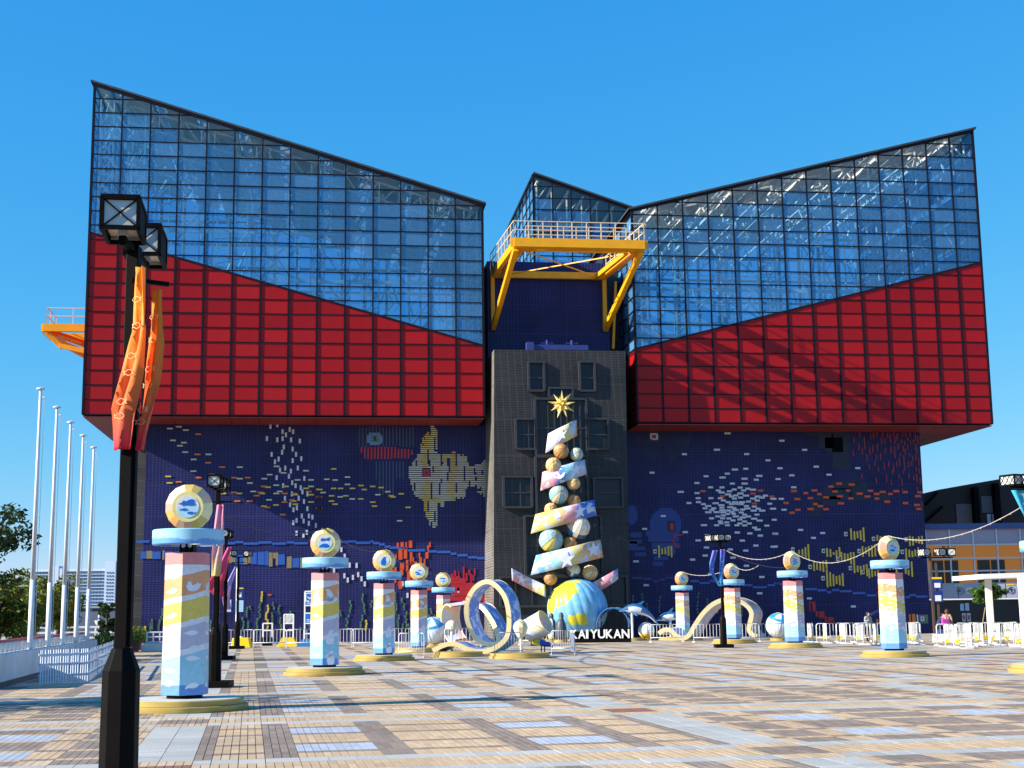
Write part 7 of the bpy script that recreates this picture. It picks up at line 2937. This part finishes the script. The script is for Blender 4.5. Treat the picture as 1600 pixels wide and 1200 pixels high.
# promenade rails and the parabolic lamp
P = at_y(85, 990, 96)
t = thing("promenade_railing", "pale three bar promenade railing behind the flagpoles and trees", "railing", (P.x, 96, 0))
for z in (.45, .8, 1.15):
    MB().box(-14, 12, -.05, .05, z - .06, z + .06).build("rail", [steelwhite], t)
for q in range(10):
    MB().box(-13.5 + q * 2.7, -13.38 + q * 2.7, -.04, .04, 0, 1.2).build("post", [steelwhite], t)
P = gnd(154, 1004)
t = thing("dish_lamp", "cream dish lamp on a short post with a white cap, left of the lamp post", "lamp", P)
kq = P.y / 2200
MB().tube([(0, 0, 0), (0, 0, 26 * kq)], .05, 8).build("post", [steel], t)
MB().lathe([(.05, 0), (7 * kq * .7, 3 * kq), (7 * kq, 9 * kq), (6.6 * kq, 9.4 * kq)], 20, c=(0, 0, 24 * kq)).build("dish", [offwhite], t, smooth=True)
MB().lathe([(2 * kq, 0), (2 * kq, 13 * kq)], 14, c=(0, 0, 34 * kq)).build("cap", [white], t)
MB().lathe([(2.1 * kq, 0), (2.1 * kq, 3 * kq)], 14, c=(0, 0, 35 * kq)).build("blue_band", [bluep], t)

# ------------------------------------------------------------------ building and shelter on the right
YR = 99.0
rb = thing("pavilion_building", "dark hipped pavilion with a glazed upper floor and lilac direction fascia", "building", (0, YR, 0))
wx = lambda px, py=900: at_y(px, py, YR).x
wz = lambda py, px=1520: at_y(px, py, YR).z
lil = mat("lilac_panel", lin(158, 154, 172), .5, noise=.05)
lilf = mat("lilac_fascia", lin(162, 166, 188), .5, noise=.05)
dkb = mat("dark_bronze_wall", (.026, .018, .017), .6, noise=.15, nscale=.3)
bcap = mat("blue_cap", lin(58, 84, 140), .45)
warm = mat("warm_interior_glow", lin(196, 128, 52), .7, noise=.2, nscale=.4)
warm.node_tree.nodes["Principled BSDF"].inputs["Emission Color"].default_value = (.60, .22, .03, 1)    # wall glows in place of the room's lighting
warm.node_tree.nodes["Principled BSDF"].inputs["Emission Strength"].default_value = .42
pglass = glass_mat("pavilion_glass", (.75, .78, .78), refl=.0)
X0_, X1_ = wx(1444), wx(1444) + 22
nC = 13
cwid = wx(1486) - wx(1449)
MB().box(X0_, X1_, 2.6, 3.0, wz(912), wz(830)).build("interior_wall", [warm], rb)
MB().box(X0_, X1_, -.05, 3, wz(914), wz(912)).build("floor_slab", [lil], rb)
MB().box(X0_ - .1, X1_, -.3, 4, wz(827), wz(818)).build("blue_eave", [bcap], rb)
MB().box(X0_, X1_, .2, 12, 0, wz(937)).build("ground_floor", [dk_m], rb)
for i in range(nC):
    a = wx(1449) + i * cwid
    if a > X1_ - 1:
        break
    MB().box(a - .05, a + .05, -.16, -.02, wz(914), wz(827)).build("mullion", [steel], rb)
    MB().box(a + .05, a + cwid - .05, -.08, -.03, wz(850), wz(828)).build("lilac_panel", [lil], rb)
    for (y0, y1) in ((851, 871), (873, 891), (893, 911)):
        MB().box(a + .06, a + cwid - .06, -.07, -.05, wz(y1), wz(y0)).build("glass_pane", [pglass], rb)
    # blinds and dark furniture inside
    if True:
        MB().box(a + cwid * (.04 if i % 2 else .45), a + cwid * (.62 if i % 2 else .98), 1.5, 1.6, wz(911), wz(874)).build("dark_partition", [dk_m], rb)
    if i in (0, 1):
        MB().box(a + (cwid * .82 if i == 0 else cwid * .05), a + (cwid * .93 if i == 0 else cwid * .16), .6, .7, wz(872), wz(852)).build("yellow_drape", [plast_y], rb)
for py in (851, 872, 892, 912):
    MB().box(X0_, X1_, -.15, -.04, wz(py) - .05, wz(py) + .05).build("transom", [steel], rb)
fas = MB().box(X0_, X1_, -.5, -.1, wz(935), wz(913)).build("sign_fascia", [lilf], rb)
for i in range(nC):
    a = wx(1455) + i * cwid
    if a < X1_:
        MB().box(a - .02, a + .02, -.51, -.45, wz(935), wz(913)).build("fascia_joint", [dk_m], fas)
for q in range(7):
    z = wz(935) + (wz(913) - wz(935)) * (q + .5) / 7
    MB().box(X0_, X1_, -.506, -.498, z - .008, z + .008).build("fascia_groove", [lil], fas)


def text_mesh(body, size, name, m, par, loc, extr=.01):
    cu = D.curves.new(name, 'FONT')
    cu.body = body
    cu.size = size
    cu.extrude = extr
    tmp = D.objects.new(name, cu)
    COL.objects.link(tmp)
    bpy.context.view_layer.update()
    me = D.meshes.new_from_object(tmp)
    D.objects.remove(tmp)
    me.materials.clear()
    me.materials.append(m)
    o = link(name, me, par)
    o.rotation_euler = (PI / 2, 0, 0)
    o.location = loc
    return o


def arrow_sign(px, ang, par):
    c = Vector((wx(px), -.52, wz(923.5)))
    r = 5 * YR / 2200
    mb = MB()
    N = 24
    for i in range(N):
        a, b = 2 * PI * i / N, 2 * PI * (i + 1) / N
        mb.bar(c + Vector((r * math.cos(a), 0, r * math.sin(a))), c + Vector((r * math.cos(b), 0, r * math.sin(b))), .03, .02)
    d = Vector((math.cos(ang), 0, math.sin(ang)))
    n = Vector((-d.z, 0, d.x))
    mb.bar(c - d * r * .65, c + d * r * .65, .05, .02)
    mb.bar(c + d * r * .65, c + d * r * .1 + n * r * .45, .05, .02)
    mb.bar(c + d * r * .65, c + d * r * .1 - n * r * .45, .05, .02)
    mb.build("arrow_sign", [dk_m], par, kind="stuff")


arrow_sign(1496, rad(135), fas)
arrow_sign(1574.5, rad(90), fas)
MB().box(wx(1505), wx(1514), -.515, -.501, wz(928), wz(918)).build("boat_sign", [offwhite], fas)
bt = MB()
bt.prism([(-.17, -.08), (.17, -.08), (.13, -.15), (-.13, -.15)], (wx(1509.5), -.516, wz(922)), X_, Z_, -Y_, .006)
bt.prism([(-.08, -.06), (.08, -.06), (.05, .02), (-.05, .02)], (wx(1509.5), -.516, wz(922)), X_, Z_, -Y_, .006)
bt.build("boat_mark", [dk_m], fas, kind="stuff")
text_mesh("シャ", .36, "lettering", dk_m, fas, (wx(1516.5), -.502, wz(923.5)))
text_mesh("Shu", .15, "lettering", dk_m, fas, (wx(1517), -.502, wz(929)))
text_mesh("海遊", .36, "lettering", dk_m, fas, (wx(1583.5), -.502, wz(923.5)))
text_mesh("Kai", .15, "lettering", dk_m, fas, (wx(1584), -.502, wz(929)))
for (px,) in ((1494,), (1574,)):
    MB().box(wx(px - 6), wx(px + 6), -.53, -.5, wz(915), wz(913.2)).build("yellow_tab", [plast_y], fas)
# posters on the dark ground floor
for (px, y0, y1, m_) in ((1501, 943, 954, sky_s), (1509, 942, 954, sky_s), (1503, 958, 971, offwhite), (1510.5, 958, 971, offwhite)):
    o = MB().box(wx(px - 3), wx(px + 3), .12, .16, wz(y1), wz(y0)).build("poster", [m_], rb)
    if m_ is offwhite:
        MB().box(wx(px - 2), wx(px + 2), .114, .119, wz(y1 - 3), wz(y0 + 3)).build("poster_picture", [mat("poster_red_%d" % px, lin(200, 96, 100), .5)], o)
# dark upper storey with a sloping eave
up_ = MB()
Pz = lambda px, py: (at_y(px, py, YR + 6).x, 6.0, at_y(px, py, YR + 6).z)
poly = [(1438, 772), (1467, 765), (1512, 757), (1600, 742)]
xs = [(Pz(*p)[0], Pz(*p)[2]) for p in poly]
s_last = (xs[-1][1] - xs[-2][1]) / (xs[-1][0] - xs[-2][0])
xs.append((X1_ + 2, xs[-1][1] + s_last * (X1_ + 2 - xs[-1][0])))
vs = [(x, 6, wz(826)) for x, z in xs] + [(x, 6, z) for x, z in xs] + [(x, 16, wz(826)) for x, z in xs] + [(x, 16, z) for x, z in xs]
n = len(xs)
fs = []
for i in range(n - 1):
    fs += [(i, i + 1, n + i + 1, n + i), (2 * n + i + 1, 2 * n + i, 3 * n + i, 3 * n + i + 1), (n + i, n + i + 1, 3 * n + i + 1, 3 * n + i)]
fs += [(0, n, 3 * n, 2 * n), (n - 1, 2 * n - 1, 4 * n - 1, 3 * n - 1)]
up_.add(vs, fs)
up_.build("upper_storey", [dkb], rb)
for px in (1470, 1501):
    MB().box(Pz(px - 3.5, 0)[0], Pz(px + 3.5, 0)[0], 5.2, 5.99, wz(826), Pz(px, 763 if px < 1480 else 757)[2]).build("tower_pier", [black], rb)
MB().box(Pz(1443, 0)[0], Pz(1466, 0)[0], 5.90, 5.995, wz(820), Pz(1443, 782)[2] - .3).build("grey_panel", [mat("grey_panel", lin(108, 112, 116), .7, noise=.12)], rb)
MB().box(Pz(1481, 0)[0], Pz(1497, 0)[0], 5.93, 5.99, Pz(1481, 802)[2], Pz(1481, 776)[2]).build("grey_panel", [D.materials["grey_panel"]], rb)
for px in (1491, 1498.5):
    MB().box(Pz(px - 3, 0)[0], Pz(px + 2.5, 0)[0], 5.9, 5.98, wz(826), Pz(px, 804)[2]).build("window", [sky_s], rb)
for (p, q) in (((1443, 790), (1462, 770)), ((1443, 816), (1470, 792))):
    a, b = Pz(*p), Pz(*q)
    MB().bar((a[0], 5.6, a[2]), (b[0], 5.6, b[2]), .18).build("brace", [black], rb)

# shelter
P1, P2 = gnd(1550, 1005), gnd(1603, 1010)
sh = thing("shelter", "white flat roofed shelter on slim posts at the right edge", "shelter", P1)
zr = at_y(1514, 906, P1.y).z
xr0 = at_y(1513, 900, P1.y).x - P1.x
mb = MB()
mb.add([(xr0, -2.2, zr), (xr0 + 14, -2.2, zr + .3), (xr0 + 14, 2.6, zr + .3), (xr0, 2.6, zr), (xr0, -2.2, zr + .22), (xr0 + 14, -2.2, zr + .55), (xr0 + 14, 2.6, zr + .55), (xr0, 2.6, zr + .22)],
       [(3, 2, 1, 0), (4, 5, 6, 7), (0, 1, 5, 4), (1, 2, 6, 5), (2, 3, 7, 6), (3, 0, 4, 7)])
mb.build("roof", [white], sh)
for (x, y) in ((0, 0), (P2.x - P1.x, P2.y - P1.y), (2.6, 1.2)):
    MB().box(x - .13, x + .13, y - .13, y + .13, 0, zr + .05).build("post", [white], sh)
# stakes of the young tree
for dx in (-.5, .55):
    t = thing("tree_stake", "thin bamboo stake leaning on the young tree, %s of its trunk" % ("left" if dx < 0 else "right"), "stake", st + Vector((dx, 0, 0)))
    MB().tube([(0, 0, 0), (-dx * .8, 0, 1.7)], .025, 6).build("pole", [mat("bamboo_%d" % (dx > 0), lin(150, 130, 90), .7)], t)

# ------------------------------------------------------------------ people
def person(label, P, h, yaw, pose, cols, hair):
    """one continuous skinned body with clothing colours by height"""
    t = thing("person", label, "person", P, yaw)
    s = h / 1.7
    J = {'pel': (0, 0, .93), 'chest': (0, 0, 1.25), 'neck': (0, 0, 1.45), 'head': (0, -.02, 1.53), 'top': (0, -.02, 1.66),
         'shl': (-.17, 0, 1.38), 'shr': (.17, 0, 1.38), 'ell': (-.24, .02, 1.10), 'elr': (.24, .02, 1.10), 'wrl': (-.22, -.10, .88), 'wrr': (.22, -.10, .88), 'hal': (-.21, -.14, .80), 'har': (.21, -.14, .80),
         'hil': (-.09, 0, .88), 'hir': (.09, 0, .88), 'knl': (-.10, -.03, .48), 'knr': (.10, -.0, .48), 'anl': (-.10, .02, .08), 'anr': (.11, .05, .08), 'tol': (-.11, -.12, .04), 'tor': (.12, -.09, .04)}
    J.update(pose)
    E = [('pel', 'chest'), ('chest', 'neck'), ('neck', 'head'), ('head', 'top'), ('chest', 'shl'), ('chest', 'shr'), ('shl', 'ell'), ('ell', 'wrl'), ('wrl', 'hal'), ('shr', 'elr'), ('elr', 'wrr'), ('wrr', 'har'),
         ('pel', 'hil'), ('pel', 'hir'), ('hil', 'knl'), ('knl', 'anl'), ('anl', 'tol'), ('hir', 'knr'), ('knr', 'anr'), ('anr', 'tor')]
    R_ = {'pel': .15, 'chest': .155, 'neck': .06, 'head': .10, 'top': .07, 'shl': .075, 'shr': .075, 'ell': .055, 'elr': .055, 'wrl': .04, 'wrr': .04, 'hal': .035, 'har': .035, 'hil': .10, 'hir': .10, 'knl': .07, 'knr': .07, 'anl': .05, 'anr': .05, 'tol': .04, 'tor': .04}
    names = list(J)
    idx = {k: i for i, k in enumerate(names)}
    me = D.meshes.new("body")
    me.from_pydata([tuple(c * s for c in J[k]) for k in names], [(idx[a], idx[b]) for a, b in E], [])
    o = D.objects.new("body", me)
    COL.objects.link(o)
    o.modifiers.new("skin", 'SKIN')
    sub = o.modifiers.new("sub", 'SUBSURF')
    sub.levels = sub.render_levels = 2
    for i, k in enumerate(names):
        v = me.skin_vertices[0].data[i]
        v.radius = (R_[k] * s, R_[k] * s * (.8 if k in ('pel', 'chest') else 1))
        v.use_root = (k == 'pel')
    dg = bpy.context.evaluated_depsgraph_get()
    m2 = D.meshes.new_from_object(o.evaluated_get(dg))
    D.objects.remove(o)
    skin = mat("skin_" + str(len(D.materials)), lin(206, 160, 132), .6)
    topm = mat("coat_" + str(len(D.materials)), cols[0], .8)
    leg = mat("trousers_" + str(len(D.materials)), cols[1], .8)
    shoe = mat("shoes_" + str(len(D.materials)), cols[2], .6)
    m2.materials.clear()
    for m in (skin, topm, leg, shoe):
        m2.materials.append(m)
    pelz, neckz = J['pel'][2] * s, J['neck'][2] * s
    hands = [Vector(J['hal']) * s, Vector(J['har']) * s]
    for p in m2.polygons:
        c = p.center
        if any((c - hd).length < .075 * s for hd in hands):
            p.material_index = 0
        elif c.z > neckz + .0 * s:
            p.material_index = 0
        elif c.z < .11 * s:
            p.material_index = 3
        elif c.z < pelz - .06 * s and not (abs(c.x) > .19 * s):
            p.material_index = 2
        else:
            p.material_index = 1
        p.use_smooth = True
    bd = link("body", m2, t)
    hd = Vector(J['head']) * s
    hm = MB()
    hm.sphere((hd.x, hd.y + .02 * s, hd.z + .045 * s), .125 * s, 14, 10, sc=(.95, 1.05, 1.12))
    hm.build("hair", [mat("hair_" + str(len(D.materials)), hair, .6)], bd, smooth=True)
    fcm = MB()
    fcm.sphere((hd.x, hd.y - .055 * s, hd.z + .02 * s), .085 * s, 12, 8, sc=(.9, .9, 1.25))
    fcm.build("face", [skin], bd, smooth=True)
    for dx in (-.03, .03):
        MB().sphere((hd.x + dx * s, hd.y - .128 * s, hd.z + .035 * s), .011 * s, 6, 4).build("eye", [black], bd)
    MB().add([(hd.x - .015 * s, hd.y - .128 * s, hd.z), (hd.x + .015 * s, hd.y - .128 * s, hd.z), (hd.x, hd.y - .128 * s, hd.z + .04 * s), (hd.x, hd.y - .155 * s, hd.z + .005 * s)], [(0, 1, 3), (1, 2, 3), (2, 0, 3), (2, 1, 0)]).build("nose", [skin], bd)
    return t


Pp = gnd(1482, 1001)
tp = person("woman with brown hair in a beige jacket, a pink bag at her side", Pp, 1.62, rad(160), {'wrr': (.20, -.12, 1.02), 'har': (.15, -.18, 1.05)}, (lin(190, 160, 130), lin(40, 36, 44), lin(30, 30, 34)), lin(92, 52, 40))
t = thing("shoulder_bag", "bright pink bag carried by the woman in beige", "bag", Pp + Vector((-.18, -.22, .78)), rad(8))
MB().box(-.2, .2, -.07, .07, 0, .36).build("bag_body", [mat("bag_pink", lin(206, 70, 180), .6)], t, bevel=.05)
MB().tube([(-.15, 0, .35), (-.1, .1, .62), (.1, .1, .62), (.15, 0, .35)], .018, 6).build("strap", [D.materials["bag_pink"]], t)
Pp = gnd(1468, 1001)
person("person in navy coat bending forward beside the brown lamp post", Pp, 1.6, rad(120), {'chest': (0, -.16, 1.16), 'neck': (0, -.32, 1.28), 'head': (0, -.40, 1.32), 'top': (0, -.46, 1.42), 'shl': (-.17, -.24, 1.26), 'shr': (.17, -.24, 1.26), 'ell': (-.2, -.34, 1.0), 'elr': (.2, -.34, 1.0), 'wrl': (-.14, -.46, .84), 'wrr': (.14, -.46, .84),
        'hal': (-.1, -.5, .78), 'har': (.1, -.5, .78)}, (lin(34, 46, 84), lin(36, 40, 56), lin(190, 190, 190)), lin(40, 30, 28))
t = thing("backpack", "pale blue and white bag in front of the person in navy", "bag", gnd(1474, 1003.5) + Vector((0, 0, 0)), 0)
MB().box(-.25, .25, -.15, .15, .0, .62).build("bag_body", [mat("bag_navy", lin(50, 70, 120), .7)], t, bevel=.06)
MB().box(-.18, .18, -.2, -.14, .1, .35).build("pocket", [offwhite], t, bevel=.03)
Pp = gnd(1358, 1002.5)
person("person in pale grey top standing behind the queue barriers", Pp, 1.55, rad(20), {'ell': (-.27, -.08, 1.14), 'wrl': (-.16, -.24, 1.2), 'hal': (-.12, -.28, 1.24), 'wrr': (.2, -.05, .9)}, (lin(150, 160, 160), lin(60, 60, 70), lin(40, 40, 40)), lin(36, 30, 30))
t = thing("umbrella", "folded navy umbrella raised by the person in grey", "umbrella", Pp + Vector((-.15, -.3, 1.25)), 0)
MB().lathe([(.015, 0), (.02, .25), (.09, .3), (.03, .95), (.008, 1.0)], 10).build("canopy", [mat("umbrella_navy", lin(24, 34, 80), .6)], t)
t.rotation_euler = (0, rad(62), 0)

# concrete bollards by the lamp at the wall's end
for i, px in enumerate((1465.5, 1473.5)):
    t = thing("stone_block", "pale stone block on the paving, %s of the pair by the people" % ("left" if i == 0 else "right"), "block", gnd(px, 1003.5), 0, "stone blocks near the people")
    MB().lathe([(.27, 0), (.28, .05), (.27, .38), (.22, .42)], 16).build("stone", [offwhite], t, smooth=False)

# ------------------------------------------------------------------ cables of small lights
cab_m = mat("pale_cable", lin(206, 196, 186), .5)
cab_d = mat("dark_cable", lin(40, 40, 60), .5)


def cable(label, a, b, sag, m, r=.028, lamps_=0):
    t = thing("light_cable", label, "cable", a)
    d = b - a
    pts = [d * (i / 16) - Vector((0, 0, sag * 4 * (i / 16) * (1 - i / 16))) for i in range(17)]
    MB().tube(pts, r, 5).build("wire", [m], t)
    if lamps_:
        mb = MB()
        for i in range(lamps_):
            f = (i + .5) / lamps_
            p = d * f - Vector((0, 0, sag * 4 * f * (1 - f)))
            mb.tube([p, p - Vector((0, 0, .035))], .009, 5)
        mb.build("light", [offwhite], t, kind="stuff")


R1, R2, R3, R4 = col_tops[5], col_tops[6], col_tops[7], col_tops[8]
l5 = lp5 + Vector((.3, 0, 4.5))
cable("pale light cable dipping from the smallest column to the lamp post", R4, l5 + Vector((0, 0, -.9)), .25, cab_m, .011, 10)
c_a, c_b = lp5 + Vector((.3, 0, 4.45)), R2 - Vector((0, 0, .75))
cable("thin dark cable slanting from the right lamp post to the shoal emblem column", c_a, c_b, .25, cab_d, .016)
c_m = c_a.lerp(c_b, .5) - Vector((0, 0, .25))
cable("pale light cable rising from the column behind the lamp post", R3, c_m, .3, cab_m, .011, 8)
cable("long light cable from the right lamp post to the shoal emblem column", l5, R2, .4, cab_m, .011, 14)
cable("long light cable between the two nearest right columns", R2, R1, .75, cab_m, .010, 16)
cable("light cable climbing from the nearest right column to the edge lamp post", R1, lp6 + Vector((0, 0, 4.6)), .5, cab_m, .010, 16)
cable("thin dark cable from the lamp behind the largest column to the second column", lp2 + Vector((0, 0, 4.4)), col_tops[1], .35, cab_d, .02)
cable("thin cable between the second and third left columns", col_tops[1], col_tops[2], .3, cab_d, .02)
cable("thin cable between the third and fourth left columns", col_tops[2], col_tops[3], .3, cab_d, .02)
cable("thin cable between the fourth and fifth left columns", col_tops[3], col_tops[4], .3, cab_d, .02)
